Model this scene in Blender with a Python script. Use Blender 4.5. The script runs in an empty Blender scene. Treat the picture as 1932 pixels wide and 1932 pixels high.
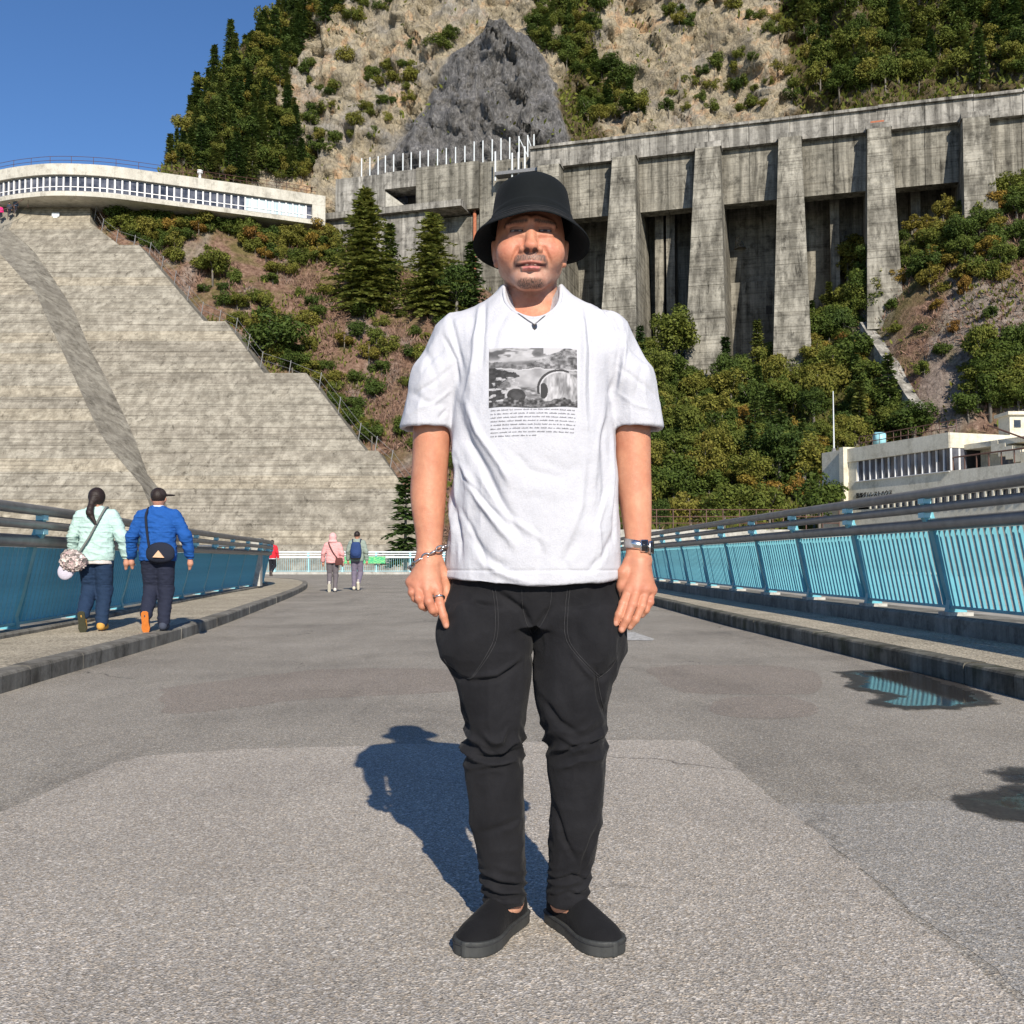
import bpy, bmesh, math, random
import numpy as np
from mathutils import Vector, Matrix
from mathutils.bvhtree import BVHTree

S = bpy.context.scene
COL = S.collection
R = math.radians
rng = np.random.default_rng(7)
random.seed(7)

# ------------------------------------------------------------------ camera
CAMZ, FPX, CX, CY, HOR = 0.86, 1900.0, 966.0, 966.0, 1056.0
PITCH = math.atan((HOR - CY) / FPX)
cam_d = bpy.data.cameras.new('camera')
cam = bpy.data.objects.new('camera', cam_d)
COL.objects.link(cam)
cam.location = (0, 0, CAMZ)
cam.rotation_euler = (math.pi / 2 + PITCH, 0, 0)
cam_d.sensor_width = 36.0
cam_d.lens = 36.0 * FPX / 1932.0
cam_d.clip_start = 0.05
cam_d.clip_end = 3000
S.camera = cam

# ------------------------------------------------------------------ sky, sun, exposure
TO_SUN = Vector((0.60, -2.87, 1.76)).normalized()
SUN_EL = math.asin(TO_SUN.z)
SUN_AZ = math.atan2(TO_SUN.x, TO_SUN.y)
world = bpy.data.worlds.new('World')
S.world = world
world.use_nodes = True
wn = world.node_tree
wn.nodes.clear()
sky = wn.nodes.new('ShaderNodeTexSky')
sky.sky_type = 'NISHITA'
sky.sun_disc = False
sky.sun_elevation = SUN_EL
sky.sun_rotation = SUN_AZ
sky.altitude = 1500
sky.air_density = 1.0
sky.dust_density = 0.1
sky.ozone_density = 3.0
bgn = wn.nodes.new('ShaderNodeBackground')
bgn.inputs['Strength'].default_value = 0.11
wo = wn.nodes.new('ShaderNodeOutputWorld')
hsv = wn.nodes.new('ShaderNodeHueSaturation')
hsv.inputs['Saturation'].default_value = 1.16
hsv.inputs['Hue'].default_value = 0.505
wn.links.new(sky.outputs[0], hsv.inputs['Color'])
wn.links.new(hsv.outputs[0], bgn.inputs[0])
wn.links.new(bgn.outputs[0], wo.inputs[0])
sun_d = bpy.data.lights.new('sun', 'SUN')
sun_d.energy = 5.0
sun_d.angle = R(0.53)
sun_d.color = (1.0, 0.915, 0.79)
sun = bpy.data.objects.new('sun', sun_d)
COL.objects.link(sun)
sun.rotation_euler = TO_SUN.to_track_quat('Z', 'Y').to_euler()
sun.location = (20, -60, 60)
S.view_settings.view_transform = 'Standard'
S.view_settings.look = 'None'
S.view_settings.gamma = 1
S.view_settings.exposure = 0.36
S.view_settings.use_curve_mapping = False
S.render.engine = 'CYCLES'
S.cycles.max_bounces = 6
S.cycles.transparent_max_bounces = 8
S.cycles.use_denoising = True

# ------------------------------------------------------------------ pixel -> point helpers (1932 px frame)
_cp, _sp = math.cos(PITCH), math.sin(PITCH)
def ray(xv, yv):
    a, b = (xv - CX) / FPX, (CY - yv) / FPX
    return Vector((a, _cp - b * _sp, _sp + b * _cp))
def at(xv, yv, Y):
    d = ray(xv, yv)
    return Vector((0, 0, CAMZ)) + d * (Y / d.y)
def gnd(xv, yv, z=0.0):
    d = ray(xv, yv)
    return Vector((0, 0, CAMZ)) + d * ((z - CAMZ) / d.z)

# ------------------------------------------------------------------ numpy noise
_perm = np.random.default_rng(3).random(4096).astype(np.float32)
def _h(i, j, k):
    return _perm[(i * 73 + j * 157 + k * 311 + (i * j) % 91 * 17 + (j * k) % 53 * 29) & 4095]
def vnoise(x, y, z):
    x, y, z = np.broadcast_arrays(np.asarray(x, np.float32), np.asarray(y, np.float32), np.asarray(z, np.float32))
    i, j, k = np.floor(x).astype(np.int64), np.floor(y).astype(np.int64), np.floor(z).astype(np.int64)
    fx, fy, fz = x - i, y - j, z - k
    fx, fy, fz = [f * f * f * (f * (f * 6 - 15) + 10) for f in (fx, fy, fz)]
    def l(a, b, t): return a + (b - a) * t
    c = l(l(l(_h(i, j, k), _h(i + 1, j, k), fx), l(_h(i, j + 1, k), _h(i + 1, j + 1, k), fx), fy),
          l(l(_h(i, j, k + 1), _h(i + 1, j, k + 1), fx), l(_h(i, j + 1, k + 1), _h(i + 1, j + 1, k + 1), fx), fy), fz)
    return c * 2 - 1
def fbm(x, y, z, oct=4, gain=0.5):
    s, a, f = 0, 1.0, 1.0
    for o in range(oct):
        s = s + a * vnoise(x * f + 13.7 * o, y * f + 5.1 * o, z * f + 9.3 * o)
        a *= gain; f *= 2.03
    return s
def ridged(x, y, z, oct=4, gain=0.55):
    s, a, f = 0, 1.0, 1.0
    for o in range(oct):
        s = s + a * (1 - 2 * np.abs(vnoise(x * f + 3.7 * o, y * f + 7.1 * o, z * f + 1.3 * o)))
        a *= gain; f *= 2.07
    return s
def facet(x, z, sc, seed, st=1.0):
    """broken rock: every cell is a tilted plane"""
    X, Z = x * sc, z * sc * st
    i0, k0 = np.floor(X).astype(np.int64), np.floor(Z).astype(np.int64)
    best = np.full(X.shape, 9.0); out = np.zeros(X.shape)
    for di in (-1, 0, 1):
        for dk in (-1, 0, 1):
            i, k = i0 + di, k0 + dk
            cx, cz = i + _h(i, k, seed), k + _h(k, i, seed + 11)
            d = (X - cx) ** 2 + (Z - cz) ** 2
            v = _h(i, k, seed + 23) * 2 - 1 + (X - cx) * (_h(i, k, seed + 31) - .5) * 2.2 + (Z - cz) * (_h(i, k, seed + 41) - .5) * 2.2
            m = d < best; best = np.where(m, d, best); out = np.where(m, v, out)
    return out
def sstep(a, b, x):
    t = np.clip((x - a) / (b - a), 0, 1)
    return t * t * (3 - 2 * t)

# ------------------------------------------------------------------ mesh / object helpers
ORG = {}
def raw_mesh(name, verts, faces, mat=None, smooth=False, cols=None):
    me = bpy.data.meshes.new(name)
    V = np.asarray(verts, np.float32).reshape(-1, 3)
    if isinstance(faces, np.ndarray):
        F = faces.astype(np.int32)
        n = F.shape[1]
        me.vertices.add(len(V)); me.vertices.foreach_set('co', V.ravel())
        me.loops.add(F.size); me.loops.foreach_set('vertex_index', F.ravel())
        me.polygons.add(len(F))
        me.polygons.foreach_set('loop_start', np.arange(0, F.size, n, dtype=np.int32))
        me.polygons.foreach_set('loop_total', np.full(len(F), n, np.int32))
        me.update(calc_edges=True)
    else:
        me.from_pydata([tuple(map(float, v)) for v in V], [], [tuple(map(int, f)) for f in faces])
    if smooth:
        me.polygons.foreach_set('use_smooth', np.ones(len(me.polygons), bool))
    if cols is not None:
        a = me.color_attributes.new('Col', 'FLOAT_COLOR', 'POINT')
        c = np.ones((len(V), 4), np.float32); c[:, :cols.shape[1]] = cols
        a.data.foreach_set('color', c.ravel())
    if mat is not None:
        me.materials.append(mat)
    return me
def link(name, data, parent=None, world_org=None):
    o = bpy.data.objects.new(name, data)
    COL.objects.link(o)
    if parent is not None:
        o.parent = parent
    return o
def tag(o, label=None, cat=None, group=None, kind=None):
    if label: o['label'] = label
    if cat: o['category'] = cat
    if group: o['group'] = group
    if kind: o['kind'] = kind
    return o
def thing(name, label, cat, loc=(0, 0, 0), group=None, rz=0.0):
    o = link(name, None)
    o.empty_display_size = 0.2
    o.location = loc; o.rotation_euler = (0, 0, rz)
    ORG[o.name] = Vector(loc)
    return tag(o, label, cat, group)
def part(name, verts, faces, mat, parent=None, smooth=False, cols=None, label=None):
    """a mesh given in world coordinates, stored relative to its parent's origin"""
    V = np.asarray(verts, np.float32).reshape(-1, 3)
    org = Vector((0, 0, 0))
    if parent is not None:
        org = ORG.get(parent.name, Vector((0, 0, 0)))
        V = V - np.array(org, np.float32)
    o = link(name, raw_mesh(name, V, faces, mat, smooth, cols), parent)
    ORG[o.name] = org
    if label: o['label'] = label
    return o
class MB:
    """collects boxes, tubes, sheets into one mesh"""
    def __init__(s): s.v = []; s.f = []
    def add(s, V, F):
        b = len(s.v); s.v += [tuple(p) for p in V]; s.f += [tuple(i + b for i in f) for f in F]; return s
    def box(s, x0, x1, y0, y1, z0, z1):
        V = [(x, y, z) for z in (z0, z1) for y in (y0, y1) for x in (x0, x1)]
        return s.add(V, [(0, 2, 3, 1), (4, 5, 7, 6), (0, 1, 5, 4), (2, 6, 7, 3), (0, 4, 6, 2), (1, 3, 7, 5)])
    def obox(s, o, ux, uy, uz, x0, x1, y0, y1, z0, z1):
        o, ux, uy, uz = map(Vector, (o, ux, uy, uz))
        V = [o + ux * x + uy * y + uz * z for z in (z0, z1) for y in (y0, y1) for x in (x0, x1)]
        return s.add(V, [(0, 2, 3, 1), (4, 5, 7, 6), (0, 1, 5, 4), (2, 6, 7, 3), (0, 4, 6, 2), (1, 3, 7, 5)])
    def hexa(s, P):
        """8 points: bottom 4 ccw, top 4 ccw"""
        return s.add(P, [(3, 2, 1, 0), (4, 5, 6, 7), (0, 1, 5, 4), (1, 2, 6, 5), (2, 3, 7, 6), (3, 0, 4, 7)])
    def tube(s, pts, r, n=8, cap=True):
        pts = [Vector(p) for p in pts]
        rs = r if hasattr(r, '__len__') else [r] * len(pts)
        rings = []
        up = Vector((0, 0, 1))
        for i, p in enumerate(pts):
            t = (pts[min(i + 1, len(pts) - 1)] - pts[max(i - 1, 0)]).normalized()
            a = t.cross(up if abs(t.z) < 0.95 else Vector((1, 0, 0))).normalized(); b = a.cross(t)
            rings.append([p + (a * math.cos(2 * math.pi * k / n) + b * math.sin(2 * math.pi * k / n)) * rs[i] for k in range(n)])
        b0 = len(s.v)
        for rg in rings: s.v += [tuple(q) for q in rg]
        for i in range(len(pts) - 1):
            for k in range(n):
                s.f.append((b0 + i * n + k, b0 + i * n + (k + 1) % n, b0 + (i + 1) * n + (k + 1) % n, b0 + (i + 1) * n + k))
        if cap:
            s.f.append(tuple(b0 + k for k in range(n))[::-1]); s.f.append(tuple(b0 + (len(pts) - 1) * n + k for k in range(n)))
        return s
    def sweep(s, path, prof, closed=True):
        """path: list of (point, right, up); prof: list of (r, u)"""
        b0 = len(s.v); n = len(prof)
        for p, rr, uu in path:
            for (a, b) in prof: s.v.append(tuple(Vector(p) + Vector(rr) * a + Vector(uu) * b))
        m = n if closed else n - 1
        for i in range(len(path) - 1):
            for k in range(m):
                s.f.append((b0 + i * n + k, b0 + (i + 1) * n + k, b0 + (i + 1) * n + (k + 1) % n, b0 + i * n + (k + 1) % n))
        if closed:
            s.f.append(tuple(b0 + k for k in range(n))); s.f.append(tuple(b0 + (len(path) - 1) * n + k for k in range(n))[::-1])
        return s
    def build(s, name, mat, parent=None, smooth=False, label=None):
        return part(name, s.v, s.f, mat, parent, smooth, None, label)
def grid_faces(nu, nv, wrap=False):
    i = np.arange(nu - 1)[:, None]; m = nv if wrap else nv - 1
    j = np.arange(m)[None, :]
    j2 = (j + 1) % nv
    return np.stack([i * nv + j, (i + 1) * nv + j, (i + 1) * nv + j2, i * nv + j2], -1).reshape(-1, 4)
def copy_tree(root, loc, rz=0.0, sc=(1, 1, 1), label=None, rx=0.0):
    r = root.copy(); COL.objects.link(r)
    r.location = loc; r.rotation_euler = (rx, 0, rz); r.scale = sc
    if label: r['label'] = label
    for ch in root.children:
        c = ch.copy(); COL.objects.link(c); c.parent = r
    return r

# ------------------------------------------------------------------ material helpers
def srgb(r, g, b):
    return tuple(((c / 255) / 12.92 if c / 255 <= 0.04045 else ((c / 255 + 0.055) / 1.055) ** 2.4) for c in (r, g, b))
class NT:
    def __init__(s, name):
        s.m = bpy.data.materials.new(name); s.m.use_nodes = True
        s.t = s.m.node_tree; s.t.nodes.clear()
        s.out = s.t.nodes.new('ShaderNodeOutputMaterial')
        s.b = s.t.nodes.new('ShaderNodeBsdfPrincipled')
        s.t.links.new(s.b.outputs[0], s.out.inputs[0])
    def n(s, ty, **kw):
        nd = s.t.nodes.new(ty)
        for k, v in kw.items(): setattr(nd, k, v)
        return nd
    def l(s, a, b): s.t.links.new(a, b)
    def set(s, node, name, val):
        if isinstance(val, bpy.types.NodeSocket): s.l(val, node.inputs[name])
        elif isinstance(val, (tuple, list)) and len(val) == 3 and node.inputs[name].type == 'RGBA': node.inputs[name].default_value = (*val, 1)
        else: node.inputs[name].default_value = val
    def coords(s, kind='Object', scale=(1, 1, 1), rot=(0, 0, 0)):
        tc = s.n('ShaderNodeTexCoord'); mp = s.n('ShaderNodeMapping')
        s.l(tc.outputs[kind], mp.inputs[0])
        mp.inputs['Scale'].default_value = scale; mp.inputs['Rotation'].default_value = rot
        return mp.outputs[0]
    def noise(s, vec, scale=1.0, detail=4, rough=0.55, dist=0.0):
        nd = s.n('ShaderNodeTexNoise'); s.l(vec, nd.inputs['Vector'])
        nd.inputs['Scale'].default_value = scale; nd.inputs['Detail'].default_value = detail
        nd.inputs['Roughness'].default_value = rough; nd.inputs['Distortion'].default_value = dist
        return nd.outputs[0]
    def voro(s, vec, scale=1.0, feature='F1', out='Distance', rnd=1.0):
        nd = s.n('ShaderNodeTexVoronoi', feature=feature); s.l(vec, nd.inputs['Vector'])
        nd.inputs['Scale'].default_value = scale; nd.inputs['Randomness'].default_value = rnd
        return nd.outputs[out]
    def ramp(s, fac, stops, interp='LINEAR'):
        nd = s.n('ShaderNodeValToRGB'); s.l(fac, nd.inputs[0]); cr = nd.color_ramp; cr.interpolation = interp
        while len(cr.elements) < len(stops): cr.elements.new(0.5)
        for e, (p, c) in zip(cr.elements, stops):
            e.position = p; e.color = (*c, 1) if isinstance(c, (tuple, list)) else (c, c, c, 1)
        return nd.outputs[0]
    def mix(s, fac, a, b, mode='MIX'):
        nd = s.n('ShaderNodeMix', data_type='RGBA', blend_type=mode)
        for k, v in ((0, fac), (6, a), (7, b)):
            if isinstance(v, bpy.types.NodeSocket): s.l(v, nd.inputs[k])
            elif isinstance(v, (tuple, list)): nd.inputs[k].default_value = (*v, 1)
            elif k == 0: nd.inputs[k].default_value = v
            else: nd.inputs[k].default_value = (v, v, v, 1)
        return nd.outputs[2]
    def math(s, op, a, b=0.0, clamp=False):
        nd = s.n('ShaderNodeMath', operation=op, use_clamp=clamp)
        for k, v in ((0, a), (1, b)):
            if isinstance(v, bpy.types.NodeSocket): s.l(v, nd.inputs[k])
            else: nd.inputs[k].default_value = v
        return nd.outputs[0]
    def bump(s, h, strength=0.5, dist=0.01, nrm=None):
        nd = s.n('ShaderNodeBump'); s.l(h, nd.inputs['Height'])
        nd.inputs['Strength'].default_value = strength; nd.inputs['Distance'].default_value = dist
        if nrm is not None: s.l(nrm, nd.inputs['Normal'])
        return nd.outputs[0]
    def attr(s, name='Col'):
        nd = s.n('ShaderNodeAttribute', attribute_name=name); return nd.outputs['Color']
    def fin(s, col=None, rough=0.8, spec=None, metal=None, normal=None, **kw):
        if col is not None: s.set(s.b, 'Base Color', col)
        s.set(s.b, 'Roughness', rough)
        if spec is not None: s.set(s.b, 'Specular IOR Level', spec)
        if metal is not None: s.set(s.b, 'Metallic', metal)
        if normal is not None: s.l(normal, s.b.inputs['Normal'])
        for k, v in kw.items(): s.set(s.b, k, v)
        return s.m
def mk(name, c1, c2, scale=5.0, rough=0.8, bump=0.0, bdist=0.01, detail=4, stretch=(1, 1, 1), lo=0.3, hi=0.7, spec=0.3, metal=0.0, kind='Object'):
    t = NT(name); v = t.coords(kind, stretch); nz = t.noise(v, scale, detail)
    col = t.ramp(nz, [(lo, c1), (hi, c2)])
    nr = t.bump(t.noise(v, scale * 4, 3), bump, bdist) if bump > 0 else None
    return t.fin(col, rough, spec, metal, nr)
# ================================================================== MATERIALS OF THE SETTING
def asphalt(name, dark, mid, light, wear=1.0):
    t = NT(name); v = t.coords()
    cell = t.n('ShaderNodeTexVoronoi'); t.l(v, cell.inputs['Vector']); cell.inputs['Scale'].default_value = 165
    cell2 = t.n('ShaderNodeTexVoronoi'); t.l(v, cell2.inputs['Vector']); cell2.inputs['Scale'].default_value = 260
    sep = t.n('ShaderNodeSeparateColor'); t.l(cell.outputs['Color'], sep.inputs[0])
    sep2 = t.n('ShaderNodeSeparateColor'); t.l(cell2.outputs['Color'], sep2.inputs[0])
    stone = t.ramp(sep.outputs[0], [(0.0, dark), (0.35, mid), (0.75, mid), (0.9, light), (1.0, tuple(min(1, c * 1.45) for c in light))])
    grit = t.ramp(sep2.outputs[1], [(0.0, tuple(c * 0.6 for c in dark)), (0.5, mid), (1.0, light)])
    col = t.mix(0.5, stone, grit)
    tint = t.ramp(sep.outputs[2], [(0.0, (1.12, 1.0, 0.86)), (0.5, (1, 1, 1)), (1.0, (0.95, 0.98, 1.06))])
    col = t.mix(0.7, col, tint, 'MULTIPLY')
    big = t.noise(v, 0.55, 5, 0.6)
    col = t.mix(1.0, col, t.ramp(big, [(0.28, tuple([1 - 0.30 * wear] * 3)), (0.5, (1, 0.995, 0.985)), (0.72, tuple([1 + 0.14 * wear] * 3))]), 'MULTIPLY')
    st = t.noise(t.coords('Object', (1.0, 0.35, 1)), 2.2, 6, 0.65)
    col = t.mix(1.0, col, t.ramp(st, [(0.3, tuple([1 - 0.16 * wear] * 3)), (0.55, 1.0)]), 'MULTIPLY')
    wv = t.coords('Object', (1, 1, 1)); wn2 = t.noise(wv, 1.6, 4, .6)
    mv = t.n('ShaderNodeVectorMath', operation='ADD'); sc2 = t.n('ShaderNodeVectorMath', operation='SCALE'); cn = t.n('ShaderNodeTexNoise'); t.l(wv, cn.inputs['Vector']); cn.inputs['Scale'].default_value = 2.4; cn.inputs['Detail'].default_value = 5
    t.l(cn.outputs['Color'], sc2.inputs[0]); sc2.inputs['Scale'].default_value = .55; t.l(wv, mv.inputs[0]); t.l(sc2.outputs[0], mv.inputs[1])
    crk = t.voro(mv.outputs[0], .62, 'DISTANCE_TO_EDGE')
    cm_ = t.math('MULTIPLY', t.ramp(crk, [(0.0, 1.0), (0.007, 0.0)]), t.ramp(t.noise(wv, .33, 3), [(0.50, 0.0), (0.60, 0.75)]))
    col = t.mix(cm_, col, (0.035, 0.031, 0.027))
    oil = t.ramp(t.noise(t.coords('Object', (1.6, .5, 1)), .8, 6, .7), [(0.56, 1.0), (0.72, 0.72)]); col = t.mix(1.0, col, oil, 'MULTIPLY')
    h = t.math('ADD', t.math('MULTIPLY', cell.outputs['Distance'], 0.6), t.math('MULTIPLY', cell2.outputs['Distance'], 0.4))
    return t.fin(col, 0.88, 0.25, 0, t.bump(h, 0.55, 0.006))
M = {}
M['asphalt'] = asphalt('asphalt_old', (0.125, 0.115, 0.098), (0.265, 0.245, 0.210), (0.52, 0.485, 0.42), 0.95)
M['asphalt_patch'] = asphalt('asphalt_patch', (0.175, 0.158, 0.134), (0.37, 0.337, 0.290), (0.68, 0.625, 0.545), 0.6)
def pebbled(name, a, b, c, scale=75):
    t = NT(name); v = t.coords()
    ce = t.n('ShaderNodeTexVoronoi'); t.l(v, ce.inputs['Vector']); ce.inputs['Scale'].default_value = scale
    sp = t.n('ShaderNodeSeparateColor'); t.l(ce.outputs['Color'], sp.inputs[0])
    col = t.ramp(sp.outputs[0], [(0, a), (0.5, b), (1, c)])
    col = t.mix(1.0, col, t.ramp(t.noise(v, 1.3, 5), [(0.3, 0.72), (0.65, 1.05)]), 'MULTIPLY')
    return t.fin(col, 0.9, 0.2, 0, t.bump(ce.outputs['Distance'], 0.6, 0.008))
M['pebble'] = pebbled('exposed_aggregate', (0.20, 0.175, 0.135), (0.40, 0.35, 0.265), (0.62, 0.55, 0.42))
def concrete(name, c1, c2, dark, streak=0.5, fine=6.0, bumpd=0.02, sc=1.0, lines=0.0, moss=None, blotw=0.75):
    t = NT(name); v = t.coords()
    base = t.ramp(t.noise(v, 0.35 * sc, 6, 0.62), [(0.3, c1), (0.68, c2)])
    sv = t.coords('Object', (1.4 * sc, 1.4 * sc, 0.07 * sc))
    s1 = t.ramp(t.noise(sv, 1.0, 5, 0.65), [(0.42, dark), (0.62, (1, 1, 1))])
    base = t.mix(streak, base, s1, 'MULTIPLY')
    drip = t.ramp(t.noise(t.coords('Object', (1.7 * sc, 1.7 * sc, 0.2 * sc)), 1.0, 7, 0.75, 0.6), [(0.33, tuple(0.6 * x for x in dark)), (0.45, (1, 1, 1))])
    base = t.mix(min(1, streak * 1.25), base, drip, 'MULTIPLY')
    blot = t.ramp(t.noise(v, 1.1 * sc, 7, 0.7), [(0.34, tuple(0.55 * x + 0.2 for x in dark)), (0.5, (1, 1, 1))])
    base = t.mix(blotw, base, blot, 'MULTIPLY')
    if lines > 0:
        hv = t.coords('Object', (0.07 * sc, 0.07 * sc, 6.0 * sc))
        hl = t.ramp(t.noise(hv, 1.0, 5, 0.72), [(0.36, (0.50, 0.48, 0.45)), (0.48, (1, 1, 1)), (0.62, (1.12, 1.11, 1.08))])
        base = t.mix(lines, base, hl, 'MULTIPLY')
    if moss is not None:
        base = t.mix(t.ramp(t.noise(v, 0.8 * sc, 5), [(0.52, 0.0), (0.7, 0.8)]), base, moss)
    fn = t.noise(v, fine, 5, 0.6)
    base = t.mix(0.5, base, t.ramp(fn, [(0.3, 0.7), (0.7, 1.15)]), 'MULTIPLY')
    return t.fin(base, 0.9, 0.2, 0, t.bump(fn, 0.5, bumpd))
M['kerb'] = concrete('kerb_concrete', (0.16, 0.15, 0.13), (0.31, 0.295, 0.26), (0.35, 0.33, 0.30), 0.4, 28, 0.006, 4.0)
M['kerb_mossy'] = concrete('kerb_concrete_mossy', (0.10, 0.095, 0.08), (0.25, 0.24, 0.2), (0.25, 0.24, 0.21), 0.6, 28, 0.006, 4.0, moss=(0.035, 0.04, 0.018))
M['plinth'] = concrete('plinth_concrete', (0.38, 0.37, 0.33), (0.52, 0.51, 0.47), (0.6, 0.58, 0.55), 0.3, 30, 0.004, 4.0)
M['apron'] = concrete('apron_concrete', (0.34, 0.32, 0.27), (0.46, 0.43, 0.37), (0.5, 0.48, 0.45), 0.1, 9, 0.01)
def painted(name, c, var=0.12, rough=0.45):
    t = NT(name); v = t.coords()
    col = t.mix(1.0, c, t.ramp(t.noise(v, 3.0, 6, 0.65), [(0.3, 1 - var * 1.6), (0.7, 1 + var)]), 'MULTIPLY')
    return t.fin(col, rough, 0.4, 0, t.bump(t.noise(v, 60, 2), 0.15, 0.002))
M['rail_blue'] = painted('rail_blue_paint', (0.125, 0.385, 0.46), 0.2)
M['rail_pale'] = painted('rail_pale_blue_paint', (0.30, 0.60, 0.68), 0.08)
M['rail_grey'] = mk('handrail_aluminium', (0.17, 0.168, 0.165), (0.26, 0.255, 0.25), 6, 0.42, 0.1, 0.002, 4, (1, 1, 1), 0.3, 0.7, 0.5, 0.35)
M['rail_white'] = painted('rail_white_paint', (0.62, 0.66, 0.68), 0.06)
M['joint'] = mk('dark_joint', (0.03, 0.028, 0.025), (0.06, 0.055, 0.05), 5)
M['white_paint'] = mk('road_paint_white', (0.26, 0.25, 0.23), (0.56, 0.55, 0.52), 22, 0.85, 0.3, 0.003, 8, (1, 1, 1), 0.38, 0.62)

# ================================================================== GROUND, ROAD, PAVEMENTS
def poly_sheet(name, pts, z, mat, parent=None, kind='structure', res=None):
    bm = bmesh.new()
    vs = [bm.verts.new((p[0], p[1], z)) for p in pts]
    bm.faces.new(vs)
    bmesh.ops.triangulate(bm, faces=bm.faces[:])
    bmesh.ops.recalc_face_normals(bm, faces=bm.faces[:])
    if bm.faces[:] and bm.faces[0].normal.z < 0:
        bmesh.ops.reverse_faces(bm, faces=bm.faces[:])
    me = bpy.data.meshes.new(name); bm.to_mesh(me); bm.free(); me.materials.append(mat)
    o = link(name, me, parent); ORG[o.name] = Vector((0, 0, 0))
    if parent is None: o['kind'] = kind
    return o
poly_sheet('ground', [(-900, -300), (900, -300), (900, 1500), (-900, 1500)], -0.06, M['apron'])

def catmull(P, n=12):
    P = [np.array(p, float) for p in P]; out = []
    for i in range(len(P) - 1):
        p0, p1, p2, p3 = P[max(i - 1, 0)], P[i], P[i + 1], P[min(i + 2, len(P) - 1)]
        for k in range(n):
            t = k / n
            out.append(0.5 * ((2 * p1) + (-p0 + p2) * t + (2 * p0 - 5 * p1 + 4 * p2 - p3) * t * t + (-p0 + 3 * p1 - 3 * p2 + p3) * t ** 3))
    out.append(P[-1]); return np.array(out)
def resample(P, step):
    P = np.asarray(P, float); d = np.r_[0, np.cumsum(np.linalg.norm(np.diff(P, axis=0), axis=1))]
    n = int(d[-1] / step); s = np.arange(n + 1) * step
    return np.stack([np.interp(s, d, P[:, k]) for k in range(P.shape[1])], 1)
def offset(P, d):
    T = np.gradient(P, axis=0); T /= np.linalg.norm(T, axis=1)[:, None]
    return P + np.stack([-T[:, 1], T[:, 0]], 1) * d          # d > 0: to the left of travel

LK = catmull([(-2.55, -6), (-2.85, 0), (-3.28, 6.46), (-3.66, 11.8), (-4.35, 17.6), (-5.3, 24.8), (-6.2, 30.5), (-7.3, 35.5), (-9.0, 40), (-12, 43.5), (-17, 46), (-24, 47)])
RK = catmull([(3.55, -6), (3.35, 0), (3.15, 6.2), (3.02, 9), (2.8, 13.5), (2.65, 19.9), (2.45, 28), (2.2, 40), (2.1, 50), (3, 56), (6, 57.4)])
LR = catmull([(-3.95, -6), (-4.2, 0), (-4.6, 6), (-5.02, 11.1), (-5.42, 14), (-5.88, 18), (-6.33, 22), (-6.72, 26), (-7.28, 29.5), (-8.2, 32.0), (-9.9, 34.6), (-12.4, 37), (-16, 39.6), (-24, 40.5)])
RR = catmull([(4.75, -6), (4.6, 0), (4.47, 6), (4.34, 10.1), (4.13, 14.1), (3.95, 18.7), (3.75, 27), (3.55, 40), (3.6, 50), (5.0, 54.5)])
road = poly_sheet('road', [tuple(p) for p in LK] + [(-60, 47), (-60, 59.2), (30, 59.2), (30, 57.4)] + [tuple(p) for p in RK[::-1]], 0.0, M['asphalt'])
_pp = [tuple(gnd(x, y)[:2]) for x, y in
    [(-380, 1640), (-60, 1556), (60, 1508), (150, 1468), (220, 1440), (290, 1427), (430, 1416), (640, 1409), (880, 1402), (1100, 1399), (1250, 1397), (1318, 1399),
     (1362, 1432), (1404, 1462), (1450, 1500), (1490, 1530), (1540, 1572), (1600, 1622), (1690, 1702), (1760, 1762), (1850, 1842), (1960, 1930), (2300, 2250)]] + [(0.75, 0.35), (-0.75, 0.35), (-2.0, 1.6)]
_pq = resample(np.array(_pp + [_pp[0]]), 0.03)[:-1]
_pq = _pq + np.stack([0.016 * fbm(_pq[:, 0] * 7, _pq[:, 1] * 7, 0.3, 4), 0.016 * fbm(_pq[:, 0] * 7, _pq[:, 1] * 7, 9.3, 4)], 1)
poly_sheet('road_patch', [tuple(q) for q in _pq], 0.004, M['asphalt_patch'])
M['asphalt_worn'] = asphalt('asphalt_worn', (0.115, 0.10, 0.085), (0.235, 0.208, 0.178), (0.45, 0.40, 0.345), 0.6)
M['asphalt_grey'] = asphalt('asphalt_grey', (0.14, 0.132, 0.118), (0.30, 0.285, 0.255), (0.55, 0.52, 0.47), 0.5)
for _o, _m in (([(1215, 1262), (1300, 1255), (1480, 1258), (1545, 1275), (1540, 1305), (1450, 1312), (1330, 1308), (1270, 1300)], 'asphalt_worn'), ([(1350, 1318), (1480, 1314), (1545, 1330), (1520, 1352), (1400, 1356), (1340, 1340)], 'asphalt_worn'),
               ([(1480, 1525), (1700, 1512), (1960, 1520), (2250, 1700), (2300, 2180), (1990, 1930), (1700, 1700)], 'asphalt_grey'), ([(300, 1300), (620, 1262), (900, 1268), (880, 1300), (560, 1322), (330, 1345)], 'asphalt_worn')):
    _c = catmull([tuple(gnd(x, y)[:2]) for x, y in _o] + [tuple(gnd(*_o[0])[:2])], 14)[:-1]
    _c = _c + np.stack([.03 * fbm(_c[:, 0] * 4, _c[:, 1] * 4, .3, 4), .05 * fbm(_c[:, 0] * 4, _c[:, 1] * 4, 9.3, 4)], 1)
    poly_sheet('road_patch', [tuple(q) for q in _c], 0.0009, M[_m])
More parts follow.
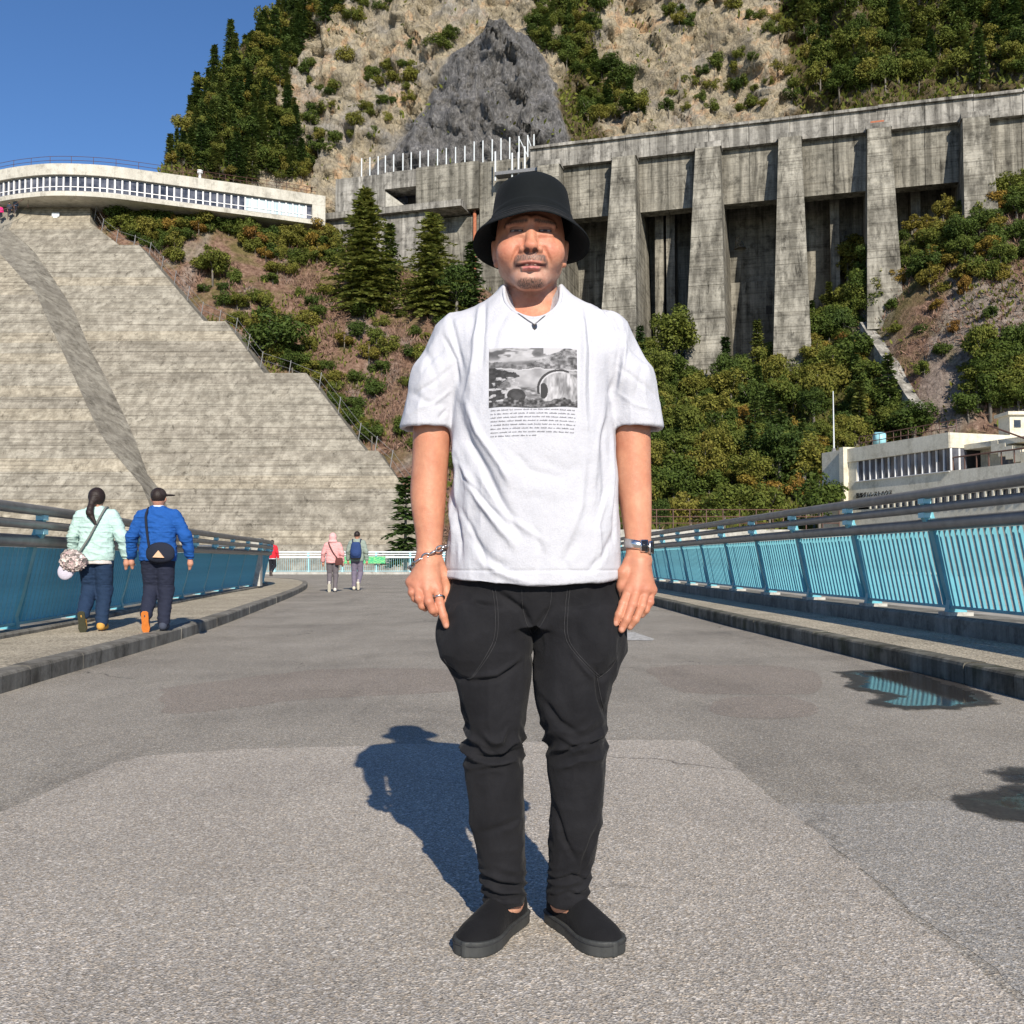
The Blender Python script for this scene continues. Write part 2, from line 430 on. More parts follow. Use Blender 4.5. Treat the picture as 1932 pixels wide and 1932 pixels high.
poly_sheet('road_marking', [tuple(gnd(x, y)[:2]) for x, y in [(1150, 1190), (1196, 1193), (1234, 1206), (1232, 1209), (1150, 1208)]], 0.004, M['white_paint'])

def pavement(name, kerb, rail, side, zk, kerb_mat):
    """side = +1: kerb's pavement lies to the left of travel"""
    P = resample(kerb, 0.25); n = len(P)
    inn = offset(P, side * 0.16)
    # outer edge: nearest along the rail by y then far corner
    Q = resample(rail, 0.25)
    m = min(len(P), len(Q))
    idx = np.linspace(0, len(Q) - 1, len(P)).round().astype(int)
    out = Q[idx]
    V = np.concatenate([np.c_[inn, np.full(n, zk - 0.004)], np.c_[out, np.full(n, zk - 0.004)], np.c_[inn, np.full(n, -0.05)], np.c_[out, np.full(n, -0.05)]])
    i = np.arange(n - 1)
    F = [np.stack([i, i + 1, i + 1 + n, i + n], 1)]
    F = np.concatenate(F)
    if side > 0: F = F[:, ::-1].copy()
    o = part(name, V, F, M['pebble']); o['kind'] = 'structure'
    # kerb stones, one by one
    D = resample(kerb, 1.0)
    k = 0
    for a in range(len(D) - 1):
        p, q = Vector((*D[a], 0)), Vector((*D[a + 1], 0))
        t = (q - p).normalized(); nl = Vector((-t.y, t.x, 0)) * side
        g = 0.005
        e = random.uniform(-0.004, 0.004); e2 = random.uniform(-0.003, 0.003)
        p = p + t * g; q = q - t * g
        mb = MB(); ch = 0.022
        prof = [(e, -0.05), (e, zk - ch), (e + ch * 0.4, zk - ch * 0.3 + e2), (e + ch * 1.2, zk + e2), (0.158, zk + e2), (0.158, -0.05)]
        mb.sweep([(p, nl, (0, 0, 1)), (q, nl, (0, 0, 1))], prof if side < 0 else prof[::-1])
        if D[a][1] > 48: break
        mb.build('kerb_stone', kerb_mat, o)
    return o
pl = pavement('pavement_left', LK, LR, 1, 0.13, M['kerb'])
pr = pavement('pavement_right', RK, RR, -1, 0.15, M['kerb_mossy'])
# step under the railings
def step(name, rail, side, z0, z1, w0, w1, parent):
    P = resample(rail, 0.5); pa = []
    T = np.gradient(P, axis=0); T /= np.linalg.norm(T, axis=1)[:, None]
    for p, t in zip(P, T):
        pa.append(((p[0], p[1], 0), (-t[1] * side, t[0] * side, 0), (0, 0, 1)))
    prof = [(w0, z0), (w0, z1 - 0.02), (w0 + 0.02, z1), (w1, z1), (w1, -0.05), (w0, -0.05)]
    mb = MB(); mb.sweep(pa, prof if side < 0 else prof[::-1])
    return mb.build(name, M['kerb'], parent)
step('parapet_step', LR, 1, 0.12, 0.175, -0.14, 0.35, pl)
step('parapet_step', RR, -1, 0.14, 0.31, -0.14, 0.40, pr)
# puddles: wet hollows with standing water
def puddle(outline):
    pts = [gnd(x, y) for x, y in outline]; C = catmull([(p.x, p.y) for p in pts] + [(pts[0].x, pts[0].y)], 6)
    lo, hi = C.min(0) - .25, C.max(0) + .25
    X, Y = np.meshgrid(np.linspace(lo[0], hi[0], 56), np.linspace(lo[1], hi[1], 56), indexing='ij'); P = np.stack([X.ravel(), Y.ravel()], 1)
    d = np.full(len(P), 9.0); ins = np.zeros(len(P), bool)
    for p, q in zip(C[:-1], C[1:]):
        ab = q - p; t_ = np.clip(((P - p) @ ab) / max(ab @ ab, 1e-9), 0, 1); d = np.minimum(d, np.linalg.norm(P - p - t_[:, None] * ab, axis=1))
        c_ = (p[1] > P[:, 1]) != (q[1] > P[:, 1]); ins ^= c_ & (P[:, 0] < (q[0] - p[0]) * (P[:, 1] - p[1]) / (q[1] - p[1] + 1e-12) + p[0])
    A = np.clip(.24 + np.where(ins, d, -d) * 1.9, 0, 1); V = np.c_[P, np.full(len(P), .0062)]
    o = part('puddle', V, grid_faces(56, 56), M['puddle'], None, True, np.stack([A, A, A], 1)); o['kind'] = 'structure'
t = NT('puddle_water'); v = t.coords(); a_ = t.attr('Col'); sp = t.n('ShaderNodeSeparateColor'); t.l(a_, sp.inputs[0])
nz_ = t.noise(t.coords('Object', (1, .7, 1)), 6.0, 8, .66); fine_ = t.noise(v, 90, 3)
edge = t.math('ADD', sp.outputs[0], t.math('MULTIPLY', t.math('SUBTRACT', nz_, .5), .62))
edge2 = t.math('ADD', edge, t.math('MULTIPLY', t.math('SUBTRACT', fine_, .5), .10))
wet = t.ramp(fine_, [(0.3, (0.020, 0.018, 0.016)), (0.7, (0.060, 0.054, 0.047))])
M['puddle'] = t.fin(wet, t.ramp(edge, [(0.36, 0.5), (0.44, 0.03)]), 0.5, 0, t.bump(t.math('ADD', t.math('MULTIPLY', fine_, .6), nz_), 0.05, 0.004))
tr_ = t.n('ShaderNodeBsdfTransparent'); mx_ = t.n('ShaderNodeMixShader'); t.l(t.ramp(edge2, [(0.15, 0.0), (0.22, 0.75), (0.36, 0.96)]), mx_.inputs[0])
t.l(tr_.outputs[0], mx_.inputs[1]); t.l(t.b.outputs[0], mx_.inputs[2]); t.l(mx_.outputs[0], t.out.inputs[0])
puddle([(1588, 1270), (1640, 1266), (1720, 1268), (1790, 1285), (1870, 1318), (1850, 1332), (1760, 1338), (1690, 1336), (1650, 1326), (1672, 1314), (1640, 1306), (1600, 1297), (1612, 1286)])
puddle([(1812, 1510), (1850, 1502), (1905, 1490), (1932, 1488), (1970, 1500), (1990, 1530), (1932, 1548), (1890, 1542), (1840, 1528)])
puddle([(1885, 1460), (1920, 1452), (1960, 1450), (1975, 1475), (1932, 1476), (1900, 1470)])

# ================================================================== RAILINGS
def rail_frames(P):
    T = np.gradient(P, axis=0); T /= np.linalg.norm(T, axis=1)[:, None]; return T
def plate(prof, th):
    """prof: outline in (n, z); extruded +-th/2 along u. returns verts in (u, n, z)"""
    k = len(prof)
    V = [(-th / 2, a, b) for a, b in prof] + [(th / 2, a, b) for a, b in prof]
    F = [tuple(range(k))[::-1], tuple(range(k, 2 * k))] + [(i, (i + 1) % k, k + (i + 1) % k, k + i) for i in range(k)]
    return V, F
def railing(name, label, path, side, zb, post_step=2.0, nbar=17, lean=0.155, y_min=-3, y_max=60, mats=('rail_blue', 'rail_grey'), plinth=True, k=1.0):
    """side +1: road lies to the left of travel. local axes: u along, n toward the road"""
    DS = 0.0125
    D = resample(path, DS); T = rail_frames(D); L = len(D)
    loc = (D[0][0], D[0][1], zb)
    root = thing(name, label, 'railing', loc)
    blue, grey = M[mats[0]], M[mats[1]]
    nb = lambda z: lean * z / 0.8
    # post: bent plate with a flared foot
    out = [(-0.14, 0), (0.05, 0), (0.045, 0.02), (0.005 + nb(.12), 0.12), (0.02 + nb(.3), 0.30), (0.035 + nb(.8), 0.80), (0.10 + nb(0.9), 0.93), (0.10 + nb(0.9), 1.17), (0.05 + nb(0.9), 1.17),
           (0.0 + nb(0.9), 0.95), (-0.035 + nb(.8), 0.8), (-0.065 + nb(.4), 0.4), (-0.10 + nb(.12), 0.12), (-0.13, 0.03)]
    post_me = raw_mesh('post', *plate(out, 0.085), blue)
    clamp = MB()
    clamp.box(-0.06, 0.06, 0.035 + nb(.9), 0.115 + nb(.9), 0, 0.05)
    clamp_me = raw_mesh('clamp', clamp.v, clamp.f, M['rail_pale'])
    pl_me = None
    if plinth:
        pb = MB(); pb.box(-0.11, 0.11, -0.17, 0.08, -0.035, 0.0); pl_me = raw_mesh('plinth', pb.v, pb.f, M['plinth'])
    bo = [(0.012 + nb(.06), 0.06), (0.012 + nb(.3), 0.30), (0.012 + nb(.8), 0.80), (-0.028 + nb(.8), 0.80), (-0.028 + nb(.3), 0.30), (-0.028 + nb(.06), 0.06)]
    bar_me = raw_mesh('bar', *plate(bo, 0.014), blue)
    def put(nm, me, i, dz=0):
        o = link(nm, me, root)
        t = T[i]; a = math.atan2(t[1], t[0])
        o.location = (D[i][0] - loc[0], D[i][1] - loc[1], dz)
        o.rotation_euler = (0, 0, a)
        if side < 0: o.scale = (1, -1, 1)
        return o
    stepi = int(round(post_step / DS)); count = 0
    far = MB()
    i = 0
    pos = []
    while i < L:
        if D[i][1] >= y_min and D[i][1] <= y_max: pos.append(i)
        i += stepi
    # nearest to the camera first so that the single bars are the large ones
    for p in pos:
        put('post', post_me, p); put('clamp', clamp_me, p, 0.93); put('clamp', clamp_me, p, 1.07)
        if pl_me: put('plinth', pl_me, p)
    bars = []
    for p in pos[:-1]:
        for b in range(1, nbar + 1):
            j = p + int(round(stepi * b / (nbar + 1)))
            if j < L: bars.append(j)
    bars.sort(key=lambda j: abs(D[j][1] - 8) if D[j][1] > 4 else 30 + abs(D[j][1]))
    for q, j in enumerate(bars):
        if q < 280: put('bar', bar_me, j)
        else:
            t = T[j]; nx, ny = (-t[1] * side, t[0] * side)
            V = [(D[j][0] + t[0] * u + nx * n, D[j][1] + t[1] * u + ny * n, zb + z) for u, n, z in plate(bo, 0.014)[0]]
            far.add(V, plate(bo, 0.014)[1])
    if far.v:
        fo = far.build('far_bars', blue, root); fo['kind'] = 'stuff'
    # rails along the path
    i0, i1 = pos[0], pos[-1]
    idx = list(range(i0, i1 + 1, 40))
    if idx[-1] != i1: idx.append(i1)
    pa = [((D[j][0], D[j][1], zb), (-T[j][1] * side, T[j][0] * side, 0), (0, 0, 1)) for j in idx]
    def rail(nm, n0, z0, w, h, mat, sq=False):
        pr = [(n0 + w * (math.cos(a) if not sq else (1 if math.cos(a) > 0 else -1)), z0 + h * (math.sin(a) if not sq else (1 if math.sin(a) > 0 else -1))) for a in [math.pi * 2 * (q + .5) / (12 if not sq else 4) for q in range(12 if not sq else 4)]]
        if side < 0: pr = pr[::-1]
        mb = MB(); mb.sweep(pa, pr[::-1]); return mb.build(nm, mat, root, smooth=not sq)
    rail('handrail', 0.075 + nb(.9), 1.165, 0.055, 0.052, grey)
    rail('middle_rail', 0.075 + nb(.9), 1.02, 0.050, 0.044, grey)
    rail('upper_rail', 0.03 + nb(.85), 0.862, 0.062, 0.062, grey)
    rail('lower_rail', -0.008 + nb(.06), 0.05, 0.026, 0.014, blue, True)
    return root
rail_l = railing('railing', 'teal blue barred railing with grey handrails beside the two walkers', LR, -1, 0.18, y_min=-1, y_max=40.4)
rail_r = railing('railing', 'bright blue barred railing with grey handrails in front of the cream building', RR, 1, 0.345, y_min=-1, y_max=54)
XR = np.array([(-32, 59.4), (-20, 59.5), (3.8, 59.5)])
rail_x = railing('railing', 'pale blue and white barred railing across the far end of the road', XR, -1, 0.14, y_min=50, mats=('rail_pale', 'rail_white'), nbar=15, lean=0.02)
mbk = MB(); mbk.box(-60, 30, 59.2, 60.2, -0.05, 0.135)
tag(mbk.build('pavement_far', M['plinth']), kind='structure')
# thin tall pillar in the left railing
pc = LR[np.argmin(np.abs(LR[:, 1] - 26.4))]
pt = thing('railing_pillar', 'slim pale pillar standing in the left railing near its bend', 'pillar', (pc[0] + 0.1, pc[1], 0.175))
mb = MB(); mb.box(pc[0] - 0.02, pc[0] + 0.22, pc[1] - 0.12, pc[1] + 0.12, 0.175, 1.38); mb.build('shaft', M['plinth'], pt)
mb = MB(); mb.box(pc[0] - 0.04, pc[0] + 0.24, pc[1] - 0.14, pc[1] + 0.14, 1.38, 1.42); mb.build('cap', M['rail_grey'], pt)
# green banner tied to the far railing
g0, g1 = at(646, 1050, 59.3), at(727, 1063, 59.3)
t = NT('green_banner'); v = t.coords('Object', (6, 1, 22))
bn = t.ramp(t.noise(v, 1.0, 3), [(0.5, (0.04, 0.38, 0.16)), (0.6, (0.30, 0.60, 0.22))]); M['banner'] = t.fin(bn, 0.6)
gt = thing('banner', 'green banner tied to the pale railing at the far end', 'banner', (g0.x, 59.3, g1.z))
mb = MB(); mb.box(g0.x, g1.x, 59.285, 59.31, g1.z, g0.z); mb.build('cloth', M['banner'], gt)
for xx in (g0.x + .03, g1.x - .03):
    mb = MB(); mb.box(xx - .015, xx + .015, 59.31, 59.42, g1.z + .05, g0.z - .05); mb.build('tie', M['rail_white'], gt)
# ================================================================== HILLSIDE AND MOUNTAIN
def rockmat():
    t = NT('mountain_rock'); v = t.coords(); a = t.attr('Col')
    sp = t.n('ShaderNodeSeparateColor'); t.l(a, sp.inputs[0])
    n1 = t.noise(v, 0.22, 8, 0.68); n2 = t.noise(v, 1.1, 7, 0.7); n3 = t.noise(t.coords('Object', (1, 1, 0.35)), 2.6, 6, 0.7)
    beige = t.ramp(n1, [(0.28, (0.21, 0.185, 0.145)), (0.43, (0.34, 0.292, 0.21)), (0.54, (0.42, 0.36, 0.255)), (0.62, (0.52, 0.35, 0.21)), (0.78, (0.31, 0.275, 0.225))])
    beige = t.mix(0.8, beige, t.ramp(n3, [(0.30, 0.35), (0.46, 0.9), (0.66, 1.25)]), 'MULTIPLY')
    slate = t.ramp(n3, [(0.28, (0.055, 0.053, 0.053)), (0.5, (0.155, 0.152, 0.152)), (0.7, (0.30, 0.292, 0.285))])
    slate = t.mix(0.6, slate, t.ramp(n2, [(0.35, 0.55), (0.65, 1.25)]), 'MULTIPLY')
    earth = t.ramp(n2, [(0.3, (0.055, 0.042, 0.024)), (0.5, (0.105, 0.082, 0.042)), (0.7, (0.17, 0.14, 0.075))])
    ck = t.voro(t.coords('Object', (1, 1, .6)), .75, 'DISTANCE_TO_EDGE'); ck2 = t.voro(t.coords('Object', (1, 1, .7)), 2.2, 'DISTANCE_TO_EDGE')
    beige = t.mix(.55, beige, t.ramp(ck, [(0.0, 0.35), (0.09, 1.0)]), 'MULTIPLY'); beige = t.mix(.4, beige, t.ramp(ck2, [(0.0, 0.4), (0.1, 1.0)]), 'MULTIPLY')
    grey_ = t.ramp(n3, [(0.3, (0.13, 0.125, 0.115)), (0.7, (0.40, 0.385, 0.36))])
    beige = t.mix(t.ramp(t.noise(v, .12, 5, .6), [(0.50, 0.0), (0.64, 0.7)]), beige, grey_)
    col = t.mix(sp.outputs[0], beige, slate)
    col = t.mix(sp.outputs[1], col, earth)
    h = t.math('ADD', n2, t.math('MULTIPLY', n3, 0.7))
    return t.fin(col, 0.93, 0.15, 0, t.bump(h, 1.0, 0.6))
def earthmat():
    t = NT('hillside_earth'); v = t.coords(); a = t.attr('Col')
    sp = t.n('ShaderNodeSeparateColor'); t.l(a, sp.inputs[0])
    n1 = t.noise(v, 0.30, 7, 0.65); n2 = t.noise(v, 2.2, 6, 0.72)
    br = t.ramp(n2, [(0.28, (0.060, 0.036, 0.025)), (0.45, (0.145, 0.088, 0.062)), (0.58, (0.235, 0.15, 0.11)), (0.75, (0.36, 0.265, 0.20))])
    br = t.mix(t.ramp(n1, [(0.45, 0.0), (0.62, 0.75)]), br, t.ramp(n2, [(0.3, (0.05, 0.055, 0.018)), (0.7, (0.16, 0.14, 0.045))]))
    gr = t.ramp(n2, [(0.28, (0.03, 0.035, 0.012)), (0.6, (0.10, 0.095, 0.035)), (0.8, (0.17, 0.13, 0.06))])
    rk = t.ramp(n2, [(0.3, (0.10, 0.085, 0.075)), (0.5, (0.24, 0.205, 0.18)), (0.72, (0.38, 0.34, 0.30))])
    col = t.mix(sp.outputs[0], br, gr); col = t.mix(sp.outputs[1], col, rk)
    return t.fin(col, 0.95, 0.1, 0, t.bump(n2, 0.9, 0.35))
M['rock'] = rockmat(); M['earth'] = earthmat()

HX = [-75, -60, -45, -22, -10, 0, 10, 22, 30, 36, 40, 50, 62, 90]
HZT = [44, 42.4, 41.4, 39.2, 35.5, 31, 26, 20.5, 22, 27, 33.5, 37.5, 41, 44]
HYT = [119, 117, 117, 121, 121, 116, 112, 109, 107, 107, 107, 104, 100, 95]
HYF = [86, 84, 82, 82, 79, 76, 74, 74, 82, 84, 84, 80, 74, 66]
HZF = [-2, -2, -2, -2, 0, 1.5, 2.5, 3, 3, 3.5, 4, 6, 9, 12]
def hill_z(x, y):
    zt, yt, yf, zf = (np.interp(x, HX, A) for A in (HZT, HYT, HYF, HZF))
    u = (y - yf) / (yt - yf)
    z = zf + (zt - zf) * np.clip(u, -0.2, 1.0) + np.clip(u - 1, 0, 1) * 3
    z = z + np.where(u < 1.05, 1, 0) * (0.9 * fbm(x * 0.13, y * 0.13, 1.7, 4) + 0.45 * fbm(x * 0.6, y * 0.6, 4.2, 3))
    # rounded bare spur on the right, shallow gully beside it
    z = z + 4.5 * np.exp(-(((x - 47) / 7) ** 2 + ((y - 95) / 7) ** 2)) - 2.0 * np.exp(-(((x - 34) / 3.5) ** 2 + ((y - 92) / 12) ** 2))
    return z
gx, gy = np.meshgrid(np.arange(-80, 92, 0.7), np.arange(62, 128, 0.6), indexing='ij')
gz = hill_z(gx, gy)
# colour zones: R green ground, G bare stone
zr = sstep(-4, 6, gx + 3 * vnoise(gx * .2, gy * .2, 0)) * (1 - sstep(33, 37, gx + 2 * vnoise(gx * .3, gy * .3, 3)) * sstep(84, 88, gy) * (1 - sstep(99, 103, gy)))
zg = sstep(36, 40, gx) * sstep(0.05, 0.5, fbm(gx * .22, gy * .22, 8, 3) + 0.55 - np.abs(gy - 94) * .09) * 0.75
zg = np.maximum(zg, 0.6 * sstep(0.5, 0.8, fbm(gx * .3, gy * .3, 2.2, 3)))
hill = part('hillside', np.stack([gx, gy, gz], -1).reshape(-1, 3), grid_faces(*gx.shape), M['earth'], None, True, np.stack([zr, zg, zr * 0], -1).reshape(-1, 3))
hill['kind'] = 'structure'

def xedge(z): return np.interp(z, [40, 52, 57, 66, 74, 82, 88, 110, 130], [-62, -51, -46.5, -45.5, -44, -39.5, -37.5, -24, -10])
def mount_y(x, z):
    y0 = np.interp(x, [-70, -50, -20, 3, 20, 40, 60, 90], [131, 131, 138, 135, 130, 124, 118, 109])
    cot = np.interp(x, [-60, -40, -20, 5, 40, 90], [0.55, 0.5, 0.33, 0.42, 0.5, 0.62])
    y = y0 + (z - 46) * cot
    y = y + 2.2 * np.logaddexp(0, (xedge(z) + 3 - x) / 1.2)
    # craggy buttresses and gullies of the cliff
    w = x + 2.5 * vnoise(x * .07, z * .07, 5)
    y = y - 2.6 * ridged(w * 0.055, z * 0.028, 2.0, 3) - 0.7 * ridged(w * .21, z * .12, 7.0, 3) - 0.25 * fbm(x * .8, z * .8, 3.0, 3)
    xx, zz = x + 1.3 * vnoise(x * .35, z * .35, 8), z + 1.3 * vnoise(x * .35, z * .35, 18)
    y = y - 1.1 * facet(xx, zz, .14, 3, .6) - 0.62 * facet(xx, zz, .38, 5, .7) - 0.34 * facet(xx, zz, .95, 9, .8)
    # grey outcrop
    xc, hw = -5.2 + (z - 53) * 0.15, np.interp(z, [42, 48, 53, 58, 62, 66, 70, 73, 74.6, 75.4], [18.5, 17.0, 15.2, 13.2, 11.6, 9.9, 8.2, 6.6, 4.6, 2.0]) + 0.8 * vnoise(z * .45, x * .2, 3)
    q = np.clip(1 - np.abs((x - xc) / np.maximum(hw, .1)) ** 1.7, 0, 1) * (hw > .3) * (z < 75.4)
    y = y - q * (6.5 + 1.2 * facet(xx + z * .3, zz, .30, 21, .45) + .7 * facet(xx + z * .25, zz, .8, 25, .4) + .5 * ridged(x * .5 + z * .1, z * .12, 9, 3))
    return y, q
mx, mz = np.meshgrid(np.arange(-72, 86, 0.34), np.arange(38, 118, 0.36), indexing='ij')
my, mq = mount_y(mx, mz)
slate = sstep(0.02, 0.16, mq + 0.08 * vnoise(mx * .8, mz * .8, 2))
veg = sstep(-0.05, 0.3, -0.62 + 1.25 * sstep(-33.5, -36.5, mx + 2 * vnoise(mx * .2, mz * .2, 1)) + 1.2 * np.exp(-(((mx - 9.5) / 5) ** 2)) * sstep(46, 52, mz) + 1.2 * sstep(34, 40, mx) + 0.35 * fbm(mx * .14, mz * .14, 6, 4))
veg = veg * (1 - slate)
mount = part('mountain', np.stack([mx, my, mz], -1).reshape(-1, 3), grid_faces(*mx.shape)[:, ::-1].copy(), M['rock'], None, True, np.stack([slate, veg, slate * 0], -1).reshape(-1, 3))
mount['kind'] = 'structure'

# ================================================================== CONCRETE WING WALL, lift by lift
M['lift'] = [concrete('lift_concrete_%d' % i, a, b, (0.42, 0.40, 0.38), 0.6, 7.0, 0.04, 1.0, 0.8, None, 0.4) for i, (a, b) in enumerate(
    [((0.27, 0.25, 0.205), (0.41, 0.38, 0.315)), ((0.30, 0.272, 0.215), (0.44, 0.395, 0.31)), ((0.245, 0.225, 0.185), (0.375, 0.345, 0.285))])]
M['lift_dark'] = concrete('groove_shade_concrete', (0.205, 0.19, 0.16), (0.32, 0.30, 0.25), (0.4, 0.38, 0.36), 0.5, 5.0, 0.05, 0.9, 0.2)  # darker copy of the lift concrete; the flank's shade is in its colour
def wallY(z): return 78.0 + 0.88 * max(z, -3)
def wall_pt(xv, yv, off=0.0):
    """point of the battered face (y = 78 + .88 z - off) seen at this pixel"""
    d = ray(xv, yv); s = (78.0 + 0.88 * CAMZ - off) / (d.y - 0.88 * d.z)
    return Vector((0, 0, CAMZ)) + d * s
edgeR = [wall_pt(*p) for p in [(170, 366), (170, 420), (225, 462), (262, 462), (385, 605), (425, 607), (497, 705), (578, 702), (690, 848), (712, 852), (790, 960), (830, 1062)]]
edgeL = [wall_pt(*p) for p in [(78, 366), (40, 398), (14, 430), (62, 470), (105, 530), (141, 587), (169, 655), (199, 708), (250, 814), (264, 852), (288, 920), (330, 1062)]]
def x_at(E, z, side):
    xs = []
    for a, b in zip(E[:-1], E[1:]):
        if (a.z - z) * (b.z - z) <= 0 and abs(a.z - b.z) > 1e-6:
            xs.append(a.x + (b.x - a.x) * (z - a.z) / (b.z - a.z))
    return xs
wt = thing('wing_wall', 'huge stepped pale concrete wing wall with horizontal pour lines behind the walkers', 'concrete wall', (-25, 78, 0))
def lift_panel(z0, z1, xl0, xr0, xl1, xr1, off, mat, nm='concrete_lift'):
    g = random.choice([0.004, 0.006, 0.012]); z0 += g; z1 -= g
    dz = random.uniform(-0.018, 0.018); th = 0.6
    A = [Vector((xl0, wallY(z0) - off + dz, z0)), Vector((xr0, wallY(z0) - off + dz, z0)), Vector((xr0, wallY(z0) + th - off, z0)), Vector((xl0, wallY(z0) + th - off, z0)),
         Vector((xl1, wallY(z1) - off + dz, z1)), Vector((xr1, wallY(z1) - off + dz, z1)), Vector((xr1, wallY(z1) + th - off, z1)), Vector((xl1, wallY(z1) + th - off, z1))]
    mb = MB(); mb.hexa(A); return mb.build(nm, mat, wt)
zt_ = edgeR[0].z
_ks = sorted({-1.5, zt_} | {round((edgeR[a].z + edgeR[b].z) / 2, 3) for a, b in ((2, 3), (4, 5), (6, 7), (8, 9))})
levels = np.unique(np.concatenate([np.linspace(a, b, max(2, int(round((b - a) / 1.2)) + 1)) for a, b in zip(_ks[:-1], _ks[1:])]).round(3))
for _a, _b in ((2, 3), (4, 5), (6, 7), (8, 9)):
    _z = round((edgeR[_a].z + edgeR[_b].z) / 2, 3); edgeR[_a].z = edgeR[_b].z = _z
steps_z = sorted({round(p.z, 3) for p in edgeR[1:-1]})
for a, b in zip(levels[:-1], levels[1:]):
    e = 0.02
    r0 = x_at(edgeR, a + e, 1); r1 = x_at(edgeR, b - e, 1); l0 = x_at(edgeL, a + e, -1); l1 = x_at(edgeL, b - e, -1)
    if not (r0 and r1 and l0 and l1): 
        if not r0: r0 = [edgeR[-1].x]
        if not l0: l0 = [edgeL[-1].x]
        if not r1: r1 = r0
        if not l1: l1 = l0
    lift_panel(a, b, l0[0] - 0.05, max(r0), l1[0] - 0.05, min(max(r1), max(r0)), 0, M['lift'][random.choice([0, 0, 1, 1, 2])])
# solid core behind the lifts (dark joints, thickness at the stepped edge)
core = MB(); z_ = list(levels)
for a, b in zip(levels[:-1], levels[1:]):
    r0 = x_at(edgeR, a + .02, 1) or [edgeR[-1].x]; r1 = x_at(edgeR, b - .02, 1) or r0; l0 = x_at(edgeL, a + .02, 1) or [edgeL[-1].x]; l1 = x_at(edgeL, b - .02, 1) or l0
    x0a, x1a, x0b, x1b = min(l0) - 14, max(r0) - .04, min(l1) - 14, min(max(r1), max(r0)) - .04
    core.hexa([(x0a, wallY(a) + .07, a), (x1a, wallY(a) + .07, a), (x1a, wallY(a) + 7, a), (x0a, wallY(a) + 7, a), (x0b, wallY(b) + .07, b), (x1b, wallY(b) + .07, b), (x1b, wallY(b) + 7, b), (x0b, wallY(b) + 7, b)])
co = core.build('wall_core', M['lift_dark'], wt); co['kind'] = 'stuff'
# nearer block on the left with its flank
OFFB = 3.2
bR = [wall_pt(p[0], p[1], OFFB) for p in [(70, 556), (82, 587), (114, 655), (138, 708), (186, 814), (212, 852), (272, 922), (318, 1062)]]
zb_t = bR[0].z
lv = np.linspace(-1.5, zb_t, 25)
for a, b in zip(lv[:-1], lv[1:]):
    r0 = (x_at(bR, a + .02, 1) or [bR[-1].x])[0]; r1 = (x_at(bR, b - .02, 1) or [r0])[0]
    lift_panel(a, b, -70, r0, -70, r1, OFFB, M['lift'][random.choice([0, 2, 1])])
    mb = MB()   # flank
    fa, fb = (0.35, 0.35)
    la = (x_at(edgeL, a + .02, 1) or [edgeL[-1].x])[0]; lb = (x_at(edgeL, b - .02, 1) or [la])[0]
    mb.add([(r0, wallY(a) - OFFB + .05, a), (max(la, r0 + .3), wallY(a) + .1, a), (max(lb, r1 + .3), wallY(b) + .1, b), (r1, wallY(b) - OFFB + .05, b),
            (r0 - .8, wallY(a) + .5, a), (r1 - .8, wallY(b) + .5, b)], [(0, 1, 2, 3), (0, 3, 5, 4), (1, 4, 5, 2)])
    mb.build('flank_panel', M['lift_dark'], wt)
mb = MB()    # sloping shoulder above the nearer block
q1, q2 = wall_pt(14, 432), wall_pt(62, 472); q3 = Vector((max(x_at(edgeL, zb_t - .02, 1)) - .3, wallY(zb_t), zb_t - .02))
qm = wall_pt(-8, 470, 1.7)
mb.add([(-70, wallY(zb_t) - OFFB, zb_t), (bR[0].x, wallY(zb_t) - OFFB, zb_t), tuple(qm), (-70, qm.y, qm.z)], [(0, 1, 2, 3)])
mb.build('shoulder', M['lift'][1], wt)
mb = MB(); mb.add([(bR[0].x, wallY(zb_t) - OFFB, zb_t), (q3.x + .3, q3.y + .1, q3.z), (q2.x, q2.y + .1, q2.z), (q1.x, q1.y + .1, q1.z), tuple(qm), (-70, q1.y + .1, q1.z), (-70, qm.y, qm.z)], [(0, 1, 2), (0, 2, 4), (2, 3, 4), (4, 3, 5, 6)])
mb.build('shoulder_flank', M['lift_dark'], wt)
# thin posts and wire up the stepped edge
sf = thing('edge_fence', 'thin wire fence climbing the stepped edge of the concrete wing wall', 'fence', tuple(edgeR[9]))
pp = []
for a, b in zip(edgeR[:-2], edgeR[1:-1]):
    n = max(1, int((b - a).length / 3.2))
    for k in range(n):
        p = a.lerp(b, (k + .5) / n) + Vector((0.15, 0.8, 0)); pp.append(p)
        mb = MB(); mb.tube([p - Vector((0, 0, .3)), p + Vector((0.25, 0, 1.35))], 0.045, 5); mb.build('post', M['rail_grey'], sf)
for h in (0.55, 1.2):
    mb = MB(); mb.tube([p + Vector((0.25 * h / 1.35, 0, h)) for p in pp], 0.02, 4); mb.build('wire', M['rail_grey'], sf)
sg = thing('marker_board', 'small white marker board fixed high on the concrete wing wall', 'board', tuple(wall_pt(105, 414, .1)))
p = wall_pt(105, 407, .16); mb = MB(); mb.box(p.x - .42, p.x + .42, p.y - .05, p.y, p.z - .1, p.z + .32); mb.build('plate', M['rail_white'], sg)
mb = MB(); mb.box(p.x - .28, p.x + .22, p.y - .04, p.y + .3, p.z - .42, p.z - .1); mb.build('lower_plate', M['rail_white'], sg)

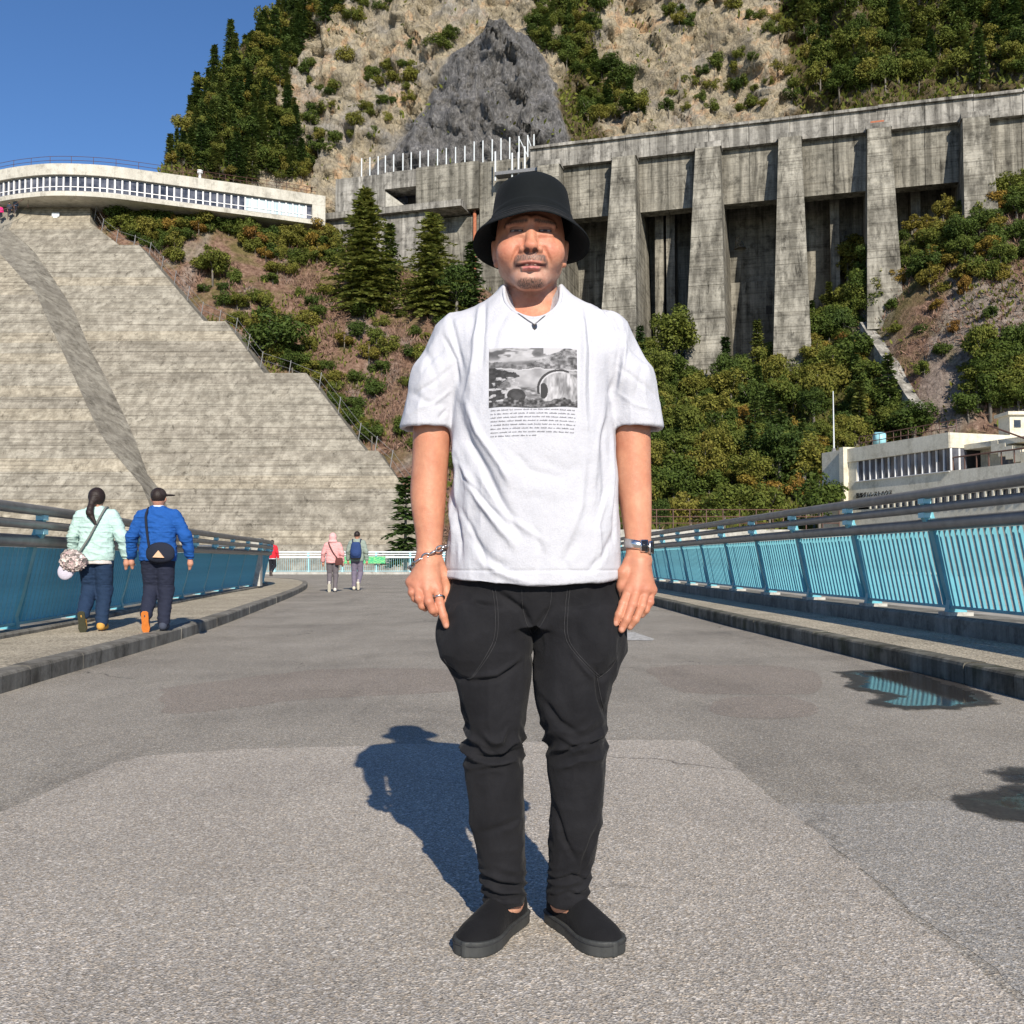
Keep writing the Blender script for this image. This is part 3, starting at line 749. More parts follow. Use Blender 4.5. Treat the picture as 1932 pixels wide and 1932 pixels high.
# ================================================================== BUTTRESSED RETAINING STRUCTURE
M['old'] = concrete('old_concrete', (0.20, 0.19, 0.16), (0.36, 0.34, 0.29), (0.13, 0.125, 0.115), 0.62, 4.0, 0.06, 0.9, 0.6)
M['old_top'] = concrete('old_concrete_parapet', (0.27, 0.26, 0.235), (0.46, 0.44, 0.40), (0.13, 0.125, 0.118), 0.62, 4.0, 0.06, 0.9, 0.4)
M['pier'] = concrete('pier_concrete', (0.23, 0.217, 0.185), (0.39, 0.37, 0.315), (0.16, 0.155, 0.14), 0.65, 4.0, 0.06, 0.8, 0.75)
M['rust'] = mk('rusty_stain', (0.26, 0.085, 0.045), (0.40, 0.15, 0.08), 3, 0.9, 0.3, 0.02)
W0, W1 = Vector((-24.5, 127.6, 0)), Vector((62.0, 102.5, 0))
WU = (W1 - W0).normalized(); WN = Vector((WU.y, -WU.x, 0))    # outward, toward the camera
if WN.y > 0: WN = -WN
def w_at(xv, off=0.0):
    """distance along the wall line where pixel column xv meets the plane pushed out by off"""
    a = (xv - CX) / FPX / _cp
    o = W0 + WN * off
    s = (a * o.y - o.x) / (WU.x - a * WU.y)
    return s
ZT = 50.0
bt = thing('buttress_wall', 'weathered grey concrete retaining wall with tall tapering buttresses below the cliffs', 'retaining wall', tuple(W0 + Vector((0, 0, 30))))
def wbox(s0, s1, o0, o1, z0, z1, nm, mat, sub=None):
    mb = MB(); mb.obox(W0, WU, WN, (0, 0, 1), s0, s1, o0, o1, z0, z1); return mb.build(nm, mat, sub or bt)
s_left = w_at(1005); s_end = (W1 - W0).length
# parapet in pieces, beam panels between the buttresses, back wall
cols = [1045, 1187, 1345, 1500, 1668, 1850, 2040]
halft = [20, 21, 22, 20, 20, 22, 24]
bot = [470, 640, 700, 665, 445, 385, 340]
sc_ = [w_at(c) for c in cols]
edges = [s_left] + [s for s in sc_] + [s_end]
for a, b in zip(edges[:-1], edges[1:]):
    n = max(1, int(round((b - a) / 5.0)))
    for k in range(n):
        e0, e1 = a + (b - a) * k / n + .03, a + (b - a) * (k + 1) / n - .03
        zz = ZT + random.uniform(-.06, .06)
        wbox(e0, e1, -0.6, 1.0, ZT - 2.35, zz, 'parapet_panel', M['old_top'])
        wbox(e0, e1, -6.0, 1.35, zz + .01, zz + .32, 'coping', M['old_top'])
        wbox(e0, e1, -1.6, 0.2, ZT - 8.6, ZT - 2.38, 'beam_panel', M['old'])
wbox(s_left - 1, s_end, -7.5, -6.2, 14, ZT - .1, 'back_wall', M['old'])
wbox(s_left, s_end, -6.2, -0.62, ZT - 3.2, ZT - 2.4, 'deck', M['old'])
for i, (s, c, hp, yb) in enumerate(zip(sc_, cols, halft, bot)):
    p = W0 + WU * s; d = p.y
    hw = hp / FPX * d * 1.02
    P = at(c, yb, d - 7); zb = P.z - 2.5
    H0 = ZT - 2.0 - zb; zb -= 7.0; H = ZT - 2.0 - zb
    ot, ob = 2.3, 2.3 + H * 0.20
    wb = hw * (1 + H * 0.024); st = min(.55, H * .02)
    # courses of the buttress
    nz = max(5, int(H / 1.9))
    for k in range(nz):
        t0, t1 = k / nz, (k + 1) / nz
        def row(t):
            z = zb + H * t; o = ob + (ot - ob) * t; w = wb + (hw - wb) * t; return z, o, w
        (za, oa, wa), (zc, oc, wc) = row(t0), row(t1)
        zc -= .03; j = random.uniform(-.03, .03)
        fl = 0.35   # chamfer on the far side
        q = [W0 + WU * (s - wa) + WN * (oa + j), W0 + WU * (s + wa) + WN * (oa + j), W0 + WU * (s + wa * 1.05) + WN * (-6.2), W0 + WU * (s - wa) + WN * (-6.2)]
        r = [W0 + WU * (s - wc) + WN * (oc + j), W0 + WU * (s + wc) + WN * (oc + j), W0 + WU * (s + wc * 1.05) + WN * (-6.2), W0 + WU * (s - wc) + WN * (-6.2)]
        mb = MB(); mb.hexa([(*v[:2], za) for v in q] + [(*v[:2], zc) for v in r])
        mb.build('buttress_course', M['pier'], bt)
    # haunch under the parapet
    wbox(s - hw * 1.12, s + hw * 1.12, -0.5, 2.42, ZT - 2.62, ZT - 2.0, 'buttress_cap', M['old_top'])
# middle inner pillar and dark opening between third and fourth buttress
s_ = w_at(1437); wbox(s_ - 3.4, s_ + 2.6, -6.1, -4.4, 14, 33.5, 'inner_wall', M['old'])
wbox(s_ + .6, s_ + 1.3, -4.4, -4.36, 29.5, 30.5, 'small_window', M['joint'])
for c in (1240, 1262, 1585, 1745):
    s_ = w_at(c); wbox(s_ - .5, s_ + .5, -6.1, -3.2, 14, ZT - 3.3, 'inner_pillar', M['old'])
wbox(w_at(1668) - .8, w_at(1668) + .6, 1.36, 1.42, ZT - 2.2, ZT - 1.4, 'rust_patch', M['rust'])
# western block with its opening
s0 = w_at(628); 
def xs(c): return w_at(c)
wbox(xs(628), xs(722), -3, 0.0, 44.0, 49.6, 'upper_wall', M['old_top'])
wbox(xs(722), xs(782), -3, 0.0, 47.6, 49.75, 'upper_wall', M['old_top'])
wbox(xs(782), xs(902), -3, 0.0, 44.0, 49.9, 'upper_wall', M['old'])
wbox(xs(902) + .03, xs(1006), -3.5, -0.4, 40.0, 49.8, 'upper_wall', M['old'])
wbox(xs(700), xs(800), -5.0, -4.0, 43.5, 49.0, 'tunnel_back', M['joint'])
mb = MB(); a, b = W0 + WU * xs(722) - WN * .3, W0 + WU * xs(768) - WN * 3.6
mb.add([(a.x, a.y, 44.6), (b.x, b.y, 44.6), (b.x, b.y, 45.0), (a.x, a.y, 47.5)], [(0, 1, 2, 3)]); mb.build('shotcrete_wedge', M['plinth'], bt)
wbox(xs(612), xs(880), -4, 2.2, 43.7, 44.5, 'ledge', M['old_top'])
wbox(xs(612), xs(812), -4, 1.4, 38.0, 43.68, 'lower_wall', M['old_top'])
wbox(xs(700), xs(812), -4, 2.0, 30.0, 37.9, 'lower_wall', M['old_top'])
wbox(xs(815), xs(1010), -6, -1.0, 24.0, 43.5, 'lower_wall', M['old'])
mb = MB(); pz = W0 + WU * xs(891) - WN * .75
mb.tube([(pz.x, pz.y, 44), (pz.x, pz.y, 34)], .22, 8); mb.build('drain_pipe', M['rust'], bt, True)
# overhanging dark ledge bracket
wbox(xs(940), xs(1020), 0.2, 1.6, 47.2, 47.6, 'platform', M['rail_grey'])

# steel rockfall fence: one post after another
rf = thing('rockfall_fence', 'row of slim steel fence posts on the wall below the grey crag', 'fence', tuple(W0 + WU * xs(670) + Vector((0, 0, ZT))))
for k, c in enumerate([668, 684, 700, 714, 730, 748, 764, 781, 797, 815, 832, 850, 868, 886, 903, 921, 938, 955, 973, 990, 1002]):
    p = W0 + WU * xs(c) - WN * 1.5; h = 2.6 + 0.4 * (k > 12)
    mb = MB(); mb.tube([(p.x, p.y, 49.5), (p.x, p.y, ZT + h)], .085, 6); mb.build('post', M['rail_white'], rf)
for h in (0.9, 1.8, 2.5):
    a, b = W0 + WU * xs(668) - WN * 1.5, W0 + WU * xs(1002) - WN * 1.5
    mb = MB(); mb.tube([(a.x, a.y, ZT + h), (b.x, b.y, ZT + h)], .025, 4); mb.build('cable', M['rail_grey'], rf)
for c, z0, z1 in [(940, 46.6, 50.2), (972, 46.0, 49.8), (984, 46.0, 49.8), (996, 46.3, 50.4)]:
    p = W0 + WU * xs(c) + WN * 1.3; mb = MB(); mb.tube([(p.x, p.y, z0), (p.x, p.y, z1)], .11, 6); mb.build('strut', M['rail_white'], rf)
for c0, c1 in ((973, 990), (990, 1002)):
    a, b = W0 + WU * xs(c0) - WN * 1.5, W0 + WU * xs(c1) - WN * 1.5
    mb = MB(); mb.tube([(a.x, a.y, ZT + 2.8), (b.x, b.y, ZT + .4)], .05, 5); mb.build('brace', M['rail_white'], rf)
# sloping concrete gutter on the right-hand slope
cg = thing('slope_gutter', 'straight concrete gutter running down the bare slope above the cream building', 'gutter', (33, 88, 5))
g_a = [at(1632, 612, 99), at(1745, 790, 86)]
BV = {}
def bvh_of(o):
    if o.name not in BV:
        me = o.data; BV[o.name] = BVHTree.FromPolygons([v.co[:] for v in me.vertices], [p.vertices[:] for p in me.polygons])
    return BV[o.name]
def drop(xv, yv, objs=None):
    """where the line of sight through this pixel meets the terrain"""
    d = ray(xv, yv).normalized(); o = Vector((0, 0, CAMZ)); best = None
    for ob in (objs or (hill, mount)):
        h = bvh_of(ob).ray_cast(o, d, 600)
        if h[0] is not None and (best is None or h[3] < best[1]): best = (h[0], h[3])
    return best[0] if best else None
def ground_z(x, y, objs=None):
    h = bvh_of(hill).ray_cast(Vector((x, y, 200)), Vector((0, 0, -1)), 400)
    return h[0].z if h[0] is not None else 0.0
ga, gb = drop(1634, 618), drop(1742, 790)
pts = [ga.lerp(gb, k / 10) for k in range(11)]
pts = [Vector((p.x, p.y, max(p.z, ground_z(p.x, p.y)) + .25)) for p in pts]
for a, b in zip(pts[:-1], pts[1:]):
    t_ = (b - a).normalized(); r_ = t_.cross(Vector((0, 0, 1))).normalized(); u_ = r_.cross(t_)
    L_ = (b - a).length - .05
    mb = MB(); mb.obox(a, r_, t_, u_, -.75, .75, 0, L_, -2.6, .35); mb.build('gutter_segment', M['old_top'], cg)
# ================================================================== CURVED WHITE VIEWING BUILDING
M['cream'] = concrete('cream_render', (0.62, 0.58, 0.47), (0.72, 0.68, 0.57), (0.75, 0.72, 0.66), 0.25, 9, 0.004)
M['white_band'] = concrete('white_render', (0.50, 0.48, 0.42), (0.60, 0.58, 0.51), (0.7, 0.68, 0.65), 0.35, 8, 0.006)
M['frame_white'] = painted('window_frame_white', (0.68, 0.68, 0.68), 0.04, 0.4)
t = NT('dark_glass'); v = t.coords()
M['glass'] = t.fin(t.ramp(t.noise(v, 0.9, 3), [(0.35, (0.02, 0.022, 0.03)), (0.65, (0.12, 0.125, 0.15))]), 0.06, 0.6)
M['glass_pale'] = t_ = NT('pale_blinds'); M['glass_pale'] = t_.fin(t_.ramp(t_.noise(t_.coords('Object', (3, 3, .2)), 1.5, 2), [(0.4, (0.36, 0.46, 0.50)), (0.6, (0.55, 0.62, 0.64))]), 0.25, 0.5)
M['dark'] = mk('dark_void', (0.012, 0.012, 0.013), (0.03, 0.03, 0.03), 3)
M['brown_metal'] = painted('brown_metal', (0.11, 0.055, 0.04), 0.15)
ZR = 45.2
rp = catmull([tuple(gnd(x, y, ZR)[:2]) for x, y in [(-60, 335), (0, 320), (50, 312), (110, 308), (200, 312), (300, 325), (400, 339), (500, 353), (615, 370)]], 24)
rp = resample(rp, 0.2); rT = rail_frames(rp)
cb = thing('viewing_building', 'long curved white building with a window band on top of the wing wall', 'building', (rp[len(rp) // 2][0], rp[len(rp) // 2][1], ZR - 4))
def band(i0, i1, o0, o1, z0, z1, nm, mat, par=None, step_=4):
    ids = list(range(i0, i1, step_)) + [i1]
    pa = [((rp[j][0], rp[j][1], 0), (rT[j][1], -rT[j][0], 0), (0, 0, 1)) for j in ids]
    mb = MB(); mb.sweep(pa, [(o0, z0), (o0, z1), (o1, z1), (o1, z0)][::-1]); return mb.build(nm, mat, par or cb)
N_ = len(rp) - 1
i_end = int(np.argmin([abs((CX + FPX * p[0] / p[1]) - 585) for p in rp]))
band(0, N_, -6.0, 0.0, ZR - 1.25, ZR, 'fascia', M['white_band'])
band(0, i_end, -6.0, -0.35, ZR - 1.40, ZR - 1.26, 'window_head', M['rail_grey'])
band(0, i_end, -6.0, -0.32, ZR - 3.12, ZR - 2.98, 'window_sill', M['rail_grey'])
band(0, N_, -6.0, -0.05, ZR - 3.65, ZR - 3.13, 'floor_band', M['white_band'])
band(i_end, N_, -6.0, -0.01, ZR - 3.128, ZR - 1.26, 'end_wall', M['white_band'])
band(i_end - 60, N_ - 20, -5.6, -4.2, ZR - 6.5, ZR - 3.66, 'void_shade', M['dark'])  # near-black block standing in for the shade in the void under the building
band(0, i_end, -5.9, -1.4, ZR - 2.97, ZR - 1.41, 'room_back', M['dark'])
k, w_n = 0, 0
while k + 4 <= i_end:
    a, b = k, k + 4
    p, q = rp[a], rp[b]; t2 = (Vector((*q, 0)) - Vector((*p, 0))).normalized(); n2 = Vector((t2.y, -t2.x, 0)); L_ = (Vector((*q, 0)) - Vector((*p, 0))).length
    o_ = Vector((*p, 0)) + n2 * -0.42
    mb = MB(); mb.obox(o_, t2, n2, (0, 0, 1), 0, .17, 0, .12, ZR - 2.975, ZR - 1.405)
    w_ = mb.build('window', M['frame_white'], cb)
    mb = MB(); mb.obox(o_, t2, n2, (0, 0, 1), .172, L_ - .002, 0.02, .07, ZR - 2.56, ZR - 2.47); mb.build('transom', M['frame_white'], w_)
    mb = MB(); mb.obox(o_, t2, n2, (0, 0, 1), .172, L_ - .002, -.03, .0, ZR - 2.97, ZR - 1.41)
    mb.build('pane', M['glass_pale'] if k > i_end - 44 and random.random() < .8 else M['glass'], w_)
    k += 4; w_n += 1
for j in range(0, N_, 12):
    mb = MB(); mb.tube([(rp[j][0], rp[j][1] + .5, ZR - .1), (rp[j][0], rp[j][1] + .5, ZR + 1.0)], .03, 4); mb.build('roof_post', M['brown_metal'], cb)
for h in (.55, 1.0):
    mb = MB(); mb.tube([(rp[j][0], rp[j][1] + .5, ZR + h) for j in range(0, N_, 6)], .028, 4); mb.build('roof_rail', M['brown_metal'], cb)
pv = gnd(372, 336, ZR); mb = MB(); mb.tube([(pv.x, pv.y + 1, ZR - .1), (pv.x, pv.y + 1, ZR + .95)], .16, 8); mb.tube([(pv.x, pv.y + 1, ZR + .95), (pv.x, pv.y + 1, ZR + 1.3)], .32, 8); mb.build('roof_vent', M['frame_white'], cb)

# ================================================================== CREAM REST HOUSE ON THE RIGHT
YA = 70.0
A_ = Vector((at(1552, 950, YA).x, YA, 0)); RU = Vector((.319, -.948, 0)).normalized(); RN = Vector((-RU.y, RU.x, 0)) * -1
if RN.x > 0: RN = -RN
rh = thing('rest_house', 'cream two storey rest house with a band of tall windows behind the blue railing', 'building', (A_.x, A_.y, 0))
def rz(yv, s):  # height of pixel row on the facade at distance s along it
    p = A_ + RU * s; return CAMZ + (ray(CX, yv).z / ray(CX, yv).y) * p.y
def rs(xv, off=0.0):
    a = (xv - CX) / FPX / _cp; o = A_ + RN * off
    return (a * o.y - o.x) / (RU.x - a * RU.y)
def rbox(s0, s1, o0, o1, z0, z1, nm, mat, par=None):
    mb = MB(); mb.obox(A_, RU, RN, (0, 0, 1), s0, s1, o0, o1, z0, z1); return mb.build(nm, mat, par or rh)
zr_ = rz(855, 0); sE = rs(1794); sF0, sF1 = rs(1593), rs(1606)
zw0, zw1 = rz(908, rs(1616)), rz(871, rs(1616))
zs0 = rz(929, rs(1650))
rbox(0, sF0, -9, 0.0, -0.06, zr_, 'wall', M['cream'])
rbox(sF0, sF0 + .45, -9, 0.35, -0.06, zr_ + .12, 'fin', M['cream'])
rbox(sF0 + .45, sE, -9, 0.05, zw1 + .02, zr_, 'parapet', M['cream'])
rbox(sF0 + .45, sE + 6, -9, 0.0, zw0 - 1.35, zw0 - .02, 'wall', M['cream'])
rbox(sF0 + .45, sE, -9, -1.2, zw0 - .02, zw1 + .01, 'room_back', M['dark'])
rbox(sF0 + .45, rs(1616), -9, -0.05, zw0 - .018, zw1 + .015, 'wall', M['cream'])
rbox(sF0 + .45, sE + 6, -9, -0.1, -0.06, zw0 - 1.9, 'wall', M['cream'])
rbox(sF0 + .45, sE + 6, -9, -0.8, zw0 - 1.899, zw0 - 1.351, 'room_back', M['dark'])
# window band
ws = np.linspace(rs(1616), sE - .05, 15)
for a, b in zip(ws[:-1], ws[1:]):
    f = rbox(a, a + .06, -0.25, -0.1, zw0 - .015, zw1 + .015, 'window', M['frame_white'])
    rbox(a + .062, b - .002, -0.24, -0.2, zw0 - .012, zw1 + .012, 'pane', M['glass'], f)
    c_ = random.random()
    if c_ < .45: rbox(a + .15, a + .15 + (b - a) * random.uniform(.3, .6), -0.5, -0.45, zw0, zw1, 'curtain', M['cream'], f)
rbox(rs(1616), sE, -0.3, 0.10, zw0 - .06, zw0 - .016, 'sill', M['frame_white'])
# corner return facing the road
E0 = A_ + RU * sE
wv = MB(); wv.obox(E0, RU, RN, (0, 0, 1), 0.0, 0.06, -1.3, 0.0, zw1 + .03, zr_ - .01); wv.build('parapet_return', M['cream'], rh)
for k in range(2):
    f = MB().obox(E0, RU, RN, (0, 0, 1), 0.0, .06, -.12 - .6 * k, 0 - .6 * k, zw0, zw1).build('window', M['frame_white'], rh)
    MB().obox(E0, RU, RN, (0, 0, 1), 0.01, .03, -.6 - .6 * k, -.122 - .6 * k, zw0, zw1).build('pane', M['glass'], f)
# low square windows between the handrails
sq = np.linspace(rs(1640), sE + 6, 24)
for a, b in zip(sq[:-1], sq[1:]):
    f = rbox(a, a + .14, -0.12, 0.012, zw0 - 1.898, zw0 - 1.352, 'window', M['cream'])
    rbox(a + .142, b - .002, -0.2, -0.15, zw0 - 1.896, zw0 - 1.354, 'pane', M['glass'], f)
# set back wall, stair and tower
rbox(sE + .06, sE + 9, -9, -2.2, zw0 - .02, zr_ - .9, 'back_wall', M['cream'])
rbox(sE + 1.6, sE + 2.5, -2.2, -2.16, zw0, zw0 + 1.1, 'door', M['glass'])
rbox(sE + 3.0, sE + 3.8, -2.2, -2.16, zw0, zw0 + 1.1, 'door', M['glass'])
rbox(sE + .06, sE + 4.6, -2.2, -1.0, zr_ - 1.0, zr_ - .7, 'landing', M['cream'])
for k in range(9):
    s_ = sE + 2.2 + k * .52
    rbox(s_, s_ + .50, -2.1, -0.9, zr_ - 1.0 - k * .21 - .45, zr_ - .72 - k * .21, 'stair_step', M['cream'])
mb = MB(); a = A_ + RU * (sE + 2.0) - RN * .9; b = A_ + RU * (sE + 6.8) - RN * .9
mb.tube([(a.x, a.y, zr_ + .2), (b.x, b.y, zr_ - 1.75)], .05, 6); mb.build('stair_rail', M['brown_metal'], rh)
mb = MB(); a = A_ + RU * (sE + .1) - RN * .15; b = A_ + RU * (sE + 8) - RN * .15
mb.tube([(a.x, a.y, zw0 + .75), (b.x, b.y, zw0 + .75)], .05, 6); mb.build('balcony_rail', M['brown_metal'], rh)
for k in range(9):
    p = a + RU * (.9 * k); mb = MB(); mb.tube([(p.x, p.y, zw0 - .1), (p.x, p.y, zw0 + .75)], .04, 5); mb.build('balcony_post', M['brown_metal'], rh)
# roof railing, antenna, fan, tower
a = A_ - RN * .8 + RU * 3.0; b = A_ - RN * .8 + RU * (sE - .3)
for h in (.4, .8):
    mb = MB(); mb.tube([(a.x, a.y, zr_ + h), (b.x, b.y, zr_ + h)], .03, 5); mb.build('roof_rail', M['brown_metal'], rh)
for k in range(14):
    p = a.lerp(b, k / 13); mb = MB(); mb.tube([(p.x, p.y, zr_ - .05), (p.x, p.y, zr_ + .82)], .025, 5); mb.build('roof_post', M['brown_metal'], rh)
p = A_ + RU * .55 - RN * .6; zt = at(1565, 738, p.y).z
ant = thing('antenna_pole', 'tall thin pole antenna on the corner of the cream rest house roof', 'antenna', (p.x, p.y, zr_))
mb = MB(); mb.tube([(p.x, p.y, zr_ + .3), (p.x, p.y, zt)], [.055, .03], 6); mb.build('pole', M['rail_white'], ant)
mb = MB(); mb.tube([(p.x, p.y, zr_ - .02), (p.x, p.y, zr_ + .3)], [.2, .12], 8); mb.build('base', M['rail_grey'], ant)
p = A_ + RU * rs(1628) - RN * 1.4
fan = thing('roof_fan', 'round pale blue ventilator standing on the cream rest house roof', 'ventilator', (p.x, p.y, zr_))
mb = MB(); mb.tube([(p.x - .3, p.y, zr_ + .55), (p.x + .3, p.y, zr_ + .55)], .46, 14); mb.build('drum', M['rail_pale'], fan, True)
mb = MB(); mb.box(p.x - .25, p.x + .25, p.y - .25, p.y + .25, zr_ - .02, zr_ + .2); mb.build('stand', M['rail_grey'], fan)
p = at(1920, 830, 60)
tw = thing('stair_tower', 'small cream tower with a flat cap rising beside the rest house stairs', 'tower', (p.x, 60, zr_ - .9))
zt0, zt1 = zr_ - 2, at(1920, 783, 60).z
mb = MB(); mb.box(p.x - .45, p.x + 1.1, 60, 61.4, zt0, zt1); mb.build('shaft', M['cream'], tw)
mb = MB(); mb.box(p.x - .62, p.x + 1.3, 59.8, 61.6, zt1 + .002, zt1 + .2); mb.build('cap', M['cream'], tw)
mb = MB(); mb.box(p.x - .2, p.x + .2, 59.97, 59.998, zt1 - .75, zt1 - .3); mb.build('window', M['glass'], tw)
# lettering on the facade
def lettering(body, size, origin, ux, uz, mat, parent, nm='sign_lettering', extr=.02, width=None):
    cu = bpy.data.curves.new(nm, 'FONT'); cu.body = body; cu.size = size; cu.extrude = extr
    to = bpy.data.objects.new(nm + '_tmp', cu); COL.objects.link(to)
    dg = bpy.context.evaluated_depsgraph_get(); dg.update()
    me = bpy.data.meshes.new_from_object(to.evaluated_get(dg)); bpy.data.objects.remove(to); bpy.data.curves.remove(cu)
    V = np.zeros(len(me.vertices) * 3, np.float32); me.vertices.foreach_get('co', V); V = V.reshape(-1, 3)
    F = [tuple(p.vertices) for p in me.polygons]
    sx = 1.0 if width is None or len(V) == 0 else width / max(1e-6, V[:, 0].max() - V[:, 0].min())
    un = np.cross(np.array(ux), np.array(uz))
    W = np.array(origin)[None] + V[:, :1] * sx * np.array(ux)[None] + V[:, 1:2] * np.array(uz)[None] + V[:, 2:3] * un[None]
    bpy.data.meshes.remove(me)
    return part(nm, W, F, mat, parent)
s0, s1 = rs(1616), rs(1684)
zl = rz(936, (s0 + s1) / 2)
p = A_ + RU * s0 + RN * .03
lettering('黒部ダムレストハウス', (s1 - s0) / 9.6, (p.x, p.y, zl), RU, (0, 0, 1), M['dark'], rh, width=s1 - s0)

# terrace with a brown fence left of the rest house
tr = part('terrace', *(lambda m: (m.v, m.f))(MB().box(4.5, A_.x - .2, 61.5, 76, -0.06, 2.7)), M['plinth']); tr['kind'] = 'structure'
bf = thing('terrace_fence', 'reddish brown pipe fence along the terrace below the shrubs', 'fence', (5, 61.8, 2.7))
for k in range(16):
    x = 4.8 + k * 1.02; mb = MB(); mb.tube([(x, 61.8, 2.7), (x, 61.8, 3.95)], .035, 5); mb.build('post', M['brown_metal'], bf)
for h in (3.1, 3.5, 3.93):
    mb = MB(); mb.tube([(4.8, 61.8, h), (4.8 + 15 * 1.02, 61.8, h)], .03, 5); mb.build('bar', M['brown_metal'], bf)
# ================================================================== TREES AND SHRUBS
def leafmat(name, stops, rough=0.7, trans=0.3):
    t = NT(name); oi = t.n('ShaderNodeObjectInfo'); a = t.attr('Col')
    sp = t.n('ShaderNodeSeparateColor'); t.l(a, sp.inputs[0])
    f = t.math('ADD', t.math('MULTIPLY', oi.outputs['Random'], 0.72), t.math('MULTIPLY', sp.outputs[0], 0.28))
    col = t.ramp(f, stops)
    col = t.mix(1.0, col, t.ramp(sp.outputs[1], [(0, 0.62), (1, 1.3)]), 'MULTIPLY')
    t.set(t.b, 'Base Color', col); t.set(t.b, 'Roughness', rough); t.set(t.b, 'Specular IOR Level', 0.2)
    tr = t.n('ShaderNodeBsdfTranslucent'); t.l(col, tr.inputs[0])
    mx_ = t.n('ShaderNodeMixShader'); mx_.inputs[0].default_value = trans
    t.l(t.b.outputs[0], mx_.inputs[1]); t.l(tr.outputs[0], mx_.inputs[2]); t.l(mx_.outputs[0], t.out.inputs[0])
    return t.m
M['needle'] = leafmat('conifer_needles', [(0.0, (0.030, 0.058, 0.018)), (0.4, (0.058, 0.095, 0.022)), (0.75, (0.10, 0.13, 0.03)), (1.0, (0.15, 0.145, 0.035))], trans=.22)
M['leaf'] = leafmat('green_leaves', [(0.0, (0.036, 0.066, 0.015)), (0.35, (0.085, 0.122, 0.022)), (0.65, (0.15, 0.165, 0.030)), (0.9, (0.215, 0.195, 0.038)), (1.0, (0.18, 0.14, 0.045))])
M['autumn'] = leafmat('autumn_leaves', [(0.0, (0.13, 0.135, 0.03)), (0.35, (0.21, 0.175, 0.032)), (0.6, (0.27, 0.185, 0.035)), (0.88, (0.24, 0.125, 0.035)), (1.0, (0.14, 0.10, 0.045))])
M['larch'] = leafmat('larch_needles', [(0.0, (0.10, 0.145, 0.035)), (0.5, (0.16, 0.19, 0.042)), (1.0, (0.26, 0.225, 0.05))], trans=.35)
M['brush'] = leafmat('dry_brush', [(0.0, (0.13, 0.085, 0.06)), (0.5, (0.24, 0.15, 0.11)), (1.0, (0.34, 0.235, 0.17))], trans=.1)
M['bark'] = mk('grey_bark', (0.10, 0.085, 0.07), (0.24, 0.22, 0.19), 9, 0.9, 0.5, 0.02, 4, (1, 1, .25))
def quads(C, U, Wd):
    """centres, long half axis, wide half axis -> verts, faces (leaf shaped quads)"""
    V = np.stack([C - U, C - 0.15 * U + Wd, C + U, C - 0.15 * U - Wd], 1).reshape(-1, 3)
    return V, np.arange(len(V)).reshape(-1, 4)
def unit(a): return a / np.maximum(np.linalg.norm(a, axis=-1, keepdims=True), 1e-9)
def leaf_cols(n, g):
    r = g.random(n); b = g.random(n)
    return np.repeat(np.stack([r, b, r], 1), 4, 0).astype(np.float32)
def make_conifer(seed, h, r, open_=0.12, mat=None, pw=.72):
    g = np.random.default_rng(seed)
    C, U, Wd = [], [], []
    nt = int(h * 4.2)
    for k in range(nt):
        t = open_ + (1 - open_) * (k + g.random()) / nt
        L = r * (1 - t) ** pw * g.uniform(0.5, 1.2) + 0.06 * h * (1 - t) * .3 + .12
        nb = g.integers(5, 8)
        a0 = g.random() * 6.28
        for b in range(nb):
            a = a0 + 6.28 * b / nb + g.normal() * .25
            Lb = L * g.uniform(.65, 1.1); dr = g.uniform(-.42, -.1) + .35 * t
            d = np.array([math.cos(a), math.sin(a), dr]); d /= np.linalg.norm(d)
            sd = np.cross(d, [0, 0, 1.0]); sd /= np.linalg.norm(sd)
            m = max(3, int(Lb / .2))
            s = (np.arange(m) + .6 * g.random(m)) / m
            base = np.array([0, 0, t * h])[None] + d[None] * (s * Lb)[:, None] + np.array([0, 0, -1])[None] * (.12 * Lb * s ** 2)[:, None]
            for q in (-1, 1):
                dirv = unit(d[None] * .75 + sd[None] * q * g.uniform(.5, 1.0, (m, 1)) + g.normal(size=(m, 3)) * .18)
                ln = (.17 + .16 * (1 - s)) * g.uniform(.7, 1.25, m) * (0.7 + .05 * h)
                C.append(base + dirv * ln[:, None] * .8); U.append(dirv * ln[:, None])
                wv = unit(np.cross(dirv, g.normal(size=(m, 3)) * .5 + np.array([0, 0, 1])))
                Wd.append(wv * (ln * .42)[:, None])
    C, U, Wd = map(np.concatenate, (C, U, Wd))
    V, F = quads(C, U, Wd)
    crown = raw_mesh('crown', V, F, mat or M['needle'], False, leaf_cols(len(C), g))
    tb = MB(); tb.tube([(0, 0, -.6), (.02 * h * g.normal() * .3, 0, h * .5), (0, 0, h * .98)], [.022 * h, .014 * h, .003 * h], 6)
    return crown, raw_mesh('trunk', tb.v, tb.f, M['bark'], True)
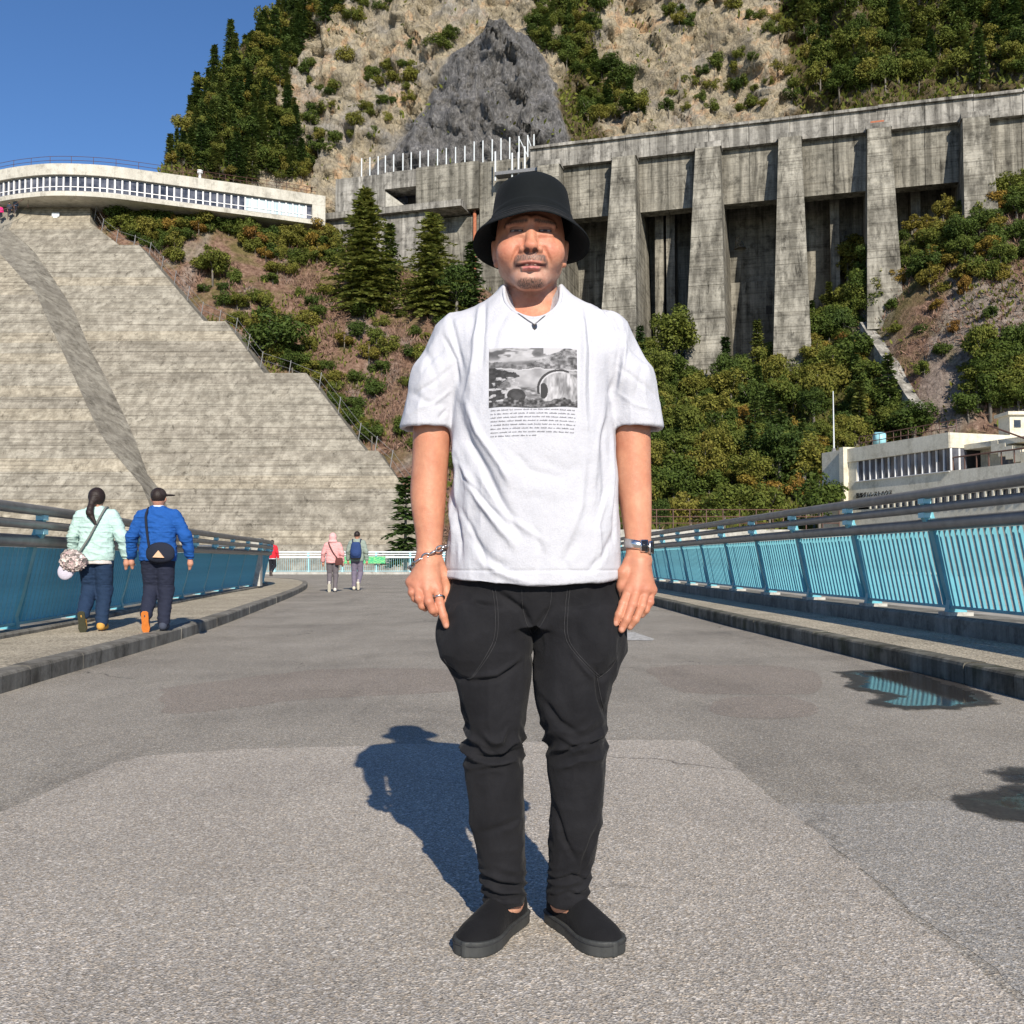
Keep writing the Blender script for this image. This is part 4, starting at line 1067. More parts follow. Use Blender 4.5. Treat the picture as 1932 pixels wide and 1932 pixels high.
def make_broad(seed, h, r, mat, trunk=.35, leaf=.15, nleaf=1700, blobs=14):
    g = np.random.default_rng(seed)
    cz = h * (trunk + (1 - trunk) * .5); rz_ = h * (1 - trunk) * .5
    B = unit(g.normal(size=(blobs, 3))) * (g.random((blobs, 1)) ** .4) * np.array([r * .72, r * .72, rz_ * .75]) + np.array([0, 0, cz])
    B[:, 2] = np.maximum(B[:, 2], h * trunk * .6)
    rb = r * g.uniform(.16, .46, blobs)
    w = rb ** 2; idx = g.choice(blobs, nleaf, p=w / w.sum())
    nr = unit(g.normal(size=(nleaf, 3))); nr[:, 2] = np.where(g.random(nleaf) < .3, np.abs(nr[:, 2]), nr[:, 2])
    C = B[idx] + nr * (rb[idx] * g.uniform(.55, 1.08, nleaf))[:, None] * np.array([1, 1, .8])
    nn = unit(nr + g.normal(size=(nleaf, 3)) * .55 + np.array([0, -.1, .35]))
    u = unit(np.cross(nn, g.normal(size=(nleaf, 3)))); wv = np.cross(nn, u)
    ln = leaf * g.uniform(.6, 1.5, nleaf)
    V, F = quads(C, u * ln[:, None], wv * (ln * .55)[:, None])
    cl = leaf_cols(nleaf, g)
    # each lobe has its own hue
    hue = np.repeat(g.random(blobs)[idx], 4); cl[:, 0] = .55 * hue + .45 * cl[:, 0]
    crown = raw_mesh('crown', V, F, mat, False, cl)
    tb = MB(); tb.tube([(0, 0, -.5), (g.normal() * .05 * r, g.normal() * .05 * r, h * .45), (0, 0, h * .8)], [.03 * h, .02 * h, .006 * h], 6)
    for k in range(5):
        b = B[k]; tb.tube([(0, 0, h * .3 + k * .05 * h), tuple(b * .6 + np.array([0, 0, .15 * h])), tuple(b)], [.013 * h, .009 * h, .003 * h], 4)
    return crown, raw_mesh('trunk', tb.v, tb.f, M['bark'], True)
CON = [make_conifer(10 + i, 6.0, rr) for i, rr in enumerate((1.35, 1.6, 1.15, 1.8))]
BIGC = [make_conifer(30 + i, 12.0, rr, .05, M['larch'], .62) for i, rr in enumerate((4.3, 4.6))]
BRD = [make_broad(50 + i, 4.5, 2.0 + .15 * i, M['leaf'], .20, .115, 3600, 22) for i in range(5)]
SHR = [make_broad(70 + i, 2.2, 1.6, M['leaf'], .03, .095, 2200, 14) for i in range(4)]
AUT = [make_broad(90 + i, 3.0, 1.7, M['autumn'], .10, .10, 2300, 14) for i in range(3)]
TALL = [make_broad(110 + i, 7.0, 2.2, M['leaf'], .26, .12, 4800, 26) for i in range(2)]
def plant(name, meshes, loc, s, label, cat, group, rz=None, sz=None):
    o = link(name, None); o.location = (loc[0], loc[1], loc[2] - (.45 * s if cat == 'tree' and 'crown' and name != 'conifer' else .1));  o.rotation_euler = (0, 0, random.random() * 6.28 if rz is None else rz)
    o.scale = (s * random.uniform(.8, 1.25), s * random.uniform(.85, 1.15), sz or s * random.uniform(.8, 1.2)); tag(o, label, cat, group)
    c = link('crown', meshes[0], o); t_ = link('trunk', meshes[1], o)
    return o
def inside(x, y, poly):
    c = False; j = len(poly) - 1
    for i in range(len(poly)):
        if (poly[i][1] > y) != (poly[j][1] > y) and x < (poly[j][0] - poly[i][0]) * (y - poly[i][1]) / (poly[j][1] - poly[i][1]) + poly[i][0]: c = not c
        j = i
    return c
def scatter(poly, n, mind, kinds, name, label, cat, group, s0, s1, objs=None, ymin=0):
    xs_ = [p[0] for p in poly]; ys_ = [p[1] for p in poly]; got = []; tries = 0
    while len(got) < n and tries < n * 40:
        tries += 1
        x, y = random.uniform(min(xs_), max(xs_)), random.uniform(min(ys_), max(ys_))
        if not inside(x, y, poly): continue
        if any((x - a) ** 2 + (y - b) ** 2 < mind * mind for a, b in got): continue
        if 1600 < x < 1775 and 600 < y < 860 and abs((x - 1634) * 172 - (y - 618) * 108) / 203 < 40 and y < 800: continue
        p = drop(x, y, objs)
        if p is None or p.y < ymin: continue
        got.append((x, y)); plant(name, random.choice(kinds), p, random.uniform(s0, s1), label, cat, group)
    return len(got)
MO, HI = (mount,), (hill,)
F1 = [(318, 318), (352, 250), (368, 190), (404, 100), (470, 25), (480, -30), (640, -60), (640, 40), (585, 80), (552, 130), (545, 230), (585, 300), (590, 345), (470, 350), (400, 335)]
scatter(F1, 120, 14, CON, 'conifer', 'slender dark conifer in the forest on the left mountain ridge', 'tree', 'conifers on the left ridge', .62, 1.1, MO)
scatter(F1, 95, 15, BRD + AUT[:1], 'ridge_tree', 'olive green broadleaf tree among the conifers on the left mountain ridge', 'tree', 'broadleaf trees on the left ridge', .65, 1.05, MO)
F2 = [(965, -40), (1160, -40), (1130, 50), (1110, 110), (1190, 160), (1245, 232), (1105, 240), (1065, 150), (1010, 70)]
scatter(F2, 24, 18, CON, 'conifer', 'dark conifer in the wooded gully right of the grey crag', 'tree', 'conifers in the gully', .6, 1.0, MO)
scatter(F2, 62, 15, BRD, 'gully_tree', 'dense green tree in the wooded gully right of the grey crag', 'tree', 'trees in the gully', .6, 1.0, MO)
F3 = [(1490, -50), (1990, -50), (1990, 158), (1660, 178), (1545, 195), (1510, 110)]
scatter(F3, 45, 20, CON, 'conifer', 'dark conifer in the forest above the right end of the buttressed wall', 'tree', 'conifers above the wall', .75, 1.2, MO)
scatter(F3, 105, 18, BRD, 'forest_tree', 'green broadleaf tree in the forest above the right end of the buttressed wall', 'tree', 'trees above the wall', .7, 1.15, MO)
for poly, n in (([(690, 130), (800, 90), (860, 60), (840, 100), (740, 240), (690, 300), (660, 290)], 26), ([(560, 120), (650, 60), (700, 90), (640, 200), (570, 250)], 12), ([(640, -30), (790, -30), (740, 30), (650, 50)], 14),
                ([(1240, -40), (1400, -40), (1380, 60), (1310, 90), (1250, 40)], 16), ([(1250, 215), (1300, 150), (1400, 110), (1470, 130), (1540, 190), (1400, 215)], 24), ([(560, 250), (640, 260), (620, 330), (560, 330)], 10), ([(1390, 10), (1470, -20), (1500, 60), (1420, 90)], 8)):
    scatter(poly, n, 13, SHR, 'cliff_shrub', 'small scrubby bush clinging to the pale cliff', 'shrub', 'bushes on the cliff', .6, 1.15, MO)
# hillside, right of the man
G1 = [(1165, 560), (1260, 560), (1330, 720), (1420, 700), (1470, 665), (1560, 610), (1640, 640), (1740, 800), (1760, 850), (1560, 860), (1550, 960), (1165, 960)]
scatter(G1, 105, 19, BRD, 'slope_tree', 'green leafy tree on the lower slope under the buttressed wall', 'tree', 'leafy trees under the wall', .4, 1.05, HI)
scatter(G1, 16, 40, TALL, 'upright_tree', 'tall upright tree rising above the shrubs under the buttressed wall', 'tree', 'upright trees under the wall', .6, 1.0, HI)
scatter(G1, 18, 34, CON, 'conifer', 'dark conifer rising above the shrubs under the buttressed wall', 'tree', 'conifers under the wall', .55, 1.0, HI)
scatter(G1, 60, 18, SHR, 'shrub', 'low green shrub on the lower slope under the buttressed wall', 'shrub', 'low shrubs under the wall', .8, 1.4, HI)
scatter([(1300, 840), (1540, 800), (1550, 960), (1300, 960)], 16, 20, AUT, 'autumn_shrub', 'yellow autumn shrub on the lower slope beside the rest house', 'shrub', 'yellow shrubs', .7, 1.1, HI)
scatter([(1560, 620), (1660, 640), (1720, 780), (1600, 800), (1500, 700)], 16, 18, AUT, 'autumn_shrub', 'rusty autumn shrub left of the slope gutter', 'shrub', 'rusty shrubs', .6, .9, HI)
scatter([(1540, 430), (1640, 460), (1690, 420), (1650, 600), (1545, 650)], 26, 18, BRD + TALL[:1], 'broadleaf_tree', 'dark green tree at the foot of the right hand buttresses', 'tree', 'trees by the right buttresses', .6, .95, HI)
scatter([(1690, 440), (1760, 385), (1932, 375), (1960, 480), (1880, 540), (1760, 560), (1700, 520)], 42, 18, SHR + AUT + BRD[:2], 'slope_shrub', 'green and orange shrub on the spur below the last buttresses', 'shrub', 'shrubs on the spur', .7, 1.05, HI)
scatter([(1700, 300), (1800, 260), (1815, 380), (1710, 400)], 10, 16, BRD + CON[:2], 'broadleaf_tree', 'green tree growing between the last two buttresses', 'tree', 'trees between the last buttresses', .8, 1.1, HI)
scatter([(1880, 330), (1960, 300), (1960, 400), (1890, 400)], 10, 16, BRD, 'broadleaf_tree', 'yellow green tree right of the last buttress', 'tree', 'trees right of the last buttress', .8, 1.1, HI)
scatter([(1840, 720), (1960, 670), (1960, 790), (1800, 800)], 16, 20, BRD + TALL, 'broadleaf_tree', 'shaded leafy tree behind the rest house stair tower', 'tree', 'trees behind the tower', .7, 1.0, HI)
scatter([(1640, 520), (1900, 520), (1900, 700), (1760, 760), (1660, 640)], 16, 40, SHR + AUT, 'slope_shrub', 'lone low shrub on the bare purplish slope', 'shrub', 'lone shrubs on the bare slope', .5, .8, HI)
# hillside, left of the man
scatter([(185, 375), (380, 400), (620, 425), (640, 500), (520, 500), (420, 440), (300, 480), (225, 450)], 80, 13, SHR + AUT[:1], 'slope_shrub', 'bushy olive shrub on the slope just below the curved building', 'shrub', 'shrubs below the curved building', .65, 1.15, HI)
scatter([(250, 465), (300, 480), (430, 600), (520, 690), (600, 760), (690, 840), (740, 920), (700, 830), (640, 720), (560, 640), (450, 540), (330, 450)], 40, 14, SHR + BRD[:1], 'slope_shrub', 'green shrub growing along the stepped edge of the wing wall', 'shrub', 'shrubs along the wing wall', .5, 1.0, HI)
scatter([(400, 470), (900, 500), (900, 820), (760, 860), (700, 760), (520, 560)], 64, 20, SHR + SHR + AUT[:1], 'slope_shrub', 'scattered small bush on the reddish brown slope', 'shrub', 'scattered bushes on the brown slope', .45, 1.05, HI)
scatter([(850, 640), (1170, 640), (1170, 950), (900, 950), (800, 860)], 40, 26, SHR + BRD, 'slope_tree', 'leafy tree on the middle of the slope below the first buttress', 'tree', 'trees on the middle slope', .5, 1.0, HI)
def stand(name, me, xv, yb, yt, label, cat='tree', objs=HI, h0=12.0):
    p = drop(xv, yb, objs); top = at(xv, yt, p.y)
    s = (top.z - p.z) / h0
    return plant(name, me, p, s, label, cat, None)
stand('conifer', BIGC[0], 687, 585, 362, 'tall conifer with yellowing lower branches right of the curved building')
stand('conifer', BIGC[1], 815, 600, 378, 'broad green conifer standing beside the red drain pipe')
stand('conifer', CON[3], 735, 560, 440, 'small conifer between the two tall conifers', h0=6.0)
stand('broadleaf_tree', BRD[1], 508, 690, 560, 'bright green bushy tree at the stepped edge of the wing wall', h0=4.5)
stand('conifer', CON[1], 890, 600, 470, 'dark conifer half hidden behind the black bucket hat', h0=6.0)
stand('broadleaf_tree', TALL[0], 860, 610, 480, 'green tree between the broad conifer and the black hat', h0=7.0)
stand('conifer', CON[0], 1430, 700, 600, 'young conifer in front of the dark gap between two buttresses', h0=6.0)
stand('broadleaf_tree', TALL[1], 1275, 720, 560, 'tall green tree in front of the second buttress', h0=7.0)
stand('conifer', CON[2], 1660, 520, 415, 'blue green conifer at the foot of the fourth buttress', h0=6.0)
pb = Vector((at(765, 1040, 66).x, 66, 0)); tpz = at(765, 885, 66).z
plant('conifer', CON[3], pb, (tpz) / 6.0, 'pale tipped conifer at the far end of the road beside the wing wall', 'tree', None)
for kx, hh in ((14, .75), (20.5, .9), (9.5, .6), (17, .8), (11.8, .8)):
    plant('broadleaf_tree', BRD[int(kx) % 5], (kx, 64.5 + (kx % 3), 2.7), hh, 'leafy tree rooted on the terrace behind the brown fence', 'tree', 'trees on the terrace')
# ------------------------------------------------ undergrowth that nobody could count
def cover(name, n, obj, wfun, mat, ln0, ln1, up, wid):
    me = obj.data; nv = len(me.vertices); V = np.zeros(nv * 3, np.float32); me.vertices.foreach_get('co', V); V = V.reshape(-1, 3)
    Nn = np.zeros(nv * 3, np.float32); me.vertices.foreach_get('normal', Nn); Nn = Nn.reshape(-1, 3)
    w = wfun(V); idx = rng.choice(nv, n, p=w / w.sum())
    C = V[idx] + rng.normal(size=(n, 3)) * np.array([.28, .15, .2])
    nn = Nn[idx]; nn = np.where((nn[:, 1:2] > 0), -nn, nn)
    d = unit(nn * .55 + np.array([0, 0, up]) + rng.normal(size=(n, 3)) * .5)
    ln = rng.uniform(ln0, ln1, n)
    C = C + d * (ln * .7)[:, None]
    wv = unit(np.cross(d, rng.normal(size=(n, 3))))
    Q, F = quads(C, d * ln[:, None], wv * (ln * wid)[:, None])
    o = part(name, Q, F, mat, None, False, leaf_cols(n, rng)); 
    return tag(o, None, None, None, 'stuff')
inview = lambda V: (np.abs(V[:, 0] / V[:, 1]) < .56)
c1 = cover('dry_brush', 80000, hill, lambda V: inview(V) * (V[:, 2] > 0) * (sstep(6, 0, V[:, 0]) + .8 * sstep(34, 40, V[:, 0]) + .03) * sstep(0.1, -0.3, fbm(V[:, 0] * .3, V[:, 1] * .3, 1.0, 3)) + 1e-9, M['brush'], .14, .42, .5, .15)
tag(c1, 'dry reddish brown brush covering the open slope', 'brush')
c2 = cover('undergrowth', 64000, hill, lambda V: inview(V) * (V[:, 2] > 0) * (sstep(0, 8, V[:, 0]) * sstep(40, 34, V[:, 0]) + .95 * sstep(-.12, .35, fbm(V[:, 0] * .2, V[:, 1] * .2, 3.0, 3))) + 1e-9, M['leaf'], .14, .34, .6, .45)
tag(c2, 'green leafy undergrowth covering the lower slope', 'undergrowth')
vegv = veg.reshape(-1)
c3 = cover('mountain_undergrowth', 36000, mount, lambda V: (np.abs(V[:, 0] / V[:, 1]) < .56) * (V[:, 2] < 92) * (vegv + .05 * sstep(.1, .5, fbm(V[:, 0] * .3, V[:, 2] * .3, 3.0, 3))) + 1e-9, M['leaf'], .2, .5, .6, .45)
tag(c3, 'leafy undergrowth between the trees on the mountain', 'undergrowth')
# ================================================================== IMPLICIT SURFACE TOOLKIT FOR BODIES AND CLOTHES
class SDF:
    def __init__(s, lo, hi, h):
        s.lo = np.array(lo, np.float32); s.h = h
        s.n = np.ceil((np.array(hi) - np.array(lo)) / h).astype(int) + 1
        s.ax = [(s.lo[k] + np.arange(s.n[k], dtype=np.float32) * h) for k in range(3)]
        s.d = np.full(tuple(s.n), 1.0, np.float32)
    def _sl(s, lo, hi, m):
        out = []
        for k in range(3):
            a = int(np.clip(np.floor((lo[k] - m - s.lo[k]) / s.h), 0, s.n[k])); b = int(np.clip(np.ceil((hi[k] + m - s.lo[k]) / s.h) + 1, 0, s.n[k]))
            out.append(slice(a, b))
        return tuple(out)
    def op(s, prim, k=0.0, mode='add'):
        fn, lo, hi = prim
        sl = s._sl(lo, hi, k + 3 * s.h + .004)
        X = s.ax[0][sl[0]][:, None, None]; Y = s.ax[1][sl[1]][None, :, None]; Z = s.ax[2][sl[2]][None, None, :]
        if min(len(s.ax[q][sl[q]]) for q in range(3)) == 0: return s
        b = fn(X, Y, Z).astype(np.float32); b = np.broadcast_to(b, s.d[sl].shape); a = s.d[sl]
        if mode == 'add':
            if k > 0:
                h_ = np.clip(.5 + .5 * (a - b) / k, 0, 1); s.d[sl] = a * (1 - h_) + b * h_ - k * h_ * (1 - h_)
            else: s.d[sl] = np.minimum(a, b)
        else:
            if k > 0:
                h_ = np.clip(.5 - .5 * (a + b) / k, 0, 1); s.d[sl] = a * (1 - h_) + (-b) * h_ + k * h_ * (1 - h_)
            else: s.d[sl] = np.maximum(a, -b)
        return s
    def add(s, prim, k=0.0): return s.op(prim, k, 'add')
    def cut(s, prim, k=0.0): return s.op(prim, k, 'cut')
    def mesh(s, smooth=1):
        V, F = surf_nets(s.d, s.lo, s.h)
        return (lap(V, F, smooth), F)
def surf_nets(d, lo, h):
    s = d < 0
    c = s[:-1, :-1, :-1].astype(np.uint8)
    tot = np.zeros(c.shape, np.uint8)
    offs = [(i, j, k) for i in (0, 1) for j in (0, 1) for k in (0, 1)]
    for i, j, k in offs:
        tot += s[i:s.shape[0] - 1 + i, j:s.shape[1] - 1 + j, k:s.shape[2] - 1 + k]
    act = np.argwhere((tot > 0) & (tot < 8))
    ids = np.full(c.shape, -1, np.int32); ids[act[:, 0], act[:, 1], act[:, 2]] = np.arange(len(act))
    vals = {o: d[act[:, 0] + o[0], act[:, 1] + o[1], act[:, 2] + o[2]] for o in offs}
    acc = np.zeros((len(act), 3)); cnt = np.zeros(len(act))
    for a in offs:
        for ax in range(3):
            if a[ax] == 0:
                b = list(a); b[ax] = 1; b = tuple(b)
                va, vb = vals[a], vals[b]; m = (va < 0) != (vb < 0)
                t = np.where(m, va / np.where(m, va - vb, 1), 0)
                p = np.tile(np.array(a, float), (len(act), 1)); p[:, ax] += t
                acc += p * m[:, None]; cnt += m
    V = (act + acc / np.maximum(cnt, 1)[:, None]) * h + np.array(lo)
    F = []
    for ax in range(3):
        o = [1 if q == ax else 0 for q in range(3)]
        s0 = s[:s.shape[0] - o[0], :s.shape[1] - o[1], :s.shape[2] - o[2]]; s1 = s[o[0]:, o[1]:, o[2]:]
        e = np.argwhere(s0 != s1)
        p, q = [z for z in range(3) if z != ax]
        ok = (e[:, p] > 0) & (e[:, q] > 0) & (e[:, p] < d.shape[p] - 1) & (e[:, q] < d.shape[q] - 1); e = e[ok]
        def cid(dp, dq):
            x = e.copy(); x[:, p] += dp; x[:, q] += dq; return ids[x[:, 0], x[:, 1], x[:, 2]]
        Q = np.stack([cid(-1, -1), cid(0, -1), cid(0, 0), cid(-1, 0)], 1)
        ins = s[e[:, 0], e[:, 1], e[:, 2]]
        flip = ins if ax != 1 else ~ins
        Q[~flip] = Q[~flip][:, ::-1]
        F.append(Q)
    F = np.concatenate(F)
    return V, F
def lap(V, F, it=1, w=.5):
    if it <= 0: return V
    E = np.concatenate([F[:, [0, 1]], F[:, [1, 2]], F[:, [2, 3]], F[:, [3, 0]]]); n = len(V)
    deg = np.bincount(E[:, 0], minlength=n) + np.bincount(E[:, 1], minlength=n)
    for _ in range(it):
        S_ = np.stack([np.bincount(E[:, 0], V[E[:, 1], k], n) + np.bincount(E[:, 1], V[E[:, 0], k], n) for k in range(3)], 1)
        V = V * (1 - w) + w * S_ / np.maximum(deg, 1)[:, None]
    return V
def normals(V, F):
    n_ = np.cross(V[F[:, 2]] - V[F[:, 0]], V[F[:, 3]] - V[F[:, 1]]); N = np.zeros_like(V)
    for k in range(3):
        N[:, k] = sum(np.bincount(F[:, q], n_[:, k], len(V)) for q in range(4))
    return unit(N)
def cap(a, b, ra, rb=None, sy=1.0):
    rb = ra if rb is None else rb; a, b = np.array(a, np.float32), np.array(b, np.float32); ab = b - a; L2 = float(ab @ ab)
    def fn(X, Y, Z):
        t = np.clip(((X - a[0]) * ab[0] + (Y - a[1]) * ab[1] + (Z - a[2]) * ab[2]) / max(L2, 1e-9), 0, 1)
        return np.sqrt((X - a[0] - t * ab[0]) ** 2 + ((Y - a[1] - t * ab[1]) * sy) ** 2 + (Z - a[2] - t * ab[2]) ** 2) - (ra + (rb - ra) * t)
    m = max(ra, rb) / min(sy, 1)
    return fn, np.minimum(a, b) - m, np.maximum(a, b) + m
def ell(c, r, rz=0.0, rx=0.0, ry=0.0):
    c, r = np.array(c, np.float32), np.array(r, np.float32)
    Rm = np.array(Matrix.Rotation(-ry, 3, 'Y') @ Matrix.Rotation(-rx, 3, 'X') @ Matrix.Rotation(-rz, 3, 'Z'), np.float32)
    def fn(X, Y, Z):
        P = (X - c[0], Y - c[1], Z - c[2])
        if rz or rx or ry: P = [Rm[i, 0] * P[0] + Rm[i, 1] * P[1] + Rm[i, 2] * P[2] for i in range(3)]
        k0 = np.sqrt((P[0] / r[0]) ** 2 + (P[1] / r[1]) ** 2 + (P[2] / r[2]) ** 2)
        k1 = np.sqrt((P[0] / r[0] ** 2) ** 2 + (P[1] / r[1] ** 2) ** 2 + (P[2] / r[2] ** 2) ** 2)
        return k0 * (k0 - 1) / np.maximum(k1, 1e-6)
    m = float(max(r)) if (rz or rx or ry) else r
    return fn, c - m, c + m
def smooth_interp(z, zs, vs):
    """monotone-ish smooth interpolation through keys"""
    zs, vs = np.array(zs, float), np.array(vs, float); o = np.argsort(zs); zs, vs = zs[o], vs[o]
    sl = np.gradient(vs, zs) if len(zs) > 2 else np.zeros(len(zs)) + (vs[-1] - vs[0]) / max(zs[-1] - zs[0], 1e-9)
    zc = np.clip(z, zs[0], zs[-1]); i = np.clip(np.searchsorted(zs, zc) - 1, 0, len(zs) - 2)
    h_ = zs[i + 1] - zs[i]; t = (zc - zs[i]) / h_
    return ((2 * t ** 3 - 3 * t ** 2 + 1) * vs[i] + (t ** 3 - 2 * t ** 2 + t) * h_ * sl[i] + (-2 * t ** 3 + 3 * t ** 2) * vs[i + 1] + (t ** 3 - t ** 2) * h_ * sl[i + 1])
def zloft(keys, p=2.0, z0=None, z1=None):
    """keys: (z, cx, cy, a, b_front, b_back): a stack of ovals"""
    K = np.array(keys, float); K = K[np.argsort(K[:, 0])]
    z0 = K[0, 0] if z0 is None else z0; z1 = K[-1, 0] if z1 is None else z1
    def fn(X, Y, Z):
        f = lambda c: smooth_interp(Z, K[:, 0], K[:, c]).astype(np.float32)
        cx, cy, a, bf, bb = f(1), f(2), f(3), f(4), f(5)
        dy = Y - cy; b = np.where(dy < 0, bf, bb)
        rho = (np.abs((X - cx) / a) ** p + np.abs(dy / b) ** p) ** (1 / p)
        d = (rho - 1) * np.minimum(a, b)
        return np.maximum(d, np.maximum(z0 - Z, Z - z1))
    lo = (float((K[:, 1] - K[:, 3]).min()) - .02, float((K[:, 2] - K[:, 4]).min()) - .02, z0); hi = (float((K[:, 1] + K[:, 3]).max()) + .02, float((K[:, 2] + K[:, 5]).max()) + .02, z1)
    return fn, np.array(lo), np.array(hi)
def seg_dist(P, A, B):
    ab = B - A; t = np.clip(((P - A) @ ab) / max(ab @ ab, 1e-12), 0, 1); return np.linalg.norm(P - A - t[:, None] * ab, axis=1), t
def folds(V, N, lines, front=True):
    """push the surface along its normals near fold lines given in (x, z): (points, width, depth)"""
    P = V[:, [0, 2]]; d = np.zeros(len(V)); m = (N[:, 1] < .25) if front else (N[:, 1] > -.25)
    for pts, w, a in lines:
        pts = np.array(pts, float); best = np.full(len(V), 9.0); fade = np.zeros(len(V)); n = len(pts) - 1
        box = (P[:, 0] > pts[:, 0].min() - 4 * w) & (P[:, 0] < pts[:, 0].max() + 4 * w) & (P[:, 1] > pts[:, 1].min() - 4 * w) & (P[:, 1] < pts[:, 1].max() + 4 * w) & m
        ix = np.where(box)[0]
        if len(ix) == 0: continue
        for q in range(n):
            ds, t = seg_dist(P[ix], pts[q], pts[q + 1]); g = (q + t) / n
            up = ds < best[ix]; best[ix[up]] = ds[up]; fade[ix[up]] = g[up]
        e = np.clip(fade, 0, 1); prof = np.minimum(1, 4 * e) * np.minimum(1, 4 * (1 - e)) if n > 0 else 1
        x = best / w
        d += a * np.exp(-x * x) * (.15 + .85 * prof) * (best < 8)
    return V + N * d[:, None]
# ================================================================== THE MAN IN THE WHITE T-SHIRT
MX, MY = 0.054, 2.35
man = thing('person', 'person in a black bucket hat, white printed T-shirt and black trousers standing on the road', 'person', (MX, MY, 0.004))
MO_ = np.array([MX, MY, 0.004])
def mpart(name, V, F, mat, parent=None, smooth=True, cols=None):
    return part(name, np.asarray(V) + MO_, F, mat, parent or man, smooth, cols)
def x_(v): return (v - 1010) / 808.0
def z_(v): return 0.86 + (1056 - v) / 808.0
# ---- materials
def skinmat():
    t = NT('skin'); a = t.attr('Col'); v = t.coords()
    n1 = t.noise(v, 90, 4, .6); n2 = t.noise(v, 22, 3, .6)
    col = t.mix(1.0, a, t.ramp(n2, [(0.3, (0.93, 0.88, 0.86)), (0.7, (1.06, 1.08, 1.06))]), 'MULTIPLY')
    col = t.mix(1.0, col, t.ramp(n1, [(0.3, (0.94, 0.91, 0.9)), (0.7, (1.05, 1.05, 1.04))]), 'MULTIPLY')
    m = t.fin(col, 0.48, 0.35, 0, t.bump(t.math('ADD', t.noise(v, 420, 3), t.math('MULTIPLY', t.noise(v, 120, 4), 1.2)), .4, .0016))
    t.set(t.b, 'Subsurface Weight', 0.05); t.b.inputs['Subsurface Radius'].default_value = (1.0, .35, .2); t.b.inputs['Subsurface Scale'].default_value = 0.006
    return m
M['skin'] = skinmat()
def clothmat(name, c1, c2, scale=240, bump=.35, rough=.85, sheen=.0, big=6):
    t = NT(name); v = t.coords()
    big_ = t.noise(v, big, 5, .6); w = t.noise(t.coords('Object', (1, 1, 2.2)), scale, 2, .5)
    col = t.ramp(big_, [(0.3, c1), (0.7, c2)]); col = t.mix(.5, col, t.ramp(w, [(0.3, .86), (0.7, 1.1)]), 'MULTIPLY')
    cr = t.noise(v, 34, 4, .62)
    nr = t.bump(t.math('ADD', t.math('ADD', t.math('MULTIPLY', w, .25), cr), t.math('MULTIPLY', t.noise(t.coords('Object', (1, 1, .4)), 70, 4, .6), .5)), bump, .0055)
    m = t.fin(col, rough, .12, 0, nr); t.set(t.b, 'Sheen Weight', sheen); return m
M['tee'] = clothmat('white_cotton', (0.46, 0.465, 0.505), (0.505, 0.51, 0.55), 300, .5)
M['denim'] = clothmat('black_denim', (0.008, 0.008, 0.0096), (0.0165, 0.0165, 0.019), 420, .55, .82, .04, 9)
M['hat'] = clothmat('black_twill', (0.0055, 0.007, 0.008), (0.010, 0.012, 0.0135), 500, .3, .9, .02)
M['shoe'] = clothmat('black_suede', (0.006, 0.006, 0.0068), (0.013, 0.013, 0.0145), 320, .5, .92, .03)
M['sole'] = mk('black_rubber', (0.028, 0.03, 0.03), (0.055, 0.057, 0.056), 18, 0.6, 0.2, .002)
M['silver'] = mk('silver', (0.55, 0.54, 0.53), (0.75, 0.74, 0.72), 50, 0.22, 0, .01, 3, (1, 1, 1), .3, .7, .5, 1.0)
M['oxid'] = mk('dark_silver', (0.16, 0.155, 0.15), (0.34, 0.33, 0.32), 60, 0.35, 0, .01, 3, (1, 1, 1), .3, .7, .5, 1.0)
M['stitch'] = mk('grey_stitching', (0.024, 0.024, 0.026), (0.042, 0.042, 0.045), 80)
t = NT('shirt_ink'); M['ink'] = t.fin(t.attr('Col'), .85, .15)
M['black_glass'] = mk('watch_glass', (0.01, 0.01, 0.012), (0.02, 0.02, 0.024), 20, .08, 0, .01, 2, (1, 1, 1), .3, .7, .6)

